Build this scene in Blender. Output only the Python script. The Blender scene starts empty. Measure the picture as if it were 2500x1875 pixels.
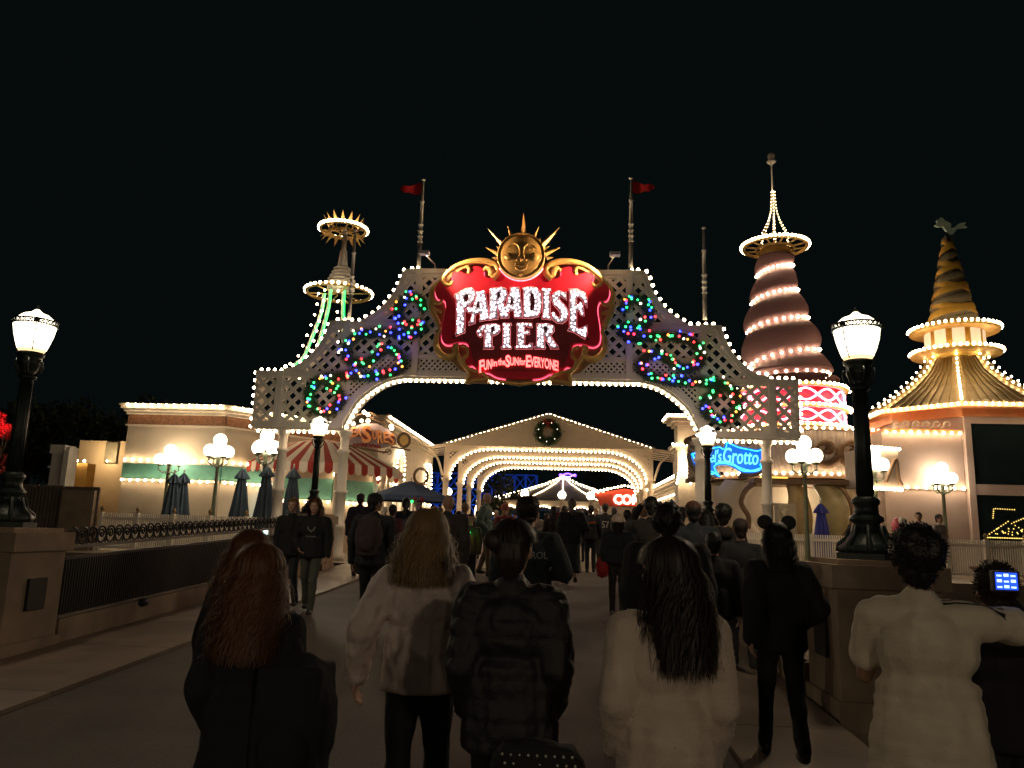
import bpy, bmesh, math, random
import numpy as np
from mathutils import Vector, Matrix, noise
random.seed(7); rng = np.random.default_rng(7)
SC = bpy.context.scene; COL = SC.collection
R = math.radians
# ------------------------------------------------------------------ camera
CAMF, CYAW, CPITCH, CROLL, CH = 1900.0, R(4.2), R(10.7), R(1.8), 1.6
cam_d = bpy.data.cameras.new('camera'); cam = bpy.data.objects.new('camera', cam_d); COL.objects.link(cam)
fwv = Vector((-math.sin(CYAW)*math.cos(CPITCH), math.cos(CYAW)*math.cos(CPITCH), math.sin(CPITCH)))
_r = Vector((math.cos(CYAW), math.sin(CYAW), 0)); _u = _r.cross(fwv)
rtv = _r*math.cos(CROLL) + _u*math.sin(CROLL); upv = rtv.cross(fwv)
cam.matrix_world = Matrix(((rtv.x, upv.x, -fwv.x, 0), (rtv.y, upv.y, -fwv.y, 0), (rtv.z, upv.z, -fwv.z, CH), (0, 0, 0, 1)))
cam_d.sensor_fit = 'HORIZONTAL'; cam_d.sensor_width = 36; cam_d.lens = 36*CAMF/2500
cam_d.clip_start = 0.1; cam_d.clip_end = 2000
SC.camera = cam
# ------------------------------------------------------------------ night sky, exposure
w = bpy.data.worlds.new('World'); SC.world = w; w.use_nodes = True
wn = w.node_tree; bg = wn.nodes['Background']
sky = wn.nodes.new('ShaderNodeTexSky'); sky.sky_type = 'NISHITA'; sky.sun_disc = False
sky.sun_elevation = R(-4); sky.sun_rotation = R(200)
mix = wn.nodes.new('ShaderNodeMix'); mix.data_type = 'RGBA'; mix.inputs[0].default_value = 0.985
mix.inputs[7].default_value = (0.016, 0.029, 0.031, 1)
wn.links.new(sky.outputs[0], mix.inputs[6]); wn.links.new(mix.outputs[2], bg.inputs[0])
bg.inputs[1].default_value = 0.085
SC.view_settings.view_transform = 'Standard'; SC.view_settings.look = 'None'
SC.view_settings.exposure = 0.4; SC.view_settings.gamma = 1
cy = SC.cycles; cy.use_denoising = True; cy.max_bounces = 5; cy.diffuse_bounces = 3; cy.glossy_bounces = 3
cy.transmission_bounces = 3; cy.transparent_max_bounces = 6; cy.sample_clamp_indirect = 3.0; cy.sample_clamp_direct = 0
cy.caustics_reflective = False; cy.caustics_refractive = False
try: cy.use_light_tree = True
except Exception: pass
# ------------------------------------------------------------------ pixel of the photograph -> point of the place
def ray(px, py): return fwv + rtv*((px-1250)/CAMF) - upv*((py-937.5)/CAMF)
def P(px, py, Y):
    d = ray(px, py); return Vector((0, 0, CH)) + d*(Y/d.y)
def PX(px, py, X):
    d = ray(px, py); return Vector((0, 0, CH)) + d*(X/d.x)
SLOPE, GZ = 0.038, 0.72
def gz(y): return min(SLOPE*y, GZ)
# ------------------------------------------------------------------ helpers
def tag(o, label=None, cat=None, group=None, kind=None):
    if label: o['label'] = label
    if cat: o['category'] = cat
    if group: o['group'] = group
    if kind: o['kind'] = kind
    return o
WP = {}
def thing(name, loc, label, cat, group=None, kind=None, rotz=0):
    o = bpy.data.objects.new(name, None); COL.objects.link(o); o.location = loc; o.rotation_euler.z = rotz
    o.empty_display_size = 0.2
    WP[o.name] = Vector(loc); return tag(o, label, cat, group, kind)
def copy_tree(o, loc=None, rotz=None, scale=None, parent=None):
    c = o.copy(); COL.objects.link(c)
    if parent: c.parent = parent
    if loc is not None: c.location = loc; WP[c.name] = Vector(loc)
    if rotz is not None: c.rotation_euler.z = rotz
    if scale is not None: c.scale = (scale,)*3
    for ch in list(KIDS.get(o.name, [])):
        k = copy_tree(ch, parent=c); KIDS.setdefault(c.name, []).append(k)
    return c
KIDS = {}
def rot_to(d):
    d = Vector(d).normalized(); a = Vector((0, 0, 1)) if abs(d.z) < .95 else Vector((1, 0, 0))
    x = a.cross(d).normalized(); return x, d.cross(x)
class MB:
    def __init__(s): s.v = []; s.f = []; s.sm = []; s.mi = []
    def add(s, v, f, sm=False, mi=0):
        n = len(s.v); s.v += [tuple(p) for p in v]; s.f += [tuple(n+i for i in q) for q in f]
        s.sm += [sm]*len(f); s.mi += [mi]*len(f); return s
    def box(s, a, b, rz=0, mi=0):
        x0, y0, z0 = a; x1, y1, z1 = b
        v = [(x, y, z) for z in (z0, z1) for x, y in ((x0, y0), (x1, y0), (x1, y1), (x0, y1))]
        if rz:
            cx, cy_ = (x0+x1)/2, (y0+y1)/2; c, q = math.cos(rz), math.sin(rz)
            v = [(cx+(x-cx)*c-(y-cy_)*q, cy_+(x-cx)*q+(y-cy_)*c, z) for x, y, z in v]
        return s.add(v, [(0, 3, 2, 1), (4, 5, 6, 7), (0, 1, 5, 4), (1, 2, 6, 5), (2, 3, 7, 6), (3, 0, 4, 7)], mi=mi)
    def bar(s, p, q, wd, ht=None, mi=0):
        ht = ht or wd; p, q = Vector(p), Vector(q); x, y = rot_to(q-p); v = []
        for c in (p, q):
            v += [c+x*a*wd/2+y*b*ht/2 for a, b in ((-1, -1), (1, -1), (1, 1), (-1, 1))]
        return s.add(v, [(0, 3, 2, 1), (4, 5, 6, 7), (0, 1, 5, 4), (1, 2, 6, 5), (2, 3, 7, 6), (3, 0, 4, 7)], mi=mi)
    def tube(s, pts, r, n=8, cap=True, flat=1, mi=0):
        pts = [Vector(p) for p in pts]; m = len(pts); rr = r if isinstance(r, (list, tuple)) else [r]*m
        v = []; px_ = None
        for i, p in enumerate(pts):
            d = (pts[min(i+1, m-1)]-pts[max(i-1, 0)])
            if d.length < 1e-9: d = Vector((0, 0, 1))
            d.normalize()
            if px_ is None: x, y = rot_to(d)
            else:
                x = px_-d*px_.dot(d); x = x.normalized() if x.length > 1e-6 else rot_to(d)[0]; y = d.cross(x)
            px_ = x
            v += [p+(x*math.cos(a)+y*math.sin(a)*flat)*rr[i] for a in [2*math.pi*k/n for k in range(n)]]
        f = [(i*n+k, i*n+(k+1) % n, (i+1)*n+(k+1) % n, (i+1)*n+k) for i in range(m-1) for k in range(n)]
        if cap: f += [tuple(range(n-1, -1, -1)), tuple((m-1)*n+k for k in range(n))]
        return s.add(v, f, True, mi)
    def lathe(s, prof, c=(0, 0, 0), n=16, a0=0, mi=0, sm=True):
        v = []; m = len(prof)
        for r, z in prof: v += [(c[0]+r*math.cos(a0+2*math.pi*k/n), c[1]+r*math.sin(a0+2*math.pi*k/n), c[2]+z) for k in range(n)]
        f = [(i*n+k, i*n+(k+1) % n, (i+1)*n+(k+1) % n, (i+1)*n+k) for i in range(m-1) for k in range(n)]
        f += [tuple(range(n-1, -1, -1)), tuple((m-1)*n+k for k in range(n))]
        return s.add(v, f, sm, mi)
    def ell(s, c, r, seg=10, rings=7, mi=0):
        r = (r,)*3 if not isinstance(r, (tuple, list)) else r
        v = [(c[0], c[1], c[2]-r[2])]
        for i in range(1, rings):
            t = math.pi*i/rings-math.pi/2
            v += [(c[0]+r[0]*math.cos(t)*math.cos(2*math.pi*k/seg), c[1]+r[1]*math.cos(t)*math.sin(2*math.pi*k/seg), c[2]+r[2]*math.sin(t)) for k in range(seg)]
        v.append((c[0], c[1], c[2]+r[2])); L = len(v)-1
        f = [(0, 1+(k+1) % seg, 1+k) for k in range(seg)]
        for i in range(rings-2):
            f += [(1+i*seg+k, 1+i*seg+(k+1) % seg, 1+(i+1)*seg+(k+1) % seg, 1+(i+1)*seg+k) for k in range(seg)]
        b = 1+(rings-2)*seg; f += [(b+k, b+(k+1) % seg, L) for k in range(seg)]
        return s.add(v, f, True, mi)
    def prism(s, poly, z0, z1, mi=0):
        n = len(poly); v = [(x, y, z0) for x, y in poly]+[(x, y, z1) for x, y in poly]
        return s.add(v, [tuple(range(n-1, -1, -1)), tuple(range(n, 2*n))]+[(k, (k+1) % n, n+(k+1) % n, n+k) for k in range(n)], mi=mi)
    def build(s, name, m, parent=None, **kw):
        me = bpy.data.meshes.new(name)
        off = Vector((0, 0, 0))
        if parent is not None: off = WP[parent.name]
        me.from_pydata([(v[0]-off.x, v[1]-off.y, v[2]-off.z) for v in s.v], [], s.f); me.update()
        ms = m if isinstance(m, (list, tuple)) else [m]
        for q in ms: me.materials.append(q)
        me.polygons.foreach_set('use_smooth', s.sm); me.polygons.foreach_set('material_index', s.mi)
        bm = bmesh.new(); bm.from_mesh(me); bmesh.ops.recalc_face_normals(bm, faces=bm.faces); bm.to_mesh(me); bm.free()
        return link(name, me, parent, **kw)
def link(name, me, parent=None, label=None, cat=None, group=None, kind=None, loc=None):
    o = bpy.data.objects.new(name, me); COL.objects.link(o)
    if parent is not None:
        o.parent = parent; WP[o.name] = WP[parent.name]; KIDS.setdefault(parent.name, []).append(o)
    else: WP[o.name] = Vector((0, 0, 0))
    if loc is not None: o.location = loc
    return tag(o, label, cat, group, kind)
def plate(mb, rings, y, th, warp=None, mi=0):
    """rings: list of [(x,z)...]: outline(s) and holes -> flat plate standing in the XZ plane, centre y, thickness th"""
    cu = bpy.data.curves.new('t', 'CURVE'); cu.dimensions = '2D'; cu.fill_mode = 'BOTH'; cu.extrude = th/2
    for rg in rings:
        sp = cu.splines.new('POLY'); sp.points.add(len(rg)-1); sp.use_cyclic_u = True
        sp.points.foreach_set('co', [c for x, z in rg for c in (x, z, 0, 1)])
    o = bpy.data.objects.new('t', cu); COL.objects.link(o); bpy.context.view_layer.update()
    me = bpy.data.meshes.new_from_object(o.evaluated_get(bpy.context.evaluated_depsgraph_get()))
    yy = y if callable(y) else (lambda x: y)
    mb.add([(v.co.x, yy(v.co.x)-v.co.z, v.co.y) for v in me.vertices], [tuple(p.vertices) for p in me.polygons], mi=mi)
    bpy.data.objects.remove(o); bpy.data.curves.remove(cu); bpy.data.meshes.remove(me); return mb
def textmesh(txt, size=1, offset=0.0, shear=0.0, ext=0.0, spacing=1.0):
    cu = bpy.data.curves.new('t', 'FONT'); cu.body = txt; cu.size = size; cu.offset = offset; cu.extrude = ext; cu.shear = shear
    cu.space_character = spacing; cu.resolution_u = 3
    o = bpy.data.objects.new('t', cu); COL.objects.link(o); bpy.context.view_layer.update()
    me = bpy.data.meshes.new_from_object(o.evaluated_get(bpy.context.evaluated_depsgraph_get()))
    v = [tuple(q.co) for q in me.vertices]; f = [tuple(p.vertices) for p in me.polygons]
    bpy.data.objects.remove(o); bpy.data.curves.remove(cu); bpy.data.meshes.remove(me); return v, f
def catmull(pts, n=6, closed=False):
    pts = [Vector(p) for p in pts]; m = len(pts); out = []
    rngi = range(m) if closed else range(m-1)
    for i in rngi:
        g = (lambda k: pts[k % m]) if closed else (lambda k: pts[max(0, min(m-1, k))])
        a, b, c, d = g(i-1), g(i), g(i+1), g(i+2)
        for k in range(n):
            t = k/n; out.append(0.5*((2*b)+(c-a)*t+(2*a-5*b+4*c-d)*t*t+(3*b-a-3*c+d)*t**3))
    if not closed: out.append(pts[-1])
    return out
def walk(pts, step, start=0.0):
    """points every `step` along a polyline"""
    pts = [Vector(p) for p in pts]; L = [0]
    for a, b in zip(pts, pts[1:]): L.append(L[-1]+(b-a).length)
    n = max(1, round((L[-1]-start)/step)); out = []; j = 0
    for k in range(n+1):
        d = start+(L[-1]-start)*k/n
        while j < len(L)-2 and L[j+1] < d: j += 1
        t = (d-L[j])/max(1e-9, L[j+1]-L[j]); out.append(pts[j].lerp(pts[j+1], min(1, t)))
    return out
# ------------------------------------------------------------------ materials
def mat(name, col, rough=.7, metal=0., var=.12, scale=4., bump=.0, bscale=40., spec=.5, grime=0., gscale=None, stretch=None):
    m = bpy.data.materials.new(name); m.use_nodes = True; nt = m.node_tree; b = nt.nodes['Principled BSDF']
    b.inputs['Roughness'].default_value = rough; b.inputs['Metallic'].default_value = metal
    b.inputs['Specular IOR Level'].default_value = spec
    tc = nt.nodes.new('ShaderNodeTexCoord'); src = tc.outputs['Object']
    if stretch:
        mp = nt.nodes.new('ShaderNodeMapping'); mp.inputs['Scale'].default_value = stretch
        nt.links.new(src, mp.inputs['Vector']); src = mp.outputs[0]
    nz = nt.nodes.new('ShaderNodeTexNoise'); nz.inputs['Scale'].default_value = scale; nz.inputs['Detail'].default_value = 6
    nt.links.new(src, nz.inputs['Vector'])
    rp = nt.nodes.new('ShaderNodeValToRGB'); e = rp.color_ramp.elements
    e[0].position = .3; e[1].position = .7
    e[0].color = tuple(c*(1-var) for c in col[:3])+(1,); e[1].color = tuple(min(1, c*(1+var)) for c in col[:3])+(1,)
    nt.links.new(nz.outputs['Fac'], rp.inputs[0]); out = rp.outputs[0]
    if grime:
        n2 = nt.nodes.new('ShaderNodeTexNoise'); n2.inputs['Scale'].default_value = gscale or scale*.35; n2.inputs['Detail'].default_value = 8
        nt.links.new(src, n2.inputs['Vector'])
        r2 = nt.nodes.new('ShaderNodeValToRGB'); r2.color_ramp.elements[0].position = .42; r2.color_ramp.elements[1].position = .62
        r2.color_ramp.elements[0].color = (1-grime,)*3+(1,); r2.color_ramp.elements[1].color = (1, 1, 1, 1)
        nt.links.new(n2.outputs['Fac'], r2.inputs[0])
        mx = nt.nodes.new('ShaderNodeMix'); mx.data_type = 'RGBA'; mx.blend_type = 'MULTIPLY'; mx.inputs[0].default_value = 1
        nt.links.new(out, mx.inputs[6]); nt.links.new(r2.outputs[0], mx.inputs[7]); out = mx.outputs[2]
    nt.links.new(out, b.inputs['Base Color'])
    if bump:
        n3 = nt.nodes.new('ShaderNodeTexNoise'); n3.inputs['Scale'].default_value = bscale; n3.inputs['Detail'].default_value = 4
        nt.links.new(src, n3.inputs['Vector'])
        bp = nt.nodes.new('ShaderNodeBump'); bp.inputs['Strength'].default_value = bump; bp.inputs['Distance'].default_value = .02
        nt.links.new(n3.outputs['Fac'], bp.inputs['Height']); nt.links.new(bp.outputs[0], b.inputs['Normal'])
    return m
def emit(name, col, st, base=(.8, .8, .8)):
    m = bpy.data.materials.new(name); m.use_nodes = True; b = m.node_tree.nodes['Principled BSDF']
    b.inputs['Base Color'].default_value = (*base, 1); b.inputs['Roughness'].default_value = .3
    b.inputs['Emission Color'].default_value = (*col, 1); b.inputs['Emission Strength'].default_value = st
    return m
def glow_glass(name, col, st, tr):
    m = bpy.data.materials.new(name); m.use_nodes = True; nt = m.node_tree; nt.nodes.remove(nt.nodes['Principled BSDF']); o = nt.nodes['Material Output']
    e = nt.nodes.new('ShaderNodeEmission'); e.inputs[0].default_value = (*col, 1); e.inputs[1].default_value = st
    t = nt.nodes.new('ShaderNodeBsdfTransparent'); x = nt.nodes.new('ShaderNodeMixShader'); x.inputs[0].default_value = 1-tr
    nt.links.new(t.outputs[0], x.inputs[1]); nt.links.new(e.outputs[0], x.inputs[2]); nt.links.new(x.outputs[0], o.inputs[0]); return m
M = dict(
    cream=mat('cream_paint', (.70, .62, .50), .6, grime=.1),
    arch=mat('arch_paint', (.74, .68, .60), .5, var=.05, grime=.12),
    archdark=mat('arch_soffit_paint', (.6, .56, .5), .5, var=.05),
    hall=mat('hall_paint', (.68, .58, .47), .6, var=.05),
    wall=mat('stucco_cream', (.56, .47, .35), .8, var=.06, scale=1.5, bump=.3, bscale=60, grime=.1),
    wallpink=mat('stucco_rose', (.52, .40, .35), .8, var=.06, scale=1.5, bump=.3, bscale=60, grime=.08),
    walltan=mat('stucco_tan', (.66, .52, .32), .85, var=.08, scale=2, bump=.3),
    frieze=mat('terracotta_frieze', (.22, .10, .05), .8, var=.4, scale=14, bump=.8, bscale=25),
    teal=mat('teal_paint', (.13, .36, .28), .5, var=.15),
    asphalt=mat('asphalt', (.085, .067, .052), .6, var=.5, scale=90, bump=.9, bscale=130, grime=.42, gscale=.9),
    concrete=mat('walk_concrete', (.25, .19, .145), .45, var=.12, scale=3, bump=.25, bscale=120, grime=.35, gscale=1.3),
    plaza=mat('plaza_paving', (.26, .20, .145), .55, var=.15, scale=2, bump=.2, bscale=60, grime=.25),
    parapet=mat('parapet_render', (.36, .27, .195), .85, var=.12, scale=5, bump=.4, bscale=70, grime=.25),
    iron=mat('dark_green_iron', (.018, .028, .024), .42, metal=.2, var=.3, scale=8, bump=.2),
    black=mat('black_iron', (.012, .012, .013), .5, metal=.3, var=.2),
    railtop=mat('rail_cap_paint', (.20, .17, .14), .5, var=.2),
    gold=mat('gold_leaf', (.66, .37, .12), .42, metal=.25, var=.18, scale=3, bump=.1, bscale=12),
    gold2=mat('old_gold_paint', (.50, .32, .10), .45, metal=.3, var=.2),
    bronze=mat('bronze_scroll', (.26, .18, .08), .45, metal=.4, var=.25, scale=5),
    red=mat('sign_red_enamel', (.55, .012, .035), .4, var=.1),
    maroon=mat('sign_maroon', (.16, .012, .016), .5, var=.15),
    lettr=mat('letter_face', (.34, .29, .36), .5, var=.05),
    flag=mat('red_flag_cloth', (.42, .006, .012), .8, var=.15),
    pole=mat('pole_white', (.62, .6, .57), .45, var=.06),
    shell=mat('shell_plaster', (.28, .15, .17), .6, var=.12, scale=6, bump=.2, stretch=(1, 1, 8)),
    roofm=mat('ribbed_roof_metal', (.34, .25, .10), .45, metal=.5, var=.15, scale=2),
    orange=mat('orange_trim', (.72, .30, .12), .6, var=.08),
    cone=mat('cone_brown', (.10, .075, .04), .7, var=.3),
    conegold=mat('cone_gold_band', (.55, .34, .06), .5, metal=.3, var=.15),
    conesil=mat('cone_grey_band', (.22, .2, .13), .5, metal=.3, var=.15),
    vane=mat('verdigris_vane', (.30, .44, .40), .6, var=.2),
    brown=mat('driftwood_brown', (.17, .10, .055), .7, var=.25, scale=5, bump=.4, bscale=20),
    canvas=mat('awning_white', (.74, .66, .58), .8, var=.05),
    canred=mat('awning_red', (.33, .03, .02), .8, var=.08),
    umb=mat('umbrella_teal', (.042, .07, .105), .85, var=.15, scale=6),
    umbblue=mat('umbrella_blue', (.04, .07, .15), .85, var=.15, scale=6),
    fence=mat('white_fence_paint', (.82, .76, .68), .6, var=.06),
    fencegrey=mat('grey_screen_boards', (.17, .135, .11), .8, var=.15),
    gardark=mat('pine_needles', (.035, .075, .03), .7, var=.5, scale=30),
    leaf=mat('tree_foliage', (.045, .06, .02), .7, var=.4, scale=3),
    bark=mat('bark', (.09, .06, .04), .9, var=.3),
    glass=mat('dark_window', (.012, .02, .022), .04, var=.3, spec=.9),
    water=mat('water', (.004, .007, .009), .08, var=.1, bump=.4, bscale=3),
    grey=mat('grey_canvas_roof', (.13, .12, .12), .8, var=.1),
    blue=mat('blue_steel', (.05, .12, .38), .5, var=.2),
    redsign=mat('red_board', (.5, .05, .02), .6, var=.08),
    bulb=emit('warm_bulb', (1.0, .72, .42), 27),
    bulbp=emit('letter_bulb', (1.0, .88, .86), 9),
    bulbfar=emit('hall_bulb', (1.0, .70, .40), 27),
    globe=emit('lamp_globe', (1.0, .80, .56), 8.5),
    lant=glow_glass('lantern_glass', (1.0, .84, .60), 4.6, .45),
    lantb=emit('lantern_foot_glass', (1.0, .62, .28), 1.6),
    neonred=emit('neon_red', (1.0, .012, .03), 2.6),
    neonpink=emit('neon_pink', (1.0, .16, .18), .9),
    neonrose=emit('neon_rose', (1.0, .07, .14), 3.2),
    neongreen=emit('neon_green', (.0, 1.0, .16), 1.7),
    neonblue=emit('neon_blue', (.0, .36, 1.0), 3),
    neonvio=emit('neon_violet', (.16, .05, 1.0), 3.5),
    flood=emit('flood_lens', (1.0, .72, .38), 30),
    screen=emit('phone_screen', (.015, .075, 1.0), 1.3, (.0, .01, .05)),
    screenl=emit('phone_screen_icons', (.35, .55, 1.0), 2.0),
    xr=emit('bulb_red', (1.0, .010, .015), 5), xg=emit('bulb_green', (.0, .85, .16), 2.6),
    xb=emit('bulb_blue', (.012, .03, 1.0), 7), xo=emit('bulb_amber', (1.0, .30, .02), 3), xw=emit('bulb_white', (1, .86, .66), 3),
    shopglow=emit('lit_shop_interior', (1.0, .74, .42), .55), shopcool=emit('lit_shop_window', (.55, .95, 1.0), 1.7),
)
_bm = {}
def bulbmesh(r, m):
    k = (round(r, 4), m.name)
    if k not in _bm:
        b = MB(); b.ell((0, 0, 0), r, 6, 4); me = bpy.data.meshes.new('bulb'); me.from_pydata(b.v, [], b.f); me.materials.append(m)
        me.polygons.foreach_set('use_smooth', [True]*len(b.f)); _bm[k] = me
    return _bm[k]
def bulbs(root, pts, r=.042, m=None, name='bulb', cap=100, used=None):
    """every bulb a part of its own, up to `cap` on one thing; what is left over is one stuff part"""
    m = m or M['bulb']; o0 = WP[root.name]; used = used if used is not None else BU
    n = used.get((root.name, name), 0); rest = []
    me = bulbmesh(r, m)
    for p in pts:
        if n < cap: ob = link(name, me, root, loc=Vector(p)-o0); ob.scale = (random.uniform(.88, 1.1),)*3; n += 1
        else: rest.append(p)
    used[(root.name, name)] = n
    if rest:
        b = MB()
        for p in rest: b.ell(p, r, 6, 4)
        b.build(name, m, root, kind='stuff')
BU = {}
def point_light(name, loc, col, energy, radius, parent=None):
    l = bpy.data.lights.new(name, 'POINT'); l.color = col; l.energy = energy; l.shadow_soft_size = radius
    o = bpy.data.objects.new(name, l); COL.objects.link(o)
    if parent: o.parent = parent; o.location = Vector(loc)-WP[parent.name]
    else: o.location = loc
    return o
def spot(name, loc, target, col, energy, size, radius=.05, parent=None, blend=.6):
    l = bpy.data.lights.new(name, 'SPOT'); l.color = col; l.energy = energy; l.spot_size = size; l.spot_blend = blend; l.shadow_soft_size = radius
    o = bpy.data.objects.new(name, l); COL.objects.link(o); o.location = loc
    o.rotation_euler = (Vector(target)-Vector(loc)).to_track_quat('-Z', 'Y').to_euler()
    return o
# ================================================================== ground, bridge, water
def slab(name, x0, x1, ys, dz, m, th=.0, **kw):
    b = MB()
    v = []; f = []
    for y in ys: v += [(x0, y, gz(y)+dz), (x1, y, gz(y)+dz)]
    f = [(2*i, 2*i+1, 2*i+3, 2*i+2) for i in range(len(ys)-1)]
    b.add(v, f)
    if th:
        n = len(v); b.add([(x, y, z-th) for x, y, z in v], [(q[3], q[2], q[1], q[0]) for q in f])
    return b.build(name, m, **kw)
YB = GZ/SLOPE
slab('road', -3.95, 1.12, [-14, 0, 6, 12, YB-.02], 0, M['asphalt'], kind='structure')
b = MB()
for x0, x1 in ((-5.15, -3.95), (1.12, 2.05)):
    js = [-14+1.83*k for k in range(18)]+[YB-.02]
    for a, c in zip(js, js[1:]):
        if c <= a: continue
        x = [x0, x1, x1, x0]; y = [a+.006, a+.006, c-.006, c-.006]
        v = [(x[k], y[k], gz(y[k])+.035) for k in range(4)]+[(x[k], y[k], gz(y[k])-.3) for k in range(4)]
        b.add(v, [(0, 1, 2, 3), (0, 4, 5, 1), (1, 5, 6, 2), (2, 6, 7, 3), (3, 7, 4, 0)])
b.build('pavement', M['concrete'], kind='structure')
b = MB()
b.add([(-5.6, -14, gz(-14)-.5), (2.5, -14, gz(-14)-.5), (2.5, YB, GZ-.5), (-5.6, YB, GZ-.5)], [(0, 1, 2, 3)])
b.box((-7, YB, -2.6), (4, YB+.5, GZ-.01))
b.build('bridge_deck', M['parapet'], kind='structure')
b = MB(); b.box((-320, YB+.5, GZ-3), (320, 620, GZ)); b.box((-7, YB, GZ-.3), (4, YB+.5, GZ-.001)); b.build('ground', M['plaza'], kind='structure')
b = MB(); b.box((-320, -40, -2.4), (320, 80, -2.3)); b.build('water', M['water'], kind='structure')

# ---- parapets with scroll railings
def parapet(x, sgn, y0, y1, label):
    t = thing('bridge_railing', (x, (y0+y1)/2, gz((y0+y1)/2)), label, 'railing', 'scroll railings along the bridge')
    def rail(h0, h1, xa, xb, name, m):
        bb = MB(); n = 6; v = []; 
        for k in range(n+1):
            y = y0+(y1-y0)*k/n; g = gz(y); v += [(xa, y, g+h0), (xb, y, g+h0), (xb, y, g+h1), (xa, y, g+h1)]
        f = [(4*k+j, 4*k+(j+1) % 4, 4*k+4+(j+1) % 4, 4*k+4+j) for k in range(n) for j in range(4)]+[(0, 1, 2, 3), (4*n+3, 4*n+2, 4*n+1, 4*n)]
        bb.add(v, f); return bb.build(name, m, t)
    rail(-.5, .27, x, x-sgn*.30, 'plinth_wall', M['parapet'])
    rail(.275, .305, x-sgn*.02, x-sgn*.07, 'bottom_rail', M['railtop'])
    rail(.86, .89, x-sgn*.02, x-sgn*.07, 'middle_rail', M['black'])
    rail(.975, 1.005, x+sgn*.0, x-sgn*.10, 'top_rail', M['railtop'])
    bb = MB(); y = y0+.05
    while y < y1: g = gz(y); bb.bar((x-sgn*.045, y, g+.3), (x-sgn*.045, y, g+.87), .022); y += .045
    bb.build('baluster_panel', M['black'], t)
    bb = MB(); y = y0+.1; 
    while y < y1-.08:
        g = gz(y)+1.10
        bb.tube([(x-sgn*.04, y+.085*math.cos(a), g+.088*math.sin(a)) for a in [2*math.pi*k/16 for k in range(17)]], .0115, 5, cap=False)
        sp = [(x-sgn*.04, y+(.012+.052*q)*math.cos(2.2+7.5*q), g+.005+(.012+.05*q)*math.sin(2.2+7.5*q)) for q in [k/12 for k in range(13)]]
        bb.tube(sp, [.016]+[.011]*12, 5)
        bb.bar((x-sgn*.04, y+.085, g-.10), (x-sgn*.04, y+.085, g-.02), .012); y += .172
    bb.build('scroll_crest', M['black'], t)
    bb = MB(); y = y0+1.6
    while y < y1-.5: bb.ell((x-sgn*.01, y, gz(y)+.24), (.07, .13, .05)); y += 2.1
    bb.build('foot_bracket', M['black'], t)
    return t
parapet(-5.15, 1, 7.95, 16.35, 'black iron railing with ring scrolls on top along the left side of the bridge')
parapet(2.05, -1, 7.3, 16.2, 'black iron railing with ring scrolls behind the crowd on the right side of the bridge')
# near stretches behind the camera side, outside the frame, are left out

# ---- pedestals and the four tall lanterns
def pedestal(cx, cy_, sgn, label, w=.8):
    g = gz(cy_); t = thing('stone_pedestal', (cx, cy_, g), label, 'pedestal', 'pedestals carrying the tall lanterns')
    bb = MB(); h = w/2
    bb.box((cx-h, cy_-h, g-.6), (cx+h, cy_+h, g+.98)); bb.build('shaft', M['parapet'], t)
    bb = MB(); bb.box((cx-h-.05, cy_-h-.05, g+.98), (cx+h+.05, cy_+h+.05, g+1.16)); bb.box((cx-h+.03, cy_-h+.03, g+1.16), (cx+h-.03, cy_+h-.03, g+1.2)); bb.build('cap', M['parapet'], t)
    bb = MB(); bb.box((cx-h-.03, cy_-h-.03, g-.6), (cx+h+.03, cy_+h+.03, g+.14)); bb.build('foot', M['parapet'], t)
    xf = cx+sgn*h; bb = MB()
    bb.box((min(xf, xf+sgn*.03), cy_-.13, g+.42), (max(xf, xf+sgn*.03), cy_+.13, g+.72)); bb.build('utility_panel', M['black'], t)
    return t
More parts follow.
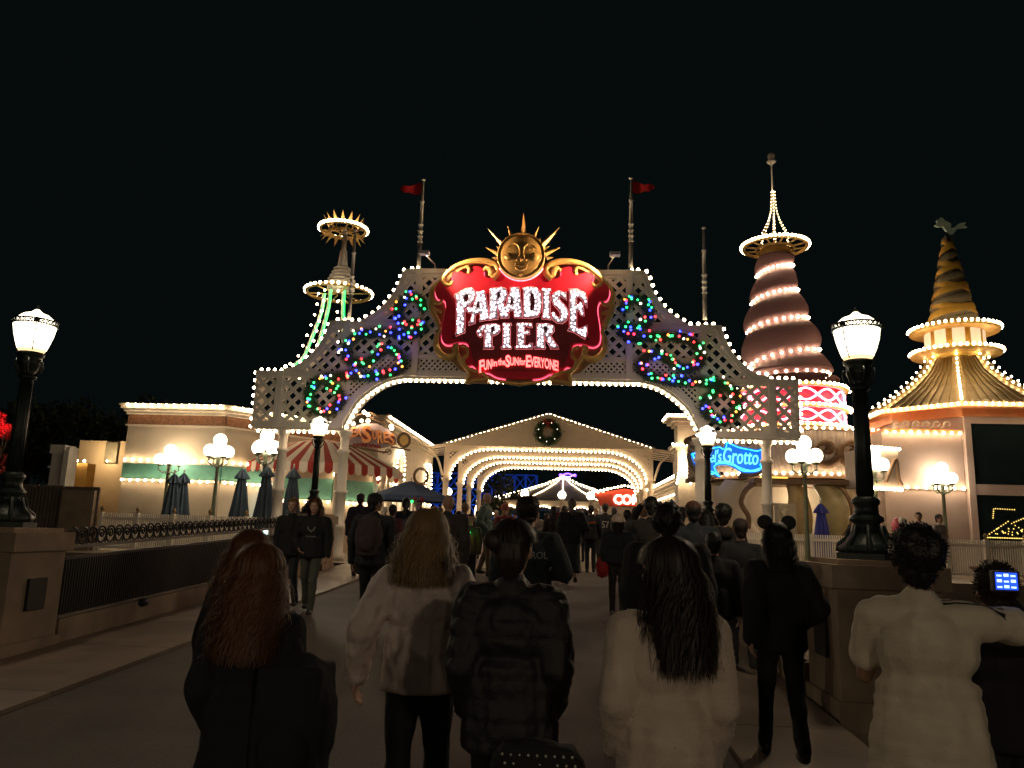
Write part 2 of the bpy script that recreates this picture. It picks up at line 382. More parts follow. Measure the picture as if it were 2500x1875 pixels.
def lantern(loc, label):
    x, y, z = loc; t = thing('street_lamp', loc, label, 'street lamp', 'tall acorn lanterns on the bridge pedestals')
    class MB(globals()['MB']):
        def build(s, name, m, parent=None, **kw):
            s.v = [(x+(a-x)*np.interp(c-z, (0, .74, 1.62, 1.96, 2.0), (.8, .8, .86, .97, 1)), y+(b_-y)*np.interp(c-z, (0, .74, 1.62, 1.96, 2.0), (.8, .8, .86, .97, 1)), z+float(np.interp(c-z, (0, .74, 1.62, 1.96, 2.5, 2.62), (0, .52, 1.42, 1.70, 2.12, 2.20)))) for a, b_, c in s.v]
            return super().build(name, m, parent, **kw)
    b = MB(); b.prism([(x+.3*math.cos(a)*1.12, y+.3*math.sin(a)*1.12) for a in [math.pi/8+k*math.pi/4 for k in range(8)]], z, z+.07)
    b.lathe([(.29, .07), (.30, .14), (.24, .19), (.17, .30), (.15, .36), (.13, .42), (.17, .45), (.17, .49), (.125, .53), (.115, .62), (.14, .66), (.14, .70), (.10, .74)], (x, y, z), 14)
    for k in range(8):
        a = k*math.pi/4; b.tube([(x+math.cos(a)*rr, y+math.sin(a)*rr, z+zz) for rr, zz in ((.29, .08), (.27, .17), (.20, .25), (.165, .40))], [.03, .035, .025, .018], 6)
    b.build('base', M['iron'], t)
    b = MB(); prof = [(.082, .72), (.078, 1.2), (.066, 1.62)]
    v = []; n = 24
    b.lathe(prof, (x, y, z), 16)
    for k in range(12):
        a = k*math.pi/6; b.tube([(x+math.cos(a)*.083, y+math.sin(a)*.083, z+.76), (x+math.cos(a)*.066, y+math.sin(a)*.066, z+1.60)], .008, 4)
    b.build('post', M['iron'], t)
    b = MB(); b.lathe([(.06, 1.62), (.095, 1.645), (.095, 1.67), (.07, 1.69), (.085, 1.74), (.11, 1.80), (.12, 1.86), (.105, 1.89), (.13, 1.92), (.13, 1.955), (.115, 1.96)], (x, y, z), 14)
    for k in range(6):
        a = k*math.pi/3; b.tube([(x+math.cos(a)*rr, y+math.sin(a)*rr, z+zz) for rr, zz in ((.07, 1.66), (.12, 1.72), (.145, 1.80), (.13, 1.87))], .012, 5)
    b.build('capital', M['iron'], t)
    b = MB(); b.lathe([(.112, 1.96), (.122, 1.99), (.128, 2.0)], (x, y, z), 20); b.build('globe_foot', M['lantb'], t)
    b = MB(); b.lathe([(.128, 2.0), (.150, 2.08), (.175, 2.19), (.190, 2.29), (.192, 2.335)], (x, y, z), 20); b.build('globe', M['lant'], t)
    b = MB(); b.lathe([(.186, 2.345), (.172, 2.37), (.155, 2.41), (.115, 2.455), (.06, 2.48), (.04, 2.50), (.02, 2.53)], (x, y, z), 20); b.build('globe_top', M['lant'], t)
    b = MB()
    for zz in (2.315, 2.37):
        b.tube([(x+.198*math.cos(a), y+.198*math.sin(a), z+zz) for a in [2*math.pi*k/24 for k in range(25)]], .011, 5, cap=False)
    for k in range(24):
        a = 2*math.pi*k/24; a2 = 2*math.pi*(k+1)/24
        for q, r_ in ((0, 1), (1, 0)):
            b.bar((x+.198*math.cos(a), y+.198*math.sin(a), z+2.315+q*.055), (x+.198*math.cos(a2), y+.198*math.sin(a2), z+2.315+r_*.055), .011)
    for k in range(3):
        a = k*2*math.pi/3-.9; ca, sa = math.cos(a), math.sin(a); b.ell((x+.2*ca, y+.2*sa, z+2.345), (.03, .03, .038))
        b.tube([(x+ca*rr, y+sa*rr, z+zz) for rr, zz in ((.125, 1.97), (.157, 2.08), (.182, 2.19), (.198, 2.31))], .006, 5)
    b.build('ornament_band', M['iron'], t)
    b = MB(); b.lathe([(.018, 2.52), (.02, 2.55), (.008, 2.57), (.013, 2.585), (.003, 2.62)], (x, y, z), 8); b.build('finial', M['iron'], t)
    pl = point_light('lantern_bulb', (x, y, z+1.93), (1, .80, .55), 205, .16, t); KIDS.setdefault(t.name, []).append(pl)
    return t
for cx, cyy, sg, lb, ll in (
    (-5.55, 7.5, 1, 'cream stone pedestal at the left frame edge where the railing begins', 'tall acorn lantern at the left frame edge with its post leaning right'),
    (2.53, 6.85, -1, 'dark stone pedestal behind the man in the cream t-shirt', 'largest acorn lantern, tall dark post rising behind the curly-haired man on the right')):
    pedestal(cx, cyy, sg, lb); 
    L = lantern((cx, cyy, gz(cyy)+1.2), ll) if cx < 0 else copy_tree(L, (cx, cyy, gz(cyy)+1.2), rotz=.5)
    if cx > 0: L['label'] = ll; L.scale = (1, 1, 1)
    else: L.scale = (1.03, 1.03, 1.045)
for cx, cyy, sg, lb, ll in (
    (-5.5, 16.85, 1, 'cream stone pedestal at the far left end of the bridge, behind the couple in black', 'acorn lantern in front of the left leg of the arch'),
    (3.02, 17.0, -1, 'stone pedestal at the far right end of the bridge, hidden by the crowd', 'acorn lantern in front of the right leg of the arch')):
    pedestal(cx, cyy, sg, lb)
    L2 = copy_tree(L, (cx, cyy, gz(cyy)+1.2), rotz=.2*sg); L2['label'] = ll

for cx, cyy, sg, lb in ((-5.5, -2.3, 1, 'left lamp of the nearest pair'), (2.6, -2.4, -1, 'right lamp of the nearest pair'), (-5.5, -11.7, 1, 'left lamp of the farther pair'), (2.6, -11.8, -1, 'right lamp of the farther pair')):   # unseen lantern pairs added behind the camera to light the crowd's backs
    pedestal(cx, cyy, sg, 'unseen pedestal added behind the camera, under the %s' % lb)
    L2 = copy_tree(L, (cx, cyy, gz(cyy)+1.2), rotz=.3*sg); L2['label'] = 'unseen lantern added behind the camera for light, %s' % lb
# ================================================================== the arch
YA = 20.0; XC = -1.25
def A2(px, py, Y=YA): q = P(px, py, Y); return (q.x, q.z)
topc = [(694, 899), (713, 897), (728, 890), (740, 882), (752, 872), (762, 862), (773, 851), (782, 838), (788, 827), (795, 814), (800, 800), (804, 791)]
curve1 = [A2(*p) for p in topc]; L_ledge2 = [A2(811, 784), A2(878, 781)]
topc2 = [(893, 775), (907, 768), (919, 760), (930, 751), (940, 741), (950, 730), (959, 717), (967, 705), (973, 692), (978, 680), (982, 667), (989, 659)]
curve2 = [A2(*p) for p in topc2]
zt0 = A2(622, 905)[1]; zb = A2(611, 1041)[1]; xl = A2(619, 980)[0]; zt1 = A2(840, 783)[1]; zt2 = A2(1010, 657)[1]
botc = [(835, 1037), (852, 1005), (869, 979), (892, 958), (921, 938), (950, 925), (985, 918)]
curveb = [A2(*p) for p in botc]; curveb = [(q.x, q.z) for q in catmull([(x, 0, z) for x, z in curveb], 4)]
zb2 = curveb[-1][1]
left_top = [(xl, zb), (xl, zt0), (curve1[0][0], zt0)]+curve1[1:-1]+[(curve1[-1][0], zt1), (L_ledge2[1][0], zt1)]+curve2[:-1]+[(curve2[-1][0], zt2)]
left_bot = [(xl, zb), (curveb[0][0]-.02, zb)]+curveb
def mir(p): return (2*XC-p[0], p[1])
outline = left_top+[mir(p) for p in reversed(left_top)]+[mir(p) for p in left_bot[1:]]+[p for p in reversed(left_bot[1:])]
X = lambda px, py=900: A2(px, py)[0]
Z = lambda py, px=840: A2(px, py)[1]
def clip(subject, diamond):
    out = subject
    n = len(diamond)
    for i in range(n):
        a, b_ = diamond[i], diamond[(i+1) % n]; inp = out; out = []
        if not inp: break
        def side(p): return (b_[0]-a[0])*(p[1]-a[1])-(b_[1]-a[1])*(p[0]-a[0])
        for j in range(len(inp)):
            p, q = inp[j], inp[(j+1) % len(inp)]; sp_, sq = side(p), side(q)
            if sp_ >= 0: out.append(p)
            if sp_*sq < 0:
                t = sp_/(sp_-sq); out.append((p[0]+(q[0]-p[0])*t, p[1]+(q[1]-p[1])*t))
    return out
def area(p): return .5*sum(p[i][0]*p[(i+1) % len(p)][1]-p[(i+1) % len(p)][0]*p[i][1] for i in range(len(p)))
def holes(panel, pitch, hd, x0=0, z0=0):
    if area(panel) < 0: panel = panel[::-1]
    xs = [p[0] for p in panel]; zs = [p[1] for p in panel]; out = []
    i0 = int((min(xs)-x0)/pitch)-2; i1 = int((max(xs)-x0)/pitch)+2; j0 = int((min(zs)-z0)/pitch)-2; j1 = int((max(zs)-z0)/pitch)+2
    for i in range(2*i0, 2*i1):
        for j in range(2*j0, 2*j1):
            if (i+j) % 2: continue
            cx, cz = x0+i*pitch/2, z0+j*pitch/2
            d = [(cx-hd, cz), (cx, cz-hd), (cx+hd, cz), (cx, cz+hd)]
            c = clip(panel, d)
            if len(c) >= 3 and abs(area(c)) > .12*2*hd*hd: out.append(c)
    return out
xa0, xa1 = X(628), X(676); xb0, xb1 = X(695), X(831); xd0, xd1 = X(849), X(1005); xf0 = X(1020)
zlo = zb+.16; zmid = zt0-.17
def zs_curve(cv, x, off):
    c = sorted(cv); 
    for a, b_ in zip(c, c[1:]):
        if a[0] <= x <= b_[0]: return a[1]+(b_[1]-a[1])*(x-a[0])/(b_[0]-a[0])+off
    return c[0][1]+off if x < c[0][0] else c[-1][1]+off
pan_big = []; pan_fine = []
pan_big.append([(xa0, zlo), (xa1, zlo), (xa1, zmid), (xa0, zmid)])
pan_big.append([(xb0, zlo), (xb1, zlo), (xb1, zmid), (xb0, zmid)])
xs_ = np.linspace(X(735), xb1, 12); cc = curve1+[(xb1+1, zt1)]
pan_big.append([(xs_[0], zt0+.03), (xb1, zt0+.03), (xb1, zt1-.2)]+[(x, min(zt1-.2, zs_curve(curve1+[(curve1[-1][0]+.05, zt1), (xb1+1, zt1)], x, -.26))) for x in xs_[::-1][1:]])
zfd = Z(872, 950)
pan_big.append([(xd0, zt0+.12), (xd1, zt0+.12 if False else zfd+.1), (xd1, zt1-.2), (xd0, zt1-.2)])
pan_big[-1][0] = (xd0, zfd+.1)
xs_ = np.linspace(X(905), xd1, 14)
pan_big.append([(xs_[0], zt1+.06), (xd1, zt1+.06), (xd1, zt2-.2)]+[(x, min(zt2-.2, zs_curve(curve2+[(xd1+1, zt2)], x, -.28))) for x in xs_[::-1][1:]])
pan_big.append([(xf0, zfd+.1), (XC-.1, zfd+.1), (XC-.1, zt2-.2), (xf0, zt2-.2)])
xs_ = np.linspace(X(855), xd1, 14)
def bot_z(x): return zs_curve(curveb+[(xd1+3, zb2)], x, .0)
pf = [(x, bot_z(x)+.17+.10*max(0, 1-(x-X(855))/.6)) for x in xs_]; pf = [p for p in pf if p[1] < zfd-.05]
pan_fine.append(pf+[(xd1, zfd-.02), (pf[0][0], zfd-.02)])
pan_fine.append([(xf0, zb2+.16), (XC-.1, zb2+.16), (XC-.1, zfd-.02), (xf0, zfd-.02)])
rings = [outline]
hl = []
for p_ in pan_big: hl += holes(p_, .335, .108, xa0+.02, zlo+.02)
for p_ in pan_fine: hl += holes(p_, .148, .047, xf0, zfd)
rings += hl+[[mir(p) for p in h] for h in hl]
arch = thing('entrance_arch', (XC, YA+.3, GZ), 'wide stepped white lattice arch outlined in light bulbs over the walkway', 'arch')
b = MB(); plate(b, rings, YA+.04, .08); b.build('lattice_front', M['arch'], arch)
# returns: soffit, top edge and rear frame of the box
def ribbon(mb, pts, y0, y1, th=.05, mi=0):
    for p, q in zip(pts, pts[1:]):
        if abs(p[0]-q[0])+abs(p[1]-q[1]) < 1e-4: continue
        dx, dz = q[0]-p[0], q[1]-p[1]; l = math.hypot(dx, dz); nx, nz = -dz/l*th, dx/l*th
        v = [(p[0], y0, p[1]), (q[0], y0, q[1]), (q[0], y1, q[1]), (p[0], y1, p[1])]
        v += [(a-nx, y_, c-nz) for a, y_, c in v]
        mb.add(v, [(0, 1, 2, 3), (7, 6, 5, 4), (0, 4, 5, 1), (1, 5, 6, 2), (2, 6, 7, 3), (3, 7, 4, 0)], mi=mi)
b = MB(); full_top = left_top+[mir(p) for p in reversed(left_top)]; full_bot = left_bot+[mir(p) for p in reversed(left_bot)]
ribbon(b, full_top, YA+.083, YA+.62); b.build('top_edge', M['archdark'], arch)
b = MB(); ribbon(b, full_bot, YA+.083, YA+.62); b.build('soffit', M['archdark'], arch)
# mouldings: posts and rails standing proud of the lattice
b = MB()
def rect(x0, z0, x1, z1, pr=.05):
    for s_ in (0, 1):
        a, c = (x0, x1) if not s_ else (2*XC-x1, 2*XC-x0)
        b.box((a, YA-pr, z0), (c, YA-.002, z1))
wp = .085
for px_, z0, z1 in ((686, zb, zt0), (840, zb+.0, zt1), (1012, zb2, zt2)):
    x_ = X(px_); rect(x_-wp, z0, x_+wp, z1+.01, .07)
rect(xl, zt0-.12, X(686)-wp-.003, zt0+.003, .05); rect(xl, zb-.003, X(686)-wp-.003, zb+.12, .05)
rect(X(686)+wp+.003, zt0-.12, X(840)-wp-.003, zt0, .05); rect(X(686)+wp+.003, zb-.003, X(840)-wp-.003, zb+.12, .05)
rect(X(840)+wp+.003, zt1-.15, X(1012)-wp-.003, zt1-.03, .05); rect(X(811), zt1-.12, X(840)-wp-.003, zt1+.003, .05)
rect(X(1012)+wp+.003, zt2-.13, XC, zt2+.003, .05); rect(X(989)-.02, zt2-.13, X(1012)-wp-.003, zt2+.003, .05)
rect(X(1012)+wp+.003, zb2-.003, XC, zb2+.13, .05); rect(X(1012)+wp+.003, zfd-.02, XC, zfd+.08, .05)
b.build('frame_moulding', M['arch'], arch)
# edge bands following the curves
def band(cv, inner, y0, y1):
    for s_ in (0, 1):
        b = MB()
        c = [mir(p) for p in cv] if s_ else cv; n_ = [mir(p) for p in inner] if s_ else inner
        for k in range(len(c)-1):
            q = [c[k], c[k+1], n_[k+1], n_[k]]
            b.add([(x, y0, z) for x, z in q]+[(x, y1, z) for x, z in q], [(0, 1, 2, 3), (7, 6, 5, 4), (0, 4, 5, 1), (2, 6, 7, 3)]+([(1, 5, 6, 2)] if k == len(c)-2 else [])+([(3, 7, 4, 0)] if k == 0 else []))
        b.build('curved_moulding', M['arch'], arch)
def inset(cv, d):
    out = []
    for k in range(len(cv)):
        a, c = cv[max(0, k-1)], cv[min(len(cv)-1, k+1)]; dx, dz = c[0]-a[0], c[1]-a[1]; l = math.hypot(dx, dz) or 1
        out.append((cv[k][0]+dz/l*d, cv[k][1]-dx/l*d))
    return out
band(curve1, inset(curve1, .14), YA-.04, YA-.003); band(curve2, inset(curve2, .14), YA-.04, YA-.003)
band(curveb, inset(curveb, -.14), YA-.04, YA-.003)
# columns
for px_ in (672, 826):
    for s_ in (0, 1):
        x_ = A2(px_, 1180)[0]; x_ = 2*XC-x_ if s_ else x_
        zc = zb-.01
        b = MB(); c_ = (x_, YA+.3, 0)
        b.lathe([(.2, GZ), (.2, GZ+.15), (.15, GZ+.22), (.15, GZ+.8), (.19, GZ+.83), (.19, GZ+.9), (.135, GZ+.94), (.13, 2.42), (.17, 2.44), (.17, 2.5), (.128, 2.53), (.12, zc-.62), (.16, zc-.6), (.16, zc-.53), (.118, zc-.5), (.115, zc-.2), (.13, zc-.18), (.19, zc-.08), (.2, zc-.06), (.2, zc)], c_, 16)
        b.build('column', M['arch'], arch)
# bulbs round the outline
BY = YA+.1
def off(cv, d, y=BY): return [(x, y, z) for x, z in inset(cv, d)]
pts = []
for s_ in (0, 1):
    g = (lambda p: p) if not s_ else mir
    seg = [(xl-.06, zb+.02), (xl-.06, zt0-.03)]; pts += [(g(p)[0], BY, g(p)[1]) for p in [((q.x), q.z) for q in walk([(x, 0, z) for x, z in seg], .205)]]
    for cv, y_ in (([(xl+.1, zt0+.06), (X(700), zt0+.06)], 0), (inset(curve1, -.07), 0), ([(X(813), zt1+.06), (X(884), zt1+.06)], 0), (inset(curve2, -.07), 0), ([(X(990), zt2+.06), (X(1005), zt2+.06)], 0)):
        w_ = walk([(x, 0, z) for x, z in cv], .205); pts += [(g((q.x, q.z))[0], BY, g((q.x, q.z))[1]) for q in w_]
bulbs(arch, pts, .046)
pts = []
for s_ in (0, 1):
    g = (lambda p: p) if not s_ else mir
    for cv in ([(xl+.12, zb-.09), (X(820), zb-.09)], inset(curveb, .09), [(curveb[-1][0]+.15, zb2-.09), (XC-.15, zb2-.09)]):
        w_ = walk([(x, 0, z) for x, z in cv], .16); pts += [(g((q.x, q.z))[0], YA+.2, g((q.x, q.z))[1]) for q in w_]
bulbs(arch, pts, .040)
# flagpoles (each a thing standing on the arch)
def flagpole(px_, ptop, pbase, flagdir, label, rr=.055):
    base = P(px_, pbase, YA+.3); top = P(px_, ptop, YA+.3); x_ = base.x; t = thing('flagpole', (x_, YA+.3, base.z), label, 'flagpole', 'poles standing on the arch')
    h = top.z-base.z; b = MB(); prof = [(rr*1.25, 0), (rr, .03), (rr, h*.28)]
    for q in (.28, .34, .40, .47): prof += [(rr*.95, h*q-.015), (rr*1.35, h*q-.01), (rr*1.35, h*q+.01), (rr*.95, h*q+.015)]
    prof += [(rr*.8, h*.72), (rr*1.1, h*.725), (rr*1.1, h*.74), (rr*.65, h*.745), (rr*.5, h*.97)]
    b.lathe(prof, (x_, YA+.3, base.z), 10); b.build('pole', M['pole'], t)
    b = MB(); b.lathe([(rr*.5, h*.97), (rr*1.2, h*.985), (rr*.6, h*.99), (rr*.2, h)], (x_, YA+.3, base.z), 8); b.build('finial', M['pole'], t)
    if flagdir:
        z0 = base.z+h*.955; b = MB(); n = 14; v = []
        for k in range(n+1):
            u = k/n; xx = x_+flagdir*(.04+u*.62); wv = .07*math.sin(u*5.5); yy = YA+.3+.10*math.sin(u*6+.5)*u
            top_ = z0-.02-.16*u**1.3*(1) + (.03*math.sin(u*9)); bot = z0-.36-.02*math.sin(u*8)+.10*max(0, u-.55)*(-1)+.02
            if u > .75: tt = (u-.75)/.25; bot = bot+(top_-bot)*tt*.85
            v += [(xx, yy, top_), (xx, yy+.0, (top_+bot)/2), (xx, yy, bot)]
        b.add(v+[(x, y+.006, z) for x, y, z in v], [(3*k+j, 3*k+3+j, 3*k+4+j, 3*k+1+j) for k in range(n) for j in (0, 1)]+[(3*(n+1)+3*k+1+j, 3*(n+1)+3*k+4+j, 3*(n+1)+3*k+3+j, 3*(n+1)+3*k+j) for k in range(n) for j in (0, 1)], True)
        b.build('flag', M['flag'], t)
    return t
flagpole(1022, 436, 652, -1, 'white pole with a red pennant flying left, left of the sun face')
flagpole(1540, 432, 652, 1, 'white pole with a red pennant flying right, right of the sun face')
flagpole(852, 560, 780, 0, 'bare cream pole on the left shoulder of the arch below the crown ring')
flagpole(1721, 553, 780, 0, 'bare cream pole on the right shoulder of the arch beside the spiral tower')
# two floodlights on arms on top of the arch, aimed back at the sign
SUNC = P(1274, 634, YA-.75)
for px_, sgn in ((1062, 1), (1485, -1)):
    q = P(px_, 650, YA-.05); t = thing('floodlight', (q.x, q.y, zt2), 'small floodlight on a bent arm on top of the arch, %s of the sign' % ('left' if sgn > 0 else 'right'), 'floodlight', 'floodlights on the arch top')
    e = Vector((q.x-sgn*.12, YA-1.0, zt2+.05)); b = MB(); b.tube([(q.x, YA+.1, zt2), (q.x, YA-.1, zt2+.11), (e.x, e.y+.15, e.z+.05)], .018, 6); b.build('arm', M['pole'], t)
    b = MB(); b.box((e.x-.13, e.y-.08, e.z), (e.x+.13, e.y+.1, e.z+.09)); b.build('housing', M['pole'], t)
    b = MB(); b.box((e.x-.11, e.y+.101, e.z+.01), (e.x+.11, e.y+.108, e.z+.08)); b.build('lens', M['flood'], t)
    sp = spot('flood_beam', (e.x, e.y+.14, e.z+.03), (SUNC.x-sgn*.1, SUNC.y+.3, SUNC.z-.25), (1.0, .70, .38), 620, R(100), .06)
    sp.parent = t; sp.location = sp.location-Vector(t.location)
# ================================================================== the sign in the middle of the arch
YS = YA-.30
def S1(x, y, Y=YS): q = P(1000+x/2.7655, 400+y/2.765, Y); return (q.x, q.z)
def S2(x, y, Y=YS): q = P(1040+x/4.809, 690+y/4.809, Y); return (q.x, q.z)
XS = sum(S1(*p)[0] for p in ((757, 800), (740, 1455)))/2
def mirs(p): return (2*XS-p[0], p[1])
def sm2(pts, n=4): return [(q.x, q.z) for q in catmull([(x, 0, z) for x, z in pts], n)]
sign = thing('marquee_sign', (XS, YS, zb2), 'red scroll-framed marquee sign reading PARADISE PIER in bulb-filled letters, centred on the arch', 'sign')
redL = [(757, 775), (690, 770), (620, 735), (590, 745), (545, 775), (500, 755), (495, 712), (470, 697), (435, 695), (412, 730), (385, 748), (345, 730), (300, 728), (285, 755), (298, 795), (285, 825), (255, 832), (240, 805), (200, 800), (174, 848), (182, 898), (212, 917), (235, 918), (246, 960), (240, 1010), (225, 1080), (216, 1150), (222, 1195), (258, 1218), (330, 1203), (385, 1210), (402, 1250), (400, 1298), (372, 1325), (372, 1350), (392, 1364), (420, 1358), (440, 1372), (470, 1400), (535, 1408), (600, 1440), (740, 1455)]
redw = [S1(*p) for p in redL]; redw = sm2(redw, 3); redo = redw+[mirs(p) for p in redw[::-1][1:-1]]
frL = [(757, 640), (690, 640), (600, 668), (520, 655), (420, 655), (320, 685), (250, 742), (180, 810), (140, 880), (128, 950), (160, 1010), (172, 1080), (192, 1110), (168, 1170), (176, 1255), (222, 1308), (280, 1326), (325, 1375), (402, 1412), (375, 1475), (440, 1468), (520, 1473), (530, 1445), (600, 1465), (740, 1490)]
frw = sm2([S1(*p) for p in frL], 3); fro = frw+[mirs(p) for p in frw[::-1][1:-1]]
b = MB(); plate(b, [fro], YS+.22, .12); b.build('backing_board', M['bronze'], sign)
b = MB(); plate(b, [redo], YS+.06, .18)
b.build('red_panel', M['red'], sign)
# dark centre field behind the lower lettering
mf = [S1(*p) for p in [(330, 1120), (390, 1075), (480, 1045), (600, 1025), (757, 1015)]]+[]
low = [S1(*p) for p in [(330, 1130), (480, 1062), (620, 1040), (757, 1033)]]
lowr = [mirs(p) for p in low[::-1][1:]]
lb_ = [S1(*p) for p in [(280, 1180), (410, 1205), (425, 1300), (450, 1365), (540, 1395), (757, 1398)]]
b = MB(); plate(b, [low+lowr+[mirs(p) for p in lb_]+lb_[::-1][1:]], YS-.045, .02); b.build('dark_field', M['maroon'], sign)
# neon tube hidden round the red panel
b = MB(); cut = [p for p in redw if True]
for s_ in (0, 1):
    g = (lambda p: p) if not s_ else mirs
    b.tube([(g(p)[0], YS+.13, g(p)[1]) for p in inset(redw[:-2], .018)], .011, 5)
b.build('neon_outline', M['neonrose'], sign)
# scrollwork: tapering carved tubes
def scroll(mb, pts, r0, r1, yy=.02, n=10, shape=lambda u: 1):
    q = catmull([(x, 0, z) for x, z in [S1(*p) for p in pts]], 6); m = len(q)
    rr = [(r0+(r1-r0)*k/(m-1))*shape(k/(m-1)) for k in range(m)]
    for s_ in (0, 1):
        mb = MB()
        pp = [((2*XS-a.x) if s_ else a.x, YS+yy-.06*math.sin(math.pi*k/(m-1)), a.z) for k, a in enumerate(q)]
        mb.tube(pp, rr, n, flat=1); mb.build(SCN[0], SCN[1], sign)
SCN = ['top_scroll', M['gold']]
bl = lambda u: .35+.65*math.sin(math.pi*min(1, .12+u*.88))
b = MB()
scroll(b, [(560, 775), (597, 735), (590, 690), (545, 665), (470, 658), (390, 668), (315, 697), (255, 742), (228, 785), (245, 815), (275, 818), (288, 795)], .11, .045)
scroll(b, [(560, 740), (548, 715), (520, 705), (500, 725)], .12, .03)
scroll(b, [(300, 742), (350, 712), (390, 700), (405, 718), (400, 740)], .03, .06)
SCN = ['side_scroll', M['gold2']]
scroll(b, [(235, 770), (180, 812), (150, 865), (150, 915), (175, 942), (210, 935), (222, 905)], .05, .05, shape=lambda u: .5+math.sin(math.pi*u)*.9)
scroll(b, [(215, 1000), (170, 985), (140, 950), (150, 990), (175, 1040), (190, 1085)], .05, .09)
scroll(b, [(190, 1085), (205, 1120), (185, 1165), (180, 1225), (205, 1280), (255, 1308), (305, 1290), (318, 1250), (300, 1225)], .04, .05, shape=lambda u: .6+math.sin(math.pi*u)*1.5)
scroll(b, [(330, 1225), (300, 1240), (330, 1300), (360, 1360), (400, 1405), (398, 1440), (385, 1470)], .07, .04)
scroll(b, [(350, 1225), (385, 1240), (392, 1290), (365, 1320), (378, 1370), (430, 1395), (500, 1420), (520, 1450), (450, 1455), (385, 1472)], .05, .05)
scroll(b, [(520, 1440), (600, 1470), (700, 1484), (740, 1486)], .03, .03)

# sun face
sx, sz = S1(757, 648); sr = S1(917, 648)[0]-sx; sy = YS-.28
sun = thing('sun_face', (sx, sy, sz-sr), 'golden smiling sun face with pointed rays crowning the red sign', 'sun ornament')
def dome(x, z): d = min(1, math.hypot(x, z)/sr); return sy-.06-.10*math.sqrt(max(0, 1-d*d))
b = MB(); pr = [(0, .17), (.3, .165), (.6, .14), (.8, .10), (.88, .07), (.90, .05), (.93, .06), (.96, .09), (1.0, .07), (1.0, -.12)]
v = []; n = 48; v.append((sx, sy-.17, sz))
for r_, d in pr[1:]: v += [(sx+sr*r_*math.cos(2*math.pi*k/n), sy-d, sz+sr*r_*math.sin(2*math.pi*k/n)) for k in range(n)]
f = [(0, 1+k, 1+(k+1) % n) for k in range(n)]
for i in range(len(pr)-2): f += [(1+i*n+k, 1+(i+1)*n+k, 1+(i+1)*n+(k+1) % n, 1+i*n+(k+1) % n) for k in range(n)]
b.add(v, f, True); b.build('disc', M['gold'], sun)
def F(x, z, d=.0): # crop (1130,500) x7.373 -> local
    q = P(1130+x/7.373, 500+z/7.373, sy); return (q.x, sy-.135-d, q.z)
fx = F(1063, 900)[0]
def mf_(p): return (2*fx-p[0], p[1], p[2])
b = MB()
for s_ in (0, 1):
    g = (lambda p: p) if not s_ else mf_
    br = catmull([F(815, 800), F(870, 755), F(930, 735, .02), (F(990, 760, .03)), F(1030, 830, .04), F(1035, 900, .05), F(1020, 970, .05), F(1000, 1010, .04)], 4)
    b.tube([g(p) for p in br], [.012+.016*math.sin(math.pi*k/(len(br)-1)) for k in range(len(br))], 8)
    e = g(F(925, 855)); b.ell((e[0], e[1]+.01, e[2]), (.062, .03, .05)); b.ell((e[0], e[1]-.012, e[2]), (.026, .02, .026))
    lid = catmull([F(850, 840), F(890, 805, .02), F(940, 805, .02), F(985, 850, .01)], 3); b.tube([g(p) for p in lid], .013, 6)
    c_ = g(F(835, 965)); b.ell((c_[0], c_[1]+.03, c_[2]), (.125, .09, .12), 14, 10)
    nn = g(F(985, 1030, .03)); b.ell(nn, (.035, .04, .035)); 
    mo = catmull([F(915, 1100, .02), F(935, 1090, .03), F(960, 1120, .03), F(1010, 1140, .03), F(1063, 1150, .03)], 4); b.tube([g(p) for p in mo], .013, 6)
    lo = catmull([F(940, 1130, .02), F(970, 1185, .03), F(1020, 1215, .04), F(1063, 1220, .04)], 4); b.tube([g(p) for p in lo], .018, 6)
b.ell(F(1063, 1035, .05), (.035, .05, .05)); b.ell((F(1063, 930)[0], sy-.13, F(1063, 930)[2]), (.035, .06, .16))
b.ell(F(1050, 1290, -.02), (.05, .03, .03)); b.build('face_relief', M['gold'], sun)
def rayp(mb, tip, b0, b1, yy):
    t_ = P(1130+tip[0]/7.373, 500+tip[1]/7.373, sy); p0 = P(1130+b0[0]/7.373, 500+b0[1]/7.373, sy); p1 = P(1130+b1[0]/7.373, 500+b1[1]/7.373, sy)
    mid = (p0+p1)/2; v = [(t_.x, yy, t_.z), (p0.x, yy+.03, p0.z), (mid.x, yy-.05, mid.z), (p1.x, yy+.03, p1.z), (mid.x, yy+.06, mid.z)]
    mb.add(v, [(0, 1, 2), (0, 2, 3), (0, 3, 4), (0, 4, 1), (1, 4, 3, 2)])
for tip, b0, b1 in [((1095, 150), (1030, 560), (1150, 560)), ((805, 385), (840, 610), (905, 580)), ((430, 410), (690, 760), (745, 680)), ((400, 770), (620, 925), (655, 830)), ((1378, 385), (1240, 590), (1310, 620)), ((1748, 408), (1385, 690), (1460, 780)), ((1760, 770), (1475, 835), (1495, 940))]:
    b = MB(); rayp(b, tip, b0, b1, sy-.03); b.build('long_ray', M['gold'], sun)
b = MB()
for tip, b0, b1 in [((970, 480), (930, 590), (1010, 570)), ((1195, 480), (1150, 570), (1230, 590)), ((765, 570), (760, 660), (830, 620)), ((1400, 570), (1330, 620), (1400, 670)), ((590, 735), (650, 800), (700, 740)), ((510, 940), (620, 985), (640, 900)), ((1565, 735), (1440, 750), (1480, 800)), ((1640, 935), (1500, 910), (1510, 990)), ((680, 650), (700, 730), (750, 680)), ((1490, 640), (1400, 690), (1440, 740)), ((880, 520), (870, 610), (920, 590)), ((1290, 520), (1240, 590), (1290, 610))]:
    rayp(b, tip, b0, b1, sy+.04)
b.build('short_ray_ring', M['gold2'], sun)
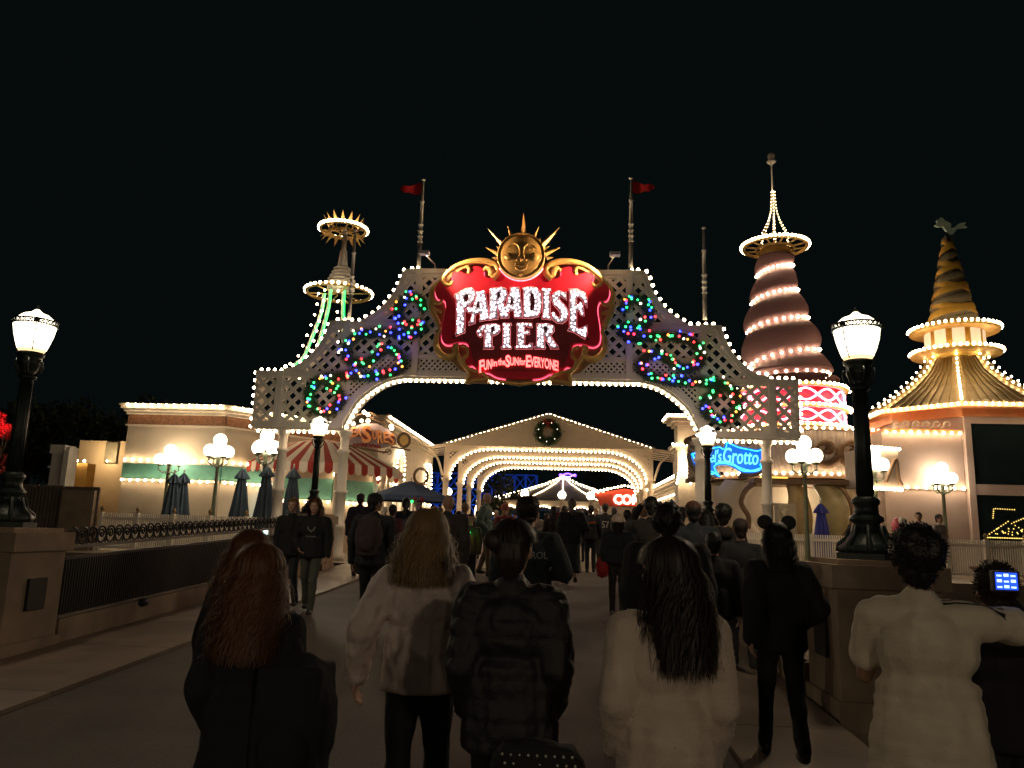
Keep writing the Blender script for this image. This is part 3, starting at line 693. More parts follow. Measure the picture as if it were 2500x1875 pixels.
b = MB(); b.tube([(sx+1.02*sr*math.cos(a), sy+.10, sz+1.02*sr*math.sin(a)) for a in [math.pi*1.15+math.pi*.7*k/20 for k in range(21)]], .02, 6); b.build('neon_halo', M['neonrose'], sun)
# bulb letters traced at sign scale
GL = {
 'P1': ([(335, 140), (480, 66), (535, 62), (572, 100), (578, 155), (555, 215), (505, 262), (448, 295), (446, 560), (455, 575), (345, 618), (350, 590), (362, 575), (362, 190), (335, 155)], [(445, 150), (478, 132), (500, 150), (498, 195), (475, 225), (446, 245)]),
 'A1': ([(582, 112), (680, 95), (695, 150), (735, 405), (746, 422), (625, 446), (632, 425), (642, 410), (632, 345), (572, 368), (565, 450), (575, 465), (498, 490), (508, 470), (530, 440), (545, 355), (500, 345), (472, 305), (500, 280), (540, 297), (558, 285), (592, 150)], [(612, 190), (632, 285), (592, 300)]),
 'R1': ([(742, 78), (880, 55), (930, 70), (948, 120), (938, 180), (903, 228), (965, 388), (975, 402), (882, 410), (837, 262), (837, 398), (847, 414), (735, 430), (745, 410), (757, 98)], [(837, 112), (860, 106), (870, 140), (862, 185), (837, 200)]),
 'A2': ([(988, 62), (1085, 55), (1092, 80), (1122, 388), (1134, 402), (1042, 402), (1036, 318), (978, 318), (974, 345), (948, 345), (935, 300), (965, 180), (1000, 85)], [(1012, 140), (1026, 255), (988, 258)]),
 'D1': ([(1130, 65), (1230, 48), (1290, 60), (1340, 110), (1357, 200), (1348, 320), (1312, 388), (1250, 404), (1138, 402), (1150, 385), (1152, 85)], [(1224, 115), (1258, 132), (1278, 200), (1270, 305), (1226, 345)]),
 'I1': ([(1365, 70), (1465, 72), (1465, 92), (1447, 102), (1448, 400), (1467, 412), (1465, 424), (1363, 412), (1365, 395), (1380, 385), (1380, 97), (1365, 87)], None),
 'S1': ([(1640, 105), (1642, 205), (1622, 172), (1590, 150), (1560, 160), (1558, 195), (1640, 285), (1667, 350), (1650, 430), (1600, 470), (1540, 462), (1490, 425), (1480, 350), (1500, 350), (1530, 400), (1570, 412), (1588, 380), (1573, 330), (1505, 250), (1480, 190), (1495, 130), (1540, 98), (1590, 102), (1615, 120)], None),
 'E1': ([(1672, 75), (1780, 78), (1862, 120), (1886, 200), (1886, 290), (1860, 222), (1820, 168), (1762, 160), (1762, 262), (1795, 258), (1812, 225), (1838, 240), (1850, 390), (1825, 375), (1803, 325), (1762, 322), (1762, 520), (1798, 545), (1838, 532), (1885, 498), (1886, 590), (1870, 655), (1750, 578), (1662, 550), (1682, 540), (1692, 530), (1692, 100)], None),
 'P2': ([(640, 520), (700, 495), (810, 485), (860, 505), (868, 545), (840, 590), (790, 615), (767, 602), (765, 740), (790, 755), (790, 768), (670, 768), (690, 745), (692, 540), (660, 560), (640, 590), (655, 615), (645, 635), (615, 615), (600, 570)], [(767, 515), (800, 515), (805, 550), (790, 580), (767, 585)]),
 'I2': ([(900, 480), (1000, 480), (1000, 495), (982, 505), (980, 740), (1000, 755), (1000, 768), (885, 768), (885, 755), (910, 740), (912, 505), (900, 495)], None),
 'E2': ([(1065, 478), (1240, 478), (1242, 522), (1212, 515), (1190, 503), (1150, 503), (1150, 583), (1175, 580), (1190, 560), (1206, 560), (1208, 602), (1185, 597), (1150, 607), (1150, 735), (1200, 740), (1222, 715), (1245, 708), (1250, 768), (1050, 768), (1050, 755), (1075, 740), (1078, 505), (1065, 495)], None),
 'R2': ([(1300, 485), (1440, 485), (1495, 510), (1500, 560), (1470, 600), (1450, 612), (1512, 710), (1540, 745), (1560, 768), (1470, 768), (1397, 622), (1385, 627), (1385, 740), (1400, 755), (1400, 768), (1275, 768), (1275, 755), (1305, 740), (1308, 505), (1300, 495)], [(1385, 515), (1420, 515), (1427, 555), (1412, 585), (1385, 592)]),
}
def pip(p, poly):
    c = False; x, z = p
    for (x1, z1), (x2, z2) in zip(poly, poly[1:]+poly[:1]):
        if (z1 > z) != (z2 > z) and x < (x2-x1)*(z-z1)/(z2-z1)+x1: c = not c
    return c
def edist(p, poly):
    d = 1e9
    for a, b_ in zip(poly, poly[1:]+poly[:1]):
        ax, az = b_[0]-a[0], b_[1]-a[1]; t = max(0, min(1, ((p[0]-a[0])*ax+(p[1]-a[1])*az)/(ax*ax+az*az+1e-9)))
        d = min(d, math.hypot(p[0]-a[0]-ax*t, p[1]-a[1]-az*t))
    return d
allb = []
for k_, (o_, h_) in GL.items():
    ow = [S2(*p, Y=YS-.15) for p in o_]; hw = [S2(*p, Y=YS-.15) for p in h_] if h_ else None
    if area(ow) < 0: ow = ow[::-1]
    b = MB(); plate(b, [ow]+([hw] if hw else []), YS-.14, .06); lt = b.build('letter', M['lettr'], sign)
    og = inset(ow+ow[:1], .022)[:-1]
    b = MB(); plate(b, [og], YS-.085, .045); b.build('letter_outline', M['maroon'], lt)  # larger maroon plate, the dark outline behind the letter
    c = MB(); 
    for q in (og+og[:1],): c.tube([(x, YS-.112, z) for x, z in q], .0055, 4, cap=False)
    c.build('neon_trim', M['neonpink'], lt)
    xs = [p[0] for p in ow]; zs = [p[1] for p in ow]; got = []
    for _ in range(2600):
        p = (random.uniform(min(xs), max(xs)), random.uniform(min(zs), max(zs)))
        if not pip(p, ow) or (hw and pip(p, hw)): continue
        if edist(p, ow) < .024 or (hw and edist(p, hw) < .02): continue
        if any((p[0]-q[0])**2+(p[1]-q[1])**2 < .066**2 for q in got): continue
        got.append(p)
    for i, p in enumerate(got): allb.append(((p[0], YS-.185, p[1]), random.choice((.017, .021, .024))))
random.shuffle(allb)
bulbs(sign, [p for p, r in allb if r > .023], .023, M['bulbp'], cap=100); bulbs(sign, [p for p, r in allb if r <= .023], .018, M['bulbp'], cap=100)
# tagline, bent along an arch
words = [('F', 628, 680, 905, 1045, 1.0), ('UN', 682, 768, 902, 1010, .8), ('in', 780, 832, 908, 978, .7), ('the', 848, 930, 893, 965, .7), ('S', 936, 985, 853, 988, 1.0), ('UN', 990, 1085, 878, 968, .8), ('for', 1097, 1168, 888, 965, .7), ('E', 1178, 1228, 855, 988, 1), ('VERYONE!', 1228, 1552, 868, 985, .8)]
b = MB(); g_ = MB()
def arcz(x): u = (x-1088)/464; return 58*u*u
for wd, xa, xb, ya, yb, _ in words:
    for rep, (mbx, of, yy, ext) in enumerate(((b, .012, YS-.105, .012), (g_, .035, YS-.085, .01))):
        v, f = textmesh(wd, 1, offset=of, ext=0); xs = [p[0] for p in v]; ys = [p[1] for p in v]
        ex = 0 if rep == 0 else 5; wx = max(xs)-min(xs); hy = max(ys)-min(ys); vv = []
        for p in v:
            px_ = xa-ex+(p[0]-min(xs))/wx*(xb-xa+2*ex); u = (p[1]-min(ys))/hy
            py_ = yb+ex-u*(yb-ya+2*ex)
            if wd == 'VERYONE!' or wd == 'F' or wd == 'UN' and xa < 800: py_ += arcz(px_)-arcz((1230 if wd[0] == 'V' else 768 if wd == 'UN' else 680))*1.0
            x_, z_ = S2(px_, py_, Y=yy); vv.append((x_, yy, z_))
        mbx.add(vv, [q[::-1] for q in f])
b.build('tagline_lettering', M['lettr'] if False else emit('tagline_face', (1.0, .30, .26), 1.2), sign)
g_.build('tagline_glow', M['neonred'], sign)
# ================================================================== garlands with coloured bulbs
def garland(side, label):
    path = [(1560, 470), (1550, 400), (1470, 360), (1390, 400), (1350, 470), (1370, 560), (1450, 600), (1540, 590), (1560, 640), (1460, 690), (1330, 670), (1200, 670), (1060, 680), (960, 740), (915, 830), (950, 900), (1050, 930), (1130, 890), (1190, 850), (1270, 800), (1340, 830), (1395, 900), (1370, 970), (1270, 1010), (1130, 1035), (1000, 1030), (860, 1035), (730, 1050), (650, 1110), (605, 1190), (640, 1290), (740, 1340), (840, 1290), (870, 1220), (835, 1150), (760, 1110)]
    w_ = [P(580+x/3.456, 620+y/3.456, YA-.18) for x, y in path]
    if side: w_ = [Vector((2*XC-p.x, p.y, p.z)) for p in w_]
    c = catmull(w_, 6); t = thing('garland', (w_[0].x, YA-.1, zb), label, 'garland', 'lit pine garlands on the arch')
    b = MB(); pts = walk(c, .012)
    for p in pts:
        for _ in range(26):
            a = random.uniform(0, 2*math.pi); e = random.uniform(-.5, .5); l = random.uniform(.09, .22)
            d = Vector((math.cos(a), e*.8-.1, math.sin(a))).normalized(); s_ = Vector((random.uniform(-1, 1), random.uniform(-1, 1), random.uniform(-1, 1))).normalized()*.012
            q = p+Vector((random.uniform(-.07, .07),)*1+(random.uniform(-.03, .03), random.uniform(-.04, .04)))
            b.add([q-s_, q+s_, q+d*l], [(0, 1, 2)])
    b.build('foliage', M['gardark'], t)
    cols = ['xr', 'xg', 'xb', 'xo', 'xw', 'xg', 'xb', 'xg', 'xb', 'xg', 'xr']; k = 0
    for p in walk(c, .08):
        a = random.uniform(0, 2*math.pi); rr = random.uniform(.0, .19); q = p+Vector((rr*math.cos(a), -.13-random.uniform(0, .05), rr*math.sin(a)))
        bulbs(t, [q], .034, M[random.choice(cols)], name='coloured_bulb', cap=100)
garland(0, 'scrolling pine garland with coloured bulbs on the left half of the arch')
garland(1, 'scrolling pine garland with coloured bulbs on the right half of the arch')
# ================================================================== helpers for buildings
def wallbulbs(root, p, q, step=.33, r=.045, used=None, cap=100, m=None): bulbs(root, walk([p, q], step), r, m, cap=cap)
def face_strip(b, p, q, z0, z1, th, out, mi=0):
    """a board along p->q (xy), from z0 to z1, standing `out` proud towards the outside normal"""
    p, q = Vector(p), Vector(q); d = (q-p).normalized(); n = Vector((d.y, -d.x))
    a, c = p+n*out, q+n*out; e, g = p+n*(out-th), q+n*(out-th)
    v = [(a.x, a.y, z0), (c.x, c.y, z0), (g.x, g.y, z0), (e.x, e.y, z0), (a.x, a.y, z1), (c.x, c.y, z1), (g.x, g.y, z1), (e.x, e.y, z1)]
    b.add(v, [(0, 3, 2, 1), (4, 5, 6, 7), (0, 1, 5, 4), (1, 2, 6, 5), (2, 3, 7, 6), (3, 0, 4, 7)], mi=mi)
def along(p, q, z, out, step, ends=.1):
    p, q = Vector(p), Vector(q); d = (q-p).normalized(); n = Vector((d.y, -d.x)); p = p+d*ends; q = q-d*ends
    return walk([(p.x+n.x*out, p.y+n.y*out, z), (q.x+n.x*out, q.y+n.y*out, z)], step)
# ---------------------------------------------------------------- cream shop, left
A_, B_, C_ = (-15.3, 26.0), (-11.8, 26.0), (-8.4, 31.0)
shop = thing('cream_shop', (-12.5, 29, GZ), 'cream shop with terracotta frieze and teal band between bulb rows, left of the arch', 'building')
b = MB(); b.prism([(-15.3, 26), (-11.8, 26), (-8.9, 30.3), (-8.9, 34), (-15.3, 34)], GZ, 5.2); b.build('wall', M['wall'], shop)
b = MB(); 
for p, q in ((A_, B_), (B_, (-8.9, 30.3))):
    face_strip(b, p, q, 4.86, 5.2, .05, .053)
b.build('frieze', M['frieze'], shop)
b = MB(); k = .25
def cornice(b, ring, z, steps):
    for dz0, dz1, o in steps:
        cx = sum(p[0] for p in ring)/len(ring); cyy = sum(p[1] for p in ring)/len(ring)
        rg = []
        n = len(ring)
        for i in range(n):
            a, c, e = Vector(ring[i-1]), Vector(ring[i]), Vector(ring[(i+1) % n])
            d1 = (c-a).normalized(); d2 = (e-c).normalized(); n1 = Vector((d1.y, -d1.x)); n2 = Vector((d2.y, -d2.x)); m_ = (n1+n2)
            m_ = m_/max(.3, m_.length_squared/2); rg.append((c.x+m_.x*o, c.y+m_.y*o))
        b.prism(rg, z+dz0, z+dz1)
ring = [(-15.3, 26), (-11.8, 26), (-8.9, 30.3), (-8.9, 34), (-15.3, 34)]
cornice(b, ring, 5.2, [(.003, .10, .07), (.10, .2, .14), (.2, .30, .22), (.30, .36, .27)])
cornice(b, ring, 4.8, [(0, .055, .065)])
b.build('cornice', M['cream'], shop)
b = MB()
for p, q in ((A_, B_), (B_, (-8.9, 30.3))): face_strip(b, p, q, 2.98, 3.5, .04, .043)
b.build('teal_band', M['teal'], shop)
b = MB()
for p, q in ((A_, B_), (B_, (-8.9, 30.3))):
    face_strip(b, p, q, 3.5, 3.57, .09, .093); face_strip(b, p, q, 2.9, 2.98, .09, .093)
b.build('band_moulding', M['cream'], shop)
for p, q in ((A_, B_), (B_, (-8.9, 30.3))):
    bulbs(shop, along(p, q, 5.5, .34, .27), .05); bulbs(shop, along(p, q, 3.62, .12, .27), .045); bulbs(shop, along(p, q, 2.92, .15, .27), .045)
# tan annexe, yellow wall, white pilaster, palm trees
t = thing('tan_annexe', (-17.3, 30, GZ), 'plain tan block with one narrow window slot, left of the cream shop', 'building')
b = MB(); p0, p1 = P(196, 1075, 29), P(322, 1075, 29); b.box((p0.x, 29, GZ), (p1.x+1.2, 33, p0.z)); b.build('wall', M['walltan'], t)
q0, q1 = P(262, 1080, 28.98), P(285, 1130, 28.98); b = MB(); b.box((q0.x, 28.9, q1.z), (q1.x, 28.995, q0.z)); b.build('window', M['conesil'], t); bulbs(t, [(q0.x+.2, 28.8, q1.z+.05)], .04); point_light('wall_fill', (q0.x+.2, 28.2, q1.z+.3), (1, .72, .42), 38, .1, t)  # point light: unseen fill added near the bulb to brighten the tan wall
t = thing('yellow_wall', (P(186, 1160, 27.5).x, 28, GZ), 'small lit yellow wall topped by three bulbs beside the tan block', 'building')
a0, a1 = P(166, 1130, 27.5), P(207, 1190, 27.5); b = MB(); b.box((a0.x, 27.5, GZ-1), (a1.x, 28, a0.z)); b.build('wall', mat('yellow_stucco', (.70, .40, .10), .8), t)
bulbs(t, [(a0.x+.1+k*(a1.x-a0.x-.2)/2, 27.42, a0.z+.08) for k in range(3)], .05)
t = thing('white_pilaster', (P(142, 1160, 26).x, 26, GZ), 'grey white moulded pilaster standing beyond the screen fence at left', 'pilaster')
a0, a1 = P(130, 1090, 26), P(158, 1190, 26); b = MB(); b.box((a0.x, 26, GZ-.5), (a1.x, 26.5, a0.z)); b.box((a0.x-.06, 25.94, a0.z-.25), (a1.x-.15, 26.56, a0.z+.06)); b.box((a1.x-.14, 25.9, GZ-.5), (a1.x+.05, 26.3, a0.z-.12)); b.box((a0.x-.05, 25.93, a0.z-.75), (a1.x-.16, 26.0, a0.z-.68)); b.build('shaft', M['pole'], t)
# grey screen fence
t = thing('screen_fence', (-16, 21.3, GZ), 'tall grey vertical-board screen fence behind the left pedestal', 'fence')
a0 = P(20, 1180, 21.3); a1 = P(150, 1185, 21.3); a2 = P(240, 1200, 21.3); b = MB(); x = a0.x
while x < a1.x: b.box((x, 21.3, GZ-1.6), (x+.075, 21.36, a1.z)); x += .105
b.box((a0.x, 21.362, GZ-1.6), (a2.x, 21.42, a1.z-.02)); b.build('boards', M['fencegrey'], t)
b = MB(); b.box((a1.x+.1, 21.22, GZ-1.6), (a1.x+1.05, 21.355, a1.z-.12)); b.build('render_panel', M['parapet'], t)
# white picket fences on the waterfront
def picket(x0, x1, y, label, posts=1.05, slant=0):
    t = thing('picket_fence', ((x0+x1)/2, y, GZ), label, 'fence', 'white waterfront fences')
    b = MB(); x = x0
    while x < x1: b.box((x, y, GZ+.12), (x+.03, y+.03, GZ+1.04)); x += .062
    b.build('pickets', M['fence'], t)
    b = MB(); b.box((x0, y-.02, GZ+.86), (x1, y+.045, GZ+.93)); b.box((x0, y-.02, GZ+.06), (x1, y+.045, GZ+.13)); b.build('rail', M['fence'], t)
    x = x0; 
    while x < x1+.1:
        b = MB(); b.box((x-.05, y-.06, GZ), (x+.05, y+.06, GZ+1.06)); p_ = b.build('post', M['fence'], t)
        b = MB(); b.lathe([(.05, 1.06), (.02, 1.09), (.055, 1.13), (.06, 1.16), (.04, 1.21), (.01, 1.225)], (x, y, GZ), 8); b.build('finial', M['bronze'], p_); x += posts
    return t
picket(-13.1, -8.6, 21.5, 'white picket fence with round finials in front of the cream shop')
picket(3.6, 8.3, 22.4, 'white picket fence beyond the right railing below the curved canopy')
picket(9.6, 15.5, 23.0, 'white picket fence in front of the dark corner window on the right')
# ---------------------------------------------------------------- cluster globe lamps
def globe_lamp(loc, h, label, gr=.2):
    x, y, z = loc; t = thing('globe_lamp', loc, label, 'street lamp', 'cluster lamps with white globes')
    b = MB(); b.lathe([(.16, 0), (.16, .1), (.09, .3), (.07, .5), (.06, h*.5), (.05, h-.75), (.09, h-.72), (.06, h-.68), (.06, h-.5), (.10, h-.42), (.05, h-.38)], (x, y, z), 10); b.build('post', M['iron2'], t)
    for k in range(4):
        a = k*math.pi/2+.5; ca, sa = math.cos(a)*.3, math.sin(a)*.3
        b = MB(); b.tube([(x, y, z+h-.62), (x+ca*.6, y+sa*.6, z+h-.68), (x+ca*1.05, y+sa*1.05, z+h-.58), (x+ca, y+sa, z+h-.46)], .025, 6); b.lathe([(.05, -.46), (.10, -.43), (.10, -.40), (.06, -.38)], (x+ca, y+sa, z+h), 8); b.build('arm', M['iron2'], t)
        b = MB(); b.ell((x+ca, y+sa, z+h-.24), gr*.92, 14, 10); b.build('globe', M['globe'], t)
    b = MB(); b.ell((x, y, z+h+.08), gr, 14, 10); b.build('globe', M['globe'], t)
    return t
M['iron2'] = mat('lamp_green_paint', (.12, .14, .09), .5, var=.15)
gl0 = None
for px_, py_, Y, lb in ((416, 1105, 27.0-1.6, 'cluster globe lamp farthest left, in front of the teal band'), (537, 1082, 23.5, 'cluster globe lamp before the corner of the cream shop'), (652, 1072, 22.6, 'cluster globe lamp shining under the left end of the arch'),
                        (1962, 1090, 21.5, 'brightest cluster globe lamp at the right end of the arch'), (2133, 1115, 25, 'cluster globe lamp half hidden by the largest lantern post'), (2299, 1150, 26, 'cluster globe lamp against the rose wall at right')):
    q = P(px_, py_, Y)
    if gl0 is None: gh = q.z-GZ; gl0 = globe_lamp((q.x, q.y, GZ), gh, lb)
    else: g2 = copy_tree(gl0, (q.x, q.y, GZ), rotz=random.uniform(0, 1)); g2['label'] = lb; g2.scale = (1, 1, (q.z-GZ)/gh)
    print('globe lamp', round(q.z-GZ, 2))
# ---------------------------------------------------------------- closed umbrellas
def closed_umbrella(loc, h, label, m, lean=0):
    x, y, z = loc; t = thing('closed_umbrella', loc, label, 'umbrella', 'closed cafe umbrellas')
    b = MB(); n = 18; prof = [(.03, h+.02), (.07, h-.03), (.15, h-.20), (.17, h-.27), (.09, h-.29), (.13, h-.6), (.17, h-1.0), (.23, h-1.5), (.29, h-1.78)]
    v = []
    for i, (r_, zz) in enumerate(prof):
        for k in range(n):
            a = 2*math.pi*k/n; rr = r_*(1+.42*(k % 2)*min(1, i/2)); v.append((x+rr*math.cos(a), y+rr*math.sin(a), z+zz+(.05*(k % 2) if i == len(prof)-1 else 0)))
    f = [(i*n+k, i*n+(k+1) % n, (i+1)*n+(k+1) % n, (i+1)*n+k) for i in range(len(prof)-1) for k in range(n)]+[tuple(range(n))]
    b.add(v, f, False); b.build('canopy', m, t)
    b = MB(); b.lathe([(.022, 0), (.022, h+.10), (.035, h+.11), (.01, h+.16)], (x, y, z), 6); b.build('pole', M['pole'], t)
    b = MB(); b.lathe([(.2, 0), (.2, .06), (.05, .1)], (x, y, z), 10); b.build('base', M['black'], t)
    return t
for px_, Y, h, lb, mm in ((422, 23.4, 2.28, 'closed blue-grey umbrella, left of the pair before the cream shop', 'umb'), (445, 23.7, 2.32, 'closed blue-grey umbrella, right of the pair before the cream shop', 'umb'), (588, 23.0, 2.45, 'closed teal umbrella in front of the corner of the cream shop', 'umb'), (648, 22.4, 2.5, 'closed dark umbrella beside the left column of the arch', 'umb'), (713, 22.8, 2.5, 'closed teal umbrella between the two left columns of the arch', 'umb'), (2002, 25.0, 2.0, 'closed bright blue umbrella under the curved canopy', 'umbblue')):
    q = P(px_, 1200, Y); closed_umbrella((q.x, Y, GZ), h, lb, M[mm] if mm == 'umb' else mat('umbrella_bright_blue', (.04, .05, .30), .8))
# open umbrella
q = P(1003, 1200, 24.5); x, y = q.x, 24.5; t = thing('open_umbrella', (x, y, GZ), 'open dark blue umbrella above the crowd left of the hall', 'umbrella')
zt = P(1003, 1174, y).z; ze = P(1003, 1212, y).z; b = MB(); n = 8; v = [(x, y, zt)]
for rr, zz in ((.3, zt-.08), (.8, zt-(zt-ze)*.62), (1.32, ze)):
    v += [(x+rr*math.cos(math.pi/8+k*math.pi/4), y+rr*math.sin(math.pi/8+k*math.pi/4), zz) for k in range(n)]
v += [(x+1.33*math.cos(math.pi/8+k*math.pi/4), y+1.33*math.sin(math.pi/8+k*math.pi/4), ze-.16) for k in range(n)]
f = [(0, 1+k, 1+(k+1) % n) for k in range(n)]+[(1+i*n+k, 1+i*n+(k+1) % n, 1+(i+1)*n+(k+1) % n, 1+(i+1)*n+k) for i in range(3) for k in range(n)]
b.add(v, f); b.build('canopy', M['umbblue'], t); b = MB(); b.lathe([(.025, 0), (.025, zt-GZ+.1)], (x, y, GZ), 8); b.build('pole', M['pole'], t)
# ---------------------------------------------------------------- striped octagonal pavilion
pc = P(775, 1200, 29.3); px0, py0 = pc.x, 29.3; Rv = 3.35; zev = P(835, 1128, py0-Rv).z; zap = zev+1.15; zin = zev+.88
pav = thing('striped_pavilion', (px0, py0, GZ), 'octagonal pavilion under a red and white striped awning, behind the left leg of the arch', 'pavilion')
aw = MB(); vl = MB(); a0 = math.radians(-90-22.5+8)
def oc(r_, k): a = a0+k*math.pi/4; return Vector((px0+r_*math.cos(a), py0+r_*math.sin(a)))
for k in range(8):
    p, q = oc(Rv, k), oc(Rv, k+1); pi, qi = oc(Rv*.42, k), oc(Rv*.42, k+1); ns = 9; d = (q-p)
    for s_ in range(ns):
        u0, u1 = s_/ns, (s_+1)/ns; a, c = p+d*u0, p+d*u1; e, g = pi+(qi-pi)*u0, pi+(qi-pi)*u1; mi = s_ % 2
        aw.add([(a.x, a.y, zev), (c.x, c.y, zev), (g.x, g.y, zin), (e.x, e.y, zin)], [(0, 1, 2, 3)], mi=mi)
        aw.add([(e.x, e.y, zin), (g.x, g.y, zin), (px0, py0, zap)], [(0, 1, 2)], mi=mi)
        # scalloped valance
        o_ = (Vector((a.x-px0, a.y-py0)).normalized())*.012; nn = 5; v = []
        for j in range(nn+1):
            w_ = j/nn; pt = a+(c-a)*w_; drop = .26+.12*math.sin(math.pi*w_)**.6; v += [(pt.x+o_.x, pt.y+o_.y, zev), (pt.x+o_.x*3, pt.y+o_.y*3, zev-drop)]
        vl.add(v, [(2*j, 2*j+1, 2*j+3, 2*j+2) for j in range(nn)], mi=mi)
aw.build('awning', [M['canvas'], M['canred']], pav); vl.build('valance', [M['canvas'], M['canred']], pav)
rin = 2.75
for k in range(8):
    p = oc(rin, k); b = MB(); b.lathe([(.11, 0), (.11, .2), (.08, .25), (.075, zev-GZ-.15), (.11, zev-GZ-.1), (.11, zev-GZ+.2)], (p.x, p.y, GZ), 10); b.build('post', M['cream'], pav)
wl = [tuple(oc(2.3, k)) for k in range(8)]; b = MB(); b.prism(wl, GZ, zev-.05); b.build('wall', M['wall'], pav)
b = MB(); c = MB(); e = MB()
for k in range(8):
    p, q = wl[k], wl[(k+1) % 8]
    if k in (0, 1, 2, 3): face_strip(b, p, q, zev-1.25, zev-.5, .05, .053); face_strip(c, p, q, zev-1.33, zev-1.25, .08, .083); bulbs(pav, along(p, q, zev-1.33, .15, .26), .045)
    if k in (6, 7): face_strip(e, tuple(Vector(p)*.9+Vector(q)*.1), tuple(Vector(p)*.1+Vector(q)*.9), GZ+.5, zev-.7, .03, .033)
b.build('teal_band', M['teal'], pav); c.build('moulding', M['cream'], pav); e.build('lit_window', M['shopcool'], pav)
bulbs(pav, [(oc(rin-.2, k).x, oc(rin-.2, k).y, zev-.35) for k in range(8)], .06)
# ---------------------------------------------------------------- long shop fronts either side of the street
def streetfront(x, sg, y0, y1, z1, label, bays=5):
    t = thing('shop_row', (x, (y0+y1)/2, GZ), label, 'building', 'shop rows along the street')
    b = MB(); b.box((min(x, x-sg*5), y0, GZ), (max(x, x-sg*5), y1, z1-.5)); b.build('wall', M['cream'], t)
    b = MB()
    for h0, h1, o in ((-.5, -.38, .10), (-.38, -.24, .22), (-.24, -.1, .34), (-.1, 0, .4)): b.box((min(x-sg*5, x+sg*o), y0-o, z1+h0+.002), (max(x-sg*5, x+sg*o), y1, z1+h1))
    b.build('cornice', M['cream'], t)
    wbm = MB(); fr = MB(); L = (y1-y0)/bays
    for k in range(bays):
        ya, yb = y0+L*k+.35, y0+L*(k+1)-.35
        wbm.box((min(x, x+sg*.02), ya, GZ+.7), (max(x, x+sg*.02), yb, GZ+2.4))
        fr.box((min(x, x+sg*.07), ya-.12, GZ+.58), (max(x, x+sg*.07), yb+.12, GZ+.69)); fr.box((min(x, x+sg*.09), ya-.12, GZ+2.41), (max(x, x+sg*.09), yb+.12, GZ+2.55))
        for yy in (ya-.12, (ya+yb)/2-.03, yb+.02): fr.box((min(x, x+sg*.06), yy, GZ+.692), (max(x, x+sg*.06), yy+.08, GZ+2.408))
    wbm.build('shop_window', M['shopglow'], t); fr.build('window_frame', M['cream'], t)
    bulbs(t, walk([(x+sg*.45, y0, z1-.02), (x+sg*.45, y1, z1-.02)], .26), .05, M['bulbfar'])
    bulbs(t, walk([(x+sg*.2, y0+.5, GZ+2.9), (x+sg*.2, y1, GZ+2.9)], .5), .04, M['bulbfar'])
    return t
rowL = streetfront(-8.4, 1, 34.2, 48.5, 6.5, 'cream shop row with a bulb-lined cornice receding left of the hall')
rowR = streetfront(5.5, -1, 35.5, 49.5, 4.4, 'cream shop row with a low bulb-lined roof receding right of the hall', 6)
for s_, y_ in ((1, 47.0), (1, 42.2)):
    pass
pts = []
for yc in (46.6, 38.5):
    for k in range(13):
        a = math.pi*k/12; pts.append((-8.25, yc+.9*math.cos(a), 4.5+.9*math.sin(a)))
    for k in range(6): pts += [(-8.25, yc+.9, 4.5-.25*(k+1)), (-8.25, yc-.9, 4.5-.25*(k+1))]
bulbs(rowL, pts, .055)
# corner tower of the right row
t = thing('corner_pilaster', (5.6, 34.6, GZ), 'tall cream corner pier with stepped lit cornices right of the hall', 'pier')
q = P(1672, 1030, 34.5); zt = q.z; b = MB(); b.box((q.x-.35, 34.3, GZ), (q.x+.75, 35.4, zt-.2)); b.build('shaft', M['cream'], t)
for grp in (((zt-.2, .12), (zt-.05, .3), (zt+.1, .45)), ((zt-1.3, .12), (zt-1.18, .25))):
  b = MB()
  for z_, o in grp: b.box((q.x-.35-o, 34.3-o, z_+.002), (q.x+.75+o, 35.4+o, z_+.15 if z_ > zt-1 else z_+.12))
  b.build('cornice', M['cream'], t)
pts = walk([(q.x-.82, 33.8, zt+.2), (q.x+1.2, 33.8, zt+.2)], .16)+walk([(q.x-.82, 33.8, zt+.2), (q.x-.82, 35.6, zt+.2)], .16)+walk([(q.x-.6, 34.0, zt-1.05), (q.x+1.0, 34.0, zt-1.05)], .16)
a0 = P(1668, 1100, 34.0)
pts += walk([(a0.x, 34.0, a0.z), (a0.x-.28, 34.0, a0.z-1.4)], .15)+walk([(a0.x, 34.0, a0.z), (a0.x+.3, 34.0, a0.z-1.4)], .15)+walk([(a0.x-.12, 34.0, a0.z-.7), (a0.x+.15, 34.0, a0.z-.7)], .14)
bulbs(t, pts, .05)
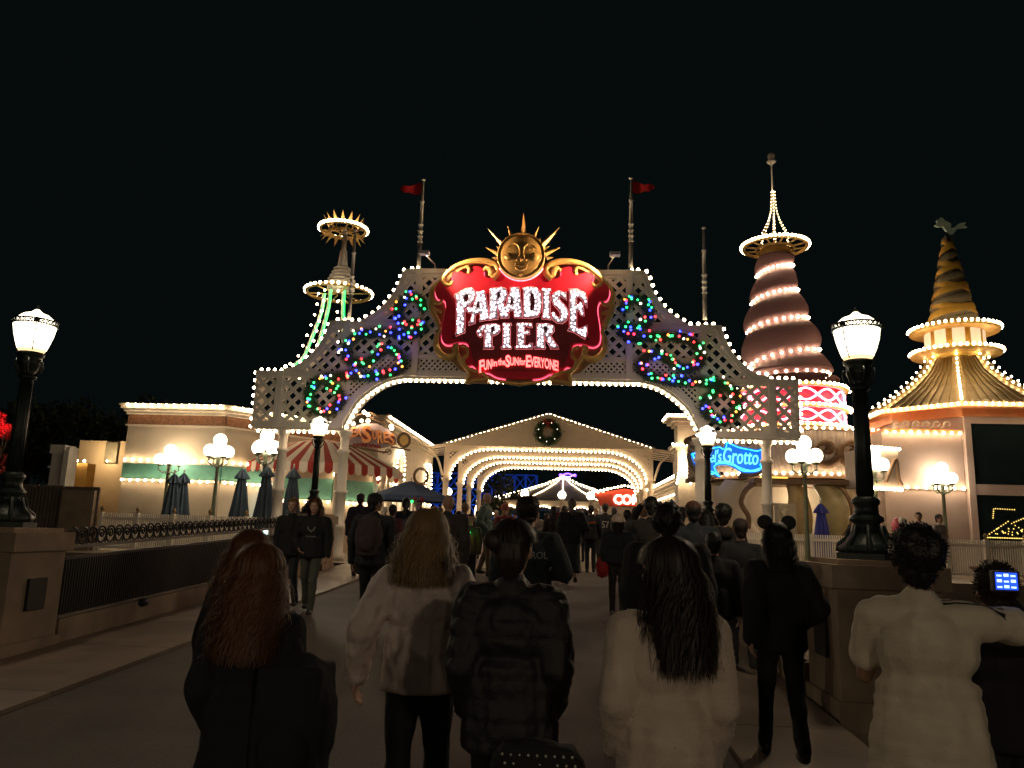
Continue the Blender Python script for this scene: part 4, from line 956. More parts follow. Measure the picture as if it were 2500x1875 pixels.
# ---------------------------------------------------------------- hall with four lit arches
hall = thing('market_hall', (-1.1, 53, GZ), 'white gabled open hall with four nested arches of bulbs down its length', 'hall')
HX0, HX1 = -6.97, 4.77; hc = (HX0+HX1)/2; zc_ = 4.55
Zh = lambda px_, py_: P(px_, py_, 45).z
zr = Zh(1340, 1014); ze_ = Zh(1100, 1086); zf = Zh(1330, 1100)
HALLX0, HALLC = HX0, hc
for i, Y in enumerate((45, 49.8, 53.5, 58.0)):
    sh_ = (0, .18, .3, .5)[i]; HX0 = HALLX0+sh_; hc = HALLC+sh_; ar = []
    for k in range(13):
        a = math.pi/2*k/12; ar.append((HX0+.25+2.35*(1-math.cos(a)), zc_+(zf-zc_)*math.sin(a)))
    full = ar+[(2*hc-x_, z_) for x_, z_ in ar[::-1]]
    o_ = [(HX0-.15, zc_), (HX0-.15, ze_), (hc, zr), (2*hc-HX0+.15, ze_), (2*hc-HX0+.15, zc_)]+[(full[-1][0]+.0, zc_)]+full[::-1][1:]
    pan = [(HX0+.1, zc_+1.0), (HX0+.62, zc_+1.52), (HX0+1.0, zf-.15), (HX0+.1, zf-.15)]
    hh = holes(pan, .26, .085); b = MB(); plate(b, [o_]+hh+[[(2*hc-x_, z_) for x_, z_ in h] for h in hh], Y, .12); b.build('arch_frame', M['hall'], hall)
    for s_ in (0, 1):
        b = MB(); x_ = HX0 if not s_ else 2*hc-HX0
        b.lathe([(.26, 0), (.26, .3), (.17, .4), (.16, zc_-GZ-.5), (.15, zc_-GZ-.3), (.26, zc_-GZ-.12), (.28, zc_-GZ)], (x_, Y, GZ), 12); b.build('column', M['hall'], hall)
    bulbs(hall, [(x_, Y-.1, z_-.03) for x_, z_ in [(p.x, p.z) for p in walk([(x_, 0, z_) for x_, z_ in full], .25)]], .058, M['bulbfar'], cap=70+0*i)
    if i == 0:
        bulbs(hall, [(p.x, Y-.12, p.z+.1) for p in walk([(HX0, 0, ze_), (hc, 0, zr), (2*hc-HX0, 0, ze_)], .25)], .066, M['bulbfar'], cap=100)
        b = MB()
        for s_ in (-1, 1):
            xe = HX0 if s_ < 0 else 2*hc-HX0; b.bar((xe+s_*.25, Y-.12, ze_-.04), (hc, Y-.12, zr-.0), .10, .14)
        b.bar((HX0, Y-.1, zf+.22), (2*hc-HX0, Y-.1, zf+.22), .06, .12); b.build('gable_trim', M['hall'], hall)
HX0, hc = HALLX0, HALLC
b = MB()
for s_ in (-1, 1):
    xe = HX0-.3 if s_ < 0 else 2*hc-HX0+.3
    v = [(xe, 44.8, ze_+.02), (hc, 44.8, zr+.1), (hc+.5, 59, zr+.1), (xe+.5, 59, ze_+.02)]; v += [(x_, y_, z_+.08) for x_, y_, z_ in v]
    b.add(v, [(0, 1, 2, 3), (7, 6, 5, 4), (0, 4, 5, 1), (1, 5, 6, 2), (2, 6, 7, 3), (3, 7, 4, 0)])
b.build('roof', M['grey'], hall)
M['blackstripe'] = mat('canvas_charcoal', (.035, .035, .045), .8)
for s_ in (-1, 1):
    x0_ = HX0-.2 if s_ < 0 else 2*hc-HX0+.2; b = MB(); z_ = ze_-.1
    b.bar((x0_, 44.9, z_), (x0_+s_*1.9, 44.9, z_), .12); b.tube(catmull([(x0_, 44.9, zc_+.1), (x0_+s_*.35, 44.9, zc_+1.1), (x0_+s_*.9, 44.9, z_-.2)], 5), .07, 6); b.build('side_bracket', M['hall'], hall)
    b = MB(); n = 11
    for k in range(n):
        y_ = 45+k*.55; xa = x0_+s_*1.9
        b.add([(xa, y_, z_-.05), (xa, y_+.55, z_-.05), (xa, y_+.55, z_-1.0), (xa, y_+.28, z_-1.15), (xa, y_, z_-1.0)], [(0, 1, 2, 3, 4)], mi=k % 2)
        b.add([(x0_, y_, z_+.15), (x0_, y_+.55, z_+.15), (xa, y_+.55, z_-.05), (xa, y_, z_-.05)], [(0, 1, 2, 3)], mi=k % 2)
    b.build('striped_awning', [M['canvas'], M['blackstripe']], hall)
# wreath on the gable
q = P(1338, 1056, 44.8); t = thing('wreath', (q.x, 44.8, q.z), 'round pine wreath with a red bow on the gable of the hall', 'wreath'); b = MB()
for _ in range(4200):
    a = random.uniform(0, 2*math.pi); rr = .56+random.gauss(0, .1); p = Vector((q.x+rr*math.cos(a), 44.75+random.uniform(-.12, .1), q.z+rr*math.sin(a)))
    d = Vector((random.uniform(-1, 1), random.uniform(-1, .3), random.uniform(-1, 1))).normalized(); s_ = Vector((random.uniform(-1, 1), random.uniform(-1, 1), random.uniform(-1, 1)))*.022
    b.add([p-s_, p+s_, p+d*.17], [(0, 1, 2)])
b.build('foliage', M['gardark'], t); b = MB()
for s_ in (-1, 1): b.tube(catmull([(q.x, 44.55, q.z+.52), (q.x+s_*.2, 44.52, q.z+.72), (q.x+s_*.26, 44.52, q.z+.55), (q.x, 44.55, q.z+.5)], 4), .035, 5); b.tube([(q.x, 44.55, q.z+.5), (q.x+s_*.14, 44.5, q.z+.15)], .035, 5)
b.build('bow', M['canred'], t); bulbs(t, [(q.x+.56*math.cos(a), 44.5, q.z+.56*math.sin(a)) for a in (.3, 1.2, 2.1, 2.9, 3.8, 4.6, 5.5)], .022, M['xw'])
# ---------------------------------------------------------------- round lit tent, far end
tp = P(1375, 1168, 82); tx, ty = tp.x, 82.0; tz = tp.z; zb_ = P(1375, 1224, 82-8.5).z; Rt = 9.0
tent = thing('carousel_tent', (tx, ty, GZ), 'round grey peaked tent strung with bulbs seen through the hall', 'tent')
b = MB(); b.lathe([(Rt, zb_), (Rt*.55, zb_+(tz-zb_)*.38), (Rt*.2, zb_+(tz-zb_)*.75), (.3, tz)], (tx, ty, 0), 16, sm=False); b.build('roof', M['grey'], tent)
b = MB(); b.lathe([(Rt+.1, zb_-.5), (Rt+.1, zb_+.02)], (tx, ty, 0), 16, sm=False); b.build('fascia', M['hall'], tent)
for k in range(16):
    a = 2*math.pi*k/16; b = MB(); b.lathe([(.22, 0), (.2, zb_-GZ-.5)], (tx+Rt*math.cos(a), ty+Rt*math.sin(a), GZ), 8)
    if math.sin(a) < .2: b.build('post', M['hall'], tent)
pts = []
for k in range(16):
    a = 2*math.pi*k/16
    if math.sin(a) > .1: continue
    pts += walk([(tx+(rr*math.cos(a)), ty+rr*math.sin(a), zz+.12) for rr, zz in ((Rt, zb_), (Rt*.55, zb_+(tz-zb_)*.38), (Rt*.2, zb_+(tz-zb_)*.75), (.3, tz))], .42)
bulbs(tent, pts, .045, M['bulbfar'], cap=100)
pts = []
for k in range(16):
    a, a2 = 2*math.pi*k/16, 2*math.pi*(k+1)/16
    if math.sin(a) > .1: continue
    for j in range(1, 12):
        u = j/12; x_ = tx+(Rt+.15)*(math.cos(a)*(1-u)+math.cos(a2)*u); y_ = ty+(Rt+.15)*(math.sin(a)*(1-u)+math.sin(a2)*u); pts.append((x_, y_, zb_-1.5+1.0*math.sin(math.pi*u)))
bulbs(tent, pts, .07, M['bulbfar'], cap=100)
q = P(1386, 1160, 81); b = MB(); b.tube([(q.x+.85*math.cos(a), q.y+.85*math.sin(a), q.z+.12*math.sin(a*3)) for a in [2*math.pi*k/24 for k in range(25)]], .07, 6); b.build('neon_ring', M['neonvio'], tent)
bulbs(tent, [(tx, ty-.4, tz-.2)], .14)
gp = None
for px_, py_, lb in ((1281, 1206, 'left of the three single-globe lamps inside the hall'), (1372, 1206, 'middle of the three single-globe lamps, under the tent peak'), (1442, 1205, 'right of the three single-globe lamps inside the hall'), (1094, 1203, 'single-globe lamp beside the outer left column of the hall')):
    q = P(px_, py_, 64)
    if gp is None:
        gp = thing('single_globe_lamp', (q.x, 64, GZ), lb, 'street lamp', 'single globe lamps by the hall'); b = MB(); b.lathe([(.2, 0), (.16, .4), (.15, q.z-GZ-.35), (.25, q.z-GZ-.3)], (q.x, 64, GZ), 8); b.build('post', M['hall'], gp)
        b = MB(); b.ell(q, .33, 12, 8); b.build('globe', M['globe'], gp)
    else: g2 = copy_tree(gp, (q.x, 64, GZ)); g2['label'] = lb
# red sign
q = P(1515, 1236, 68); t = thing('red_food_sign', (q.x, 68, GZ), 'red board reading CORN in glowing letters under a bulb-lined roof', 'sign')
s = 68/1900.
b = MB(); plate(b, [[(q.x-1.75, q.z), (q.x+2.3, q.z), (q.x+2.3, q.z+1.25), (q.x+.3, q.z+1.5), (q.x-2.2, q.z+1.0)]], 68, .3); b.build('board', M['redsign'], t)
b = MB(); b.box((q.x-1.6, 68.2, GZ), (q.x+2.2, 71, q.z)); b.build('stand', M['cream'], t)
v, f = textmesh('CORN', 1.1, offset=.03, ext=.04, spacing=.95); xs = [p[0] for p in v]; b = MB(); b.add([(q.x-.62+p[0]*.95, 67.78-p[2], q.z+.2+p[1]) for p in v], f); b.build('lettering', emit('sign_letters', (1, .62, .45), 6), t)
bulbs(t, walk([(q.x-2.3, 67.7, q.z+1.15), (q.x+.3, 67.7, q.z+1.75), (q.x+2.4, 67.7, q.z+1.45)], .3), .09)
# ---------------------------------------------------------------- hanging shop sign TREASURES
def S3(x, y, Y): return P(820+x/6.38, 1000+y/6.38, Y)
YT = 24.0; q = S3(540, 420, YT); t = thing('hanging_shop_sign', (q.x, YT, q.z), 'carved TREASURES sign in orange letters on a wrought iron frame by the striped awning', 'sign')
iron = M['brown']
b = MB(); plate(b, [[(S3(x, y, YT).x, S3(x, y, YT).z) for x, y in ((150, 440), (200, 300), (420, 210), (640, 215), (800, 300), (930, 420), (930, 540), (700, 600), (200, 560))]], YT+.06, .05); b.build('board', mat('sign_lavender_board', (.34, .27, .30), .6), t)
b = MB()
for k, (pts_, r_) in enumerate([([(80, 540), (200, 560), (500, 620), (760, 665), (850, 640)], .03), ([(80, 470), (90, 560)], .03), ([(860, 580), (1160, 635)], .03), ([(560, 140), (600, 100), (570, 70), (535, 90), (560, 140), (640, 170), (760, 230)], .018), ([(760, 190), (800, 90), (850, 75), (885, 120), (880, 180)], .018), ([(200, 160), (400, 60), (560, 50), (660, 120)], .018), ([(740, 690), (800, 620), (860, 640), (850, 690), (810, 690)], .018), ([(160, 600), (210, 580), (200, 640), (150, 640)], .02)]):
    b.tube(catmull([S3(x, y, YT-.02) for x, y in pts_], 5), r_, 6)
for cx, cyy, rr in ((1060, 475, 100), (1325, 1040, 115)):
    for ro in (rr, rr-20): b.tube([S3(cx+ro*math.cos(a), cyy+(ro*1.15)*math.sin(a), YT-.02) for a in [2*math.pi*k/24 for k in range(25)]], .022, 6)
b.build('iron_frame', iron, t)
b = MB(); c = S3(1060, 475, YT); v = [(c.x+.19*math.cos(a), YT, c.z+.22*math.sin(a)) for a in [2*math.pi*k/16 for k in range(16)]]; plate(b, [[(x, z) for x, y, z in v]], YT+.01, .03); b.build('medallion', M['gold2'], t)
lets = [('T', 95, 165, 230, 430), ('R', 165, 240, 275, 450), ('E', 245, 315, 270, 430), ('A', 320, 400, 275, 420), ('S', 405, 555, 245, 520), ('U', 570, 640, 315, 470), ('R', 650, 740, 320, 530), ('E', 745, 820, 345, 520), ('S', 825, 920, 370, 560)]
b = MB(); c = MB()
for ch, xa, xb, ya, yb in lets:
    for mb_, of, yy in ((b, .03, YT-.07), (c, .07, YT-.03)):
        v, f = textmesh(ch, 1, offset=of, ext=.02); xs = [p[0] for p in v]; ys = [p[1] for p in v]; vv = []
        for p in v:
            q_ = S3(xa+(p[0]-min(xs))/(max(xs)-min(xs))*(xb-xa), yb-(p[1]-min(ys))/(max(ys)-min(ys))*(yb-ya), yy); vv.append((q_.x, yy-p[2], q_.z))
        mb_.add(vv, f)
b.build('lettering', M['orange'], t); c.build('letter_edge', M['canred'], t)
v, f = textmesh('IN PARADISE', 1, offset=.02, ext=.02); xs = [p[0] for p in v]; b = MB(); vv = []
for p in v:
    u = (p[0]-min(xs))/(max(xs)-min(xs)); q_ = S3(270+u*430, 575+u*35-p[1]*70-15*math.sin(math.pi*u), YT-.01); vv.append((q_.x, YT-.01-p[2], q_.z))
b.add(vv, f); b.build('lower_lettering', M['canred'], t)
bulbs(t, [S3(x, y, YT-.15) for x, y in ((230, 60), (290, 90), (440, 40), (500, 80), (210, 190), (270, 220), (860, 260), (870, 290), (400, 175), (500, 175))], .06)
# ================================================================== right side: grotto cafe, spiral tower, pagoda
# neon sign
YG = 26.5
def S4(x, y, Y=YG): q = P(1620+x/4.148, 950+y/4.148, Y); return (q.x, q.z)
gs = thing('blue_neon_sign', (*[S4(650, 700)[0], YG], S4(650, 700)[1]), 'glowing blue splash-shaped neon sign in script behind the right lantern', 'sign')
out_ = [(270, 655), (330, 625), (400, 580), (470, 590), (560, 575), (610, 600), (625, 530), (680, 545), (760, 580), (860, 600), (940, 615), (990, 600), (1012, 660), (1008, 730), (985, 770), (1008, 790), (960, 840), (860, 850), (780, 840), (700, 790), (600, 770), (520, 790), (570, 880), (550, 895), (480, 850), (400, 850), (340, 800), (300, 740)]
b = MB(); plate(b, [sm2([S4(*p) for p in out_], 2)], YG, .14); b.build('board', emit('neon_board_blue', (0.0, .13, .62), .55, (.01, .16, .5)), gs)
b = MB(); b.tube([(x, YG-.1, z) for x, z in inset(sm2([S4(*p) for p in out_+out_[:1]], 3), .05)], .018, 6); 
b.tube([(x, YG-.12, z) for x, z in sm2([S4(*p) for p in [(300, 690), (340, 780), (420, 850), (500, 860)]], 5)], .03, 6); b.tube([(x, YG-.12, z) for x, z in sm2([S4(*p) for p in [(520, 760), (640, 740), (760, 800), (880, 830), (985, 800)]], 5)], .03, 6); b.build('neon_edge', M['neonblue'], gs)
b = MB()
for wd, xa, xb, ya, yb in (("Ariel's", 345, 585, 620, 745), ('Grotto', 605, 960, 590, 745)):
    v, f = textmesh(wd, 1, offset=.0, ext=.03, shear=.15); xs = [p[0] for p in v]; ys = [p[1] for p in v]; vv = []
    for p in v:
        u = (p[0]-min(xs))/(max(xs)-min(xs)); X_, Z_ = S4(xa+u*(xb-xa), yb-(p[1]-min(ys))/(max(ys)-min(ys))*(yb-ya)+(u*25 if wd[0] == 'G' else 10-u*20), YG-.12); vv.append((X_, YG-.12-p[2], Z_))
    b.add(vv, f)
b.build('script_lettering', emit('neon_script', (.06, .60, 1.0), 1.5), gs)
b = MB()
for pts_, r0, r1 in (([(240, 560), (235, 520), (290, 500), (340, 520), (345, 570), (310, 590), (270, 575)], .10, .05), ([(500, 510), (640, 505), (700, 520), (760, 500)], .10, .08), ([(760, 500), (840, 500), (880, 540), (850, 570)], .10, .05), ([(870, 520), (960, 520), (1020, 560), (1045, 640), (1040, 740), (1030, 830)], .12, .08), ([(270, 620), (260, 700), (310, 800), (390, 890), (480, 900)], .07, .08), ([(1020, 820), (900, 870), (800, 860), (780, 900), (850, 890)], .08, .06)):
    c_ = catmull([(S4(x, y)[0], YG+.05, S4(x, y)[1]) for x, y in pts_], 5); m = len(c_); b.tube(c_, [r0+(r1-r0)*k/(m-1) for k in range(m)], 8)
b.build('driftwood_frame', M['brown'], gs)
b = MB(); b.bar((S4(600, 850)[0], YG+.1, S4(600, 850)[1]), (S4(600, 850)[0], 28.6, S4(600, 850)[1]), .1); b.build('bracket', M['black'], gs)
# cafe building: curved upper fascia and cream wall below
qx = P(1935, 1100, 31.5).x; cafe = thing('cafe_building', (qx, 31.5, GZ), 'round cream cafe with ribbed fascia and brown wave scrolls below the spiral tower', 'building')
RC = 4.1; zf0, zf1 = P(1990, 1157, 27.5).z, P(1990, 1050, 27.5).z
def cyl(b, r_, z0, z1, a0=180, a1=360, n=40, ribs=0, mi=0):
    v = []
    for k in range(n+1):
        a = R(a0+(a1-a0)*k/n); rr = r_+(ribs if k % 2 else 0); v += [(qx+rr*math.cos(a), 31.5+rr*math.sin(a), z0), (qx+rr*math.cos(a), 31.5+rr*math.sin(a), z1)]
    v2 = [(qx+(x-qx)*.97, 31.5+(y-31.5)*.97, z) for x, y, z in v]; m = len(v)
    b.add(v+v2, [(2*k, 2*k+2, 2*k+3, 2*k+1) for k in range(n)]+[(m+2*k, m+2*k+1, m+2*k+3, m+2*k+2) for k in range(n)]+[(2*k+1, 2*k+3, m+2*k+3, m+2*k+1) for k in range(n)]+[(2*k, m+2*k, m+2*k+2, 2*k+2) for k in range(n)]+[(0, 1, m+1, m), (2*n, m+2*n, m+2*n+1, 2*n+1)], mi=mi)
b = MB(); cyl(b, RC, zf0, zf1, n=180, ribs=.03); b.build('fascia', mat('ribbed_fascia', (.46, .38, .33), .7), cafe)
b = MB(); cyl(b, RC-.9, GZ, zf0); b.build('wall', M['wall'], cafe)
b = MB(); cyl(b, RC+.12, zf0-.16, zf0); cyl(b, RC+.1, zf1, zf1+.1); b.prism([(qx+(RC+.05)*math.cos(R(a)), 31.5+(RC+.05)*math.sin(R(a))) for a in range(180, 361, 6)], zf0-.14, zf0-.02); b.build('cornice', M['brown'], cafe)
ap = lambda r_, z, a0, a1, st: [(qx+r_*math.cos(R(a)), 31.5+r_*math.sin(R(a)), z) for a in np.arange(a0, a1, math.degrees(st/r_))]
bulbs(cafe, ap(RC+.14, zf1+.06, 205, 345, .26), .055); bulbs(cafe, ap(RC+.17, zf0+.0, 215, 340, .26), .055)
b = MB()
def wavelet(x, y, s_, flip=1): return [(x+s_*dx, y+s_*dy) for dx, dy in ((-34, -32), (-10, -40), (10, -28), (0, -10), (-14, -18))], [(x+s_*dx, y+s_*dy) for dx, dy in ((-34, -32), (-45, -5), (-30, 26), (0, 34), (28, 14), (40, -20), (50, -34))]
for cxx in (2022, 2085):
    for pts_ in wavelet(cxx, 1110, .72):
        def onc(px_, py_):
            d = ray(px_, py_); # hit the fascia cylinder
            ox, oy = -qx, -31.5; A = d.x**2+d.y**2; B = 2*(d.x*ox+d.y*oy); C = ox*ox+oy*oy-(RC+.05)**2; t_ = (-B-math.sqrt(max(0, B*B-4*A*C)))/(2*A); return Vector((0, 0, CH))+d*t_
        c_ = catmull([onc(*p) for p in pts_], 5); m = len(c_); b.tube(c_, [.05+.10*math.sin(math.pi*k/(m-1)) for k in range(m)], 6)
b.build('wave_scroll', M['brown'], cafe)
# red neon drum
zd0, zdm, zd1 = P(1990, 1038, 29.6).z, P(1990, 990, 29.6).z, P(1990, 938, 29.6).z; RD = 1.93
drum = thing('neon_drum', (qx, 31.5, zd0), 'red drum ringed with looping pink neon below the spiral tower', 'drum')
b = MB(); b.lathe([(RD, zd0), (RD, zd1)], (qx, 31.5, 0), 40); b.build('wall', M['red'], drum)
b = MB()
for z_, r_ in ((zd0-.02, RD+.25), (zdm, RD+.22), (zd1, RD+.25)): b.lathe([(RD, z_-.06), (r_, z_-.04), (r_, z_+.06), (RD, z_+.09)], (qx, 31.5, 0), 40)
b.build('ring_shelf', M['gold2'], drum)
for z_ in (zd0, zdm, zd1): bulbs(drum, [(qx+(RD+.3)*math.cos(R(a)), 31.5+(RD+.3)*math.sin(R(a)), z_+.03) for a in range(185, 356, 6)], .06)
for zc2, hh_ in (((zd0+zdm)/2+.03, (zdm-zd0)*.27), ((zdm+zd1)/2+.03, (zd1-zdm)*.27)):
    for ph in (0, math.pi):
        b = MB(); b.tube([(qx+(RD+.07)*math.cos(a), 31.5+(RD+.07)*math.sin(a), zc2+hh_*math.sin(a*7+ph)) for a in np.linspace(math.pi, 2*math.pi, 120)], .04, 6); b.build('neon_loop', emit('neon_loop_pink', (1.0, .30, .55), 3.4), drum)
    b = MB()
    for zz in (zc2-hh_*1.45, zc2+hh_*1.45): b.tube([(qx+(RD+.05)*math.cos(a), 31.5+(RD+.05)*math.sin(a), zz) for a in np.linspace(math.pi, 2*math.pi, 60)], .02, 6)
    b.build('neon_line', M['neonred'], drum)
# spiral tower
seams = [(1890, 622, 36), (1892, 629+0, 40), (1892, 683, 44), (1896, 751, 62), (1904, 822, 80), (1922, 908, 90), (1930, 932, 96)]
YT2 = 31.0
tw = thing('spiral_tower', (P(1922, 908, YT2).x, YT2, zd1), 'tall mauve spiral shell tower wound with bulbs under a lit ring and spire', 'tower')
lv = [(P(px_, py_, YT2).x, P(px_, py_, YT2).z, r_*YT2/1900*.94) for px_, py_, r_ in seams[1:]]
lv = lv[::-1]; sd = MB(); n = 48; turns = len(lv)-1; v = []; rows = turns*10
def at(t_):
    t_ = max(0, min(turns-1e-6, t_)); i = int(t_); u = t_-i; a, c = lv[i], lv[i+1]; return [a[j]+(c[j]-a[j])*u for j in range(3)]
for i in range(rows+1):
    for k in range(n):
        th = k/n; t_ = i/10.; ph = (t_-th) % 1.0
        x_, z_, r_ = at(t_); bulge = -.10+.34*math.sin(math.pi*ph**.85)**.6
        a = 2*math.pi*th-math.pi/2*0+math.pi*.75; v.append((x_+r_*(1+bulge)*math.cos(a), YT2+r_*(1+bulge)*math.sin(a), z_))
f = [(i*n+k, i*n+(k+1) % n, (i+1)*n+(k+1) % n, (i+1)*n+k) for i in range(rows) for k in range(n)]; f.append(tuple(rows*n+k for k in range(n)))
sd.add(v, f, True); sd.build('shell', M['shell'], tw)
pts = []
for s_ in range(0, turns*25+1):
    t_ = s_/25.; x_, z_, r_ = at(t_); th = t_ % 1.0; a = 2*math.pi*th+math.pi*.75
    if math.sin(a) < .25: pts.append((x_+(r_*1.03+.06)*math.cos(a), YT2+(r_*1.03+.06)*math.sin(a), z_))
bulbs(tw, pts, .052)
rc = P(1892, 604, YT2); rr = 1.25; b = MB(); b.tube([(rc.x+rr*math.cos(a), YT2+rr*math.sin(a), rc.z) for a in [2*math.pi*k/48 for k in range(49)]], .07, 8, cap=False)
b.tube([(rc.x+.75*math.cos(a), YT2+.75*math.sin(a), rc.z-.1) for a in [2*math.pi*k/48 for k in range(49)]], .05, 8, cap=False)
for k in range(12): a = k*math.pi/6; b.bar((rc.x+.4*math.cos(a), YT2+.4*math.sin(a), rc.z-.1), (rc.x+rr*math.cos(a), YT2+rr*math.sin(a), rc.z), .05)
b.build('crown_ring', M['gold2'], tw)
bulbs(tw, [(rc.x+(rr+.08)*math.cos(a), YT2+(rr+.08)*math.sin(a), rc.z+.04) for a in [2*math.pi*k/52 for k in range(52)]], .06)
b = MB(); zt_ = P(1885, 470, YT2).z; zk = P(1881, 402, YT2).z
b.lathe([(.62, lv[-1][1]), (.6, rc.z-.1), (.5, rc.z)], (rc.x, YT2, 0), 16); b.build('spire_base', M['gold2'], tw)
b = MB(); pts = []
for k in range(6):
    a = k*math.pi/3+.2; c_ = catmull([(rc.x+q_*math.cos(a), YT2+q_*math.sin(a), z_) for q_, z_ in ((.55, rc.z), (.58, rc.z+.45), (.32, rc.z+1.0), (.14, rc.z+1.55), (.09, zt_-.3), (.07, zt_))], 5); b.tube(c_, .025, 5); pts += walk(c_, .15)
b.build('spire_rib', M['gold2'], tw); bulbs(tw, pts, .026, cap=100)
b = MB(); b.lathe([(.035, zt_-.2), (.03, zk-.1), (.06, zk), (.18, zk+.1), (.2, zk+.14), (.1, zk+.17), (.13, zk+.26), (.16, zk+.36), (.13, zk+.47), (.02, zk+.56)], (rc.x-.03, YT2, 0), 12); b.build('finial', M['pole'], tw)
# canopy under the sign with curved supports
cn = thing('wavy_canopy', (P(1960, 1180, 27).x, 27, GZ), 'brown canopy on curling supports over the pale cafe counter', 'canopy')
za = P(1960, 1184, 26.5).z; xa_, xb_ = P(1832, 1180, 26.5).x, P(2090, 1180, 26.5).x
b = MB(); b.box((xa_, 26.0, za), (xb_, 28.3, za+.16)); b.build('slab', M['brown'], cn)
b = MB(); b.box((P(1850, 1166, 26.5).x, 26.1, za+.162), (P(1915, 1166, 26.5).x, 26.2, za+.22)); b.build('yellow_light_strip', emit('yellow_strip', (1, .6, .05), 1.2), cn)
for pts_, wd in (([(1845, 1180), (1822, 1195), (1810, 1222), (1815, 1240), (1828, 1262), (1826, 1290)], .17), ([(1876, 1185), (1872, 1220), (1878, 1255)], .10), ([(2040, 1182), (2062, 1200), (2080, 1240), (2078, 1280), (2060, 1310)], .14)):
    c_ = catmull([P(px_, py_, 26.3) for px_, py_ in pts_], 5); b = MB(); b.tube(c_, wd/2, 8); b.build('curved_support', M['brown'], cn)
def curved_panel(pts_l, pts_r, Y0, Y1, name, m, root):
    b = MB(); L_ = catmull([P(x, y, Y0) for x, y in pts_l], 5); R_ = catmull([P(x, y, Y1) for x, y in pts_r], 5)
    v = []; 
    for a, c in zip(L_, R_): v += [a, a.lerp(c, .5)+Vector((0, -.12, 0)), c]
    m_ = len(L_); n0 = len(v); v += [p+Vector((0, .08, 0)) for p in v]
    f = [(3*k+j, 3*k+3+j, 3*k+4+j, 3*k+1+j) for k in range(m_-1) for j in (0, 1)]; f += [tuple(n0+i for i in q[::-1]) for q in f]
    f += [(3*k+e, 3*k+3+e, n0+3*k+3+e, n0+3*k+e) for k in range(m_-1) for e in (0, 2)]
    b.add(v, f, True); b.build(name, m, root)
curved_panel([(1770, 1170), (1748, 1210), (1760, 1260), (1790, 1330)], [(1850, 1180), (1822, 1225), (1835, 1270), (1880, 1330)], 26.6, 26.9, 'curved_panel', M['wall'], cn)
curved_panel([(1920, 1180), (1926, 1220), (1915, 1270), (1925, 1330)], [(1955, 1180), (1975, 1220), (1985, 1270), (1975, 1330)], 26.7, 26.9, 'curved_panel', mat('ochre_panel', (.42, .31, .15), .6), cn)
curved_panel([(1985, 1185), (2005, 1220), (2010, 1270), (2000, 1330)], [(2065, 1185), (2095, 1230), (2100, 1280), (2085, 1330)], 26.4, 26.8, 'curved_panel', mat('olive_panel', (.33, .27, .13), .4), cn)
b = MB(); b.box((P(1745, 1330, 28).x, 28.0, GZ), (P(2140, 1330, 28).x, 28.15, za-.003)); b.build('rear_wall', M['wall'], cn)
b = MB(); c_ = P(1920, 1245, 25.6); b.box((c_.x-.28, 25.5, GZ), (c_.x+.28, 26, c_.z+.2)); b.lathe([(.03, GZ), (.04, c_.z-.35), (.12, c_.z-.1), (.15, c_.z+.02), (.02, c_.z+.03)], (c_.x-.15, 25.3, 0), 10); b.build('counter', mat('counter_cream', (.5, .42, .3), .5), cn)
sp_ = point_light('counter_fill', (P(1960, 1200, 27.2).x, 27.2, za-.4), (1, .8, .55), 40, .12, cn)  # unseen fill light added to brighten the counter area
b = MB(); b.ell((P(1960, 1200, 27.2).x, 27.2, za-.12), (.14, .14, .08)); b.build('added_lamp_body', M['globe'], cn)  # glowing body made up to go with the counter fill
# pagoda
pgc = P(2336, 900, 29.0); gx, gy = pgc.x, 29.0
pg = thing('pagoda_pavilion', (gx, gy, GZ), 'octagonal pavilion with ribbed gold roof, two lit rings and a banded cone', 'building')
def oc2(r_, k, off=-25): a = R(-90+45*k+off); return (gx+r_*math.cos(a), gy+r_*math.sin(a))
RE = 3.5; RW = 2.9; zev2 = P(2338, 975, gy-RE).z; zrt = P(2330, 868, gy-1.0).z; 
roofp = [(RE, zev2), (RE*.93, zev2+.12), (RE*.62, zev2+(zrt-zev2)*.40), (RE*.40, zev2+(zrt-zev2)*.72), (1.0, zrt)]
b = MB(); b.lathe(roofp, (gx, gy, 0), 8, a0=R(-115), sm=False); b.build('roof', M['roofm'], pg)
b = MB()
for k in range(8):
    for u in (.12, .24, .36, .48, .6, .72, .84):
        for (r0, z0), (r1, z1) in zip(roofp, roofp[1:]):
            p0 = Vector(oc2(r0, k)).lerp(Vector(oc2(r0, k+1)), u); p1 = Vector(oc2(r1, k)).lerp(Vector(oc2(r1, k+1)), u); b.bar((p0.x, p0.y, z0+.02), (p1.x, p1.y, z1+.02), .03, .05)
b.build('roof_rib', M['roofm'], pg)
b = MB(); cornice(b, [oc2(RE-.1, k) for k in range(8)], zev2, [(-.42, -.15, -.35), (-.15, -.003, .05)]); b.build('eave', M['orange'], pg)
for k in range(-3, 3):
    bulbs(pg, along(oc2(RE, k), oc2(RE, k+1), zev2-.07, .04, .2), .05)
pts = []
for k in (-2, -1, 0, 1, 2): pts += walk([(*oc2(r_+.03, k), z_+.1) for r_, z_ in roofp], .25)
bulbs(pg, pts, .042, cap=100)
b = MB(); b.prism([oc2(RW, k) for k in range(8)], GZ, zev2-.4); b.build('wall', M['wallpink'], pg)
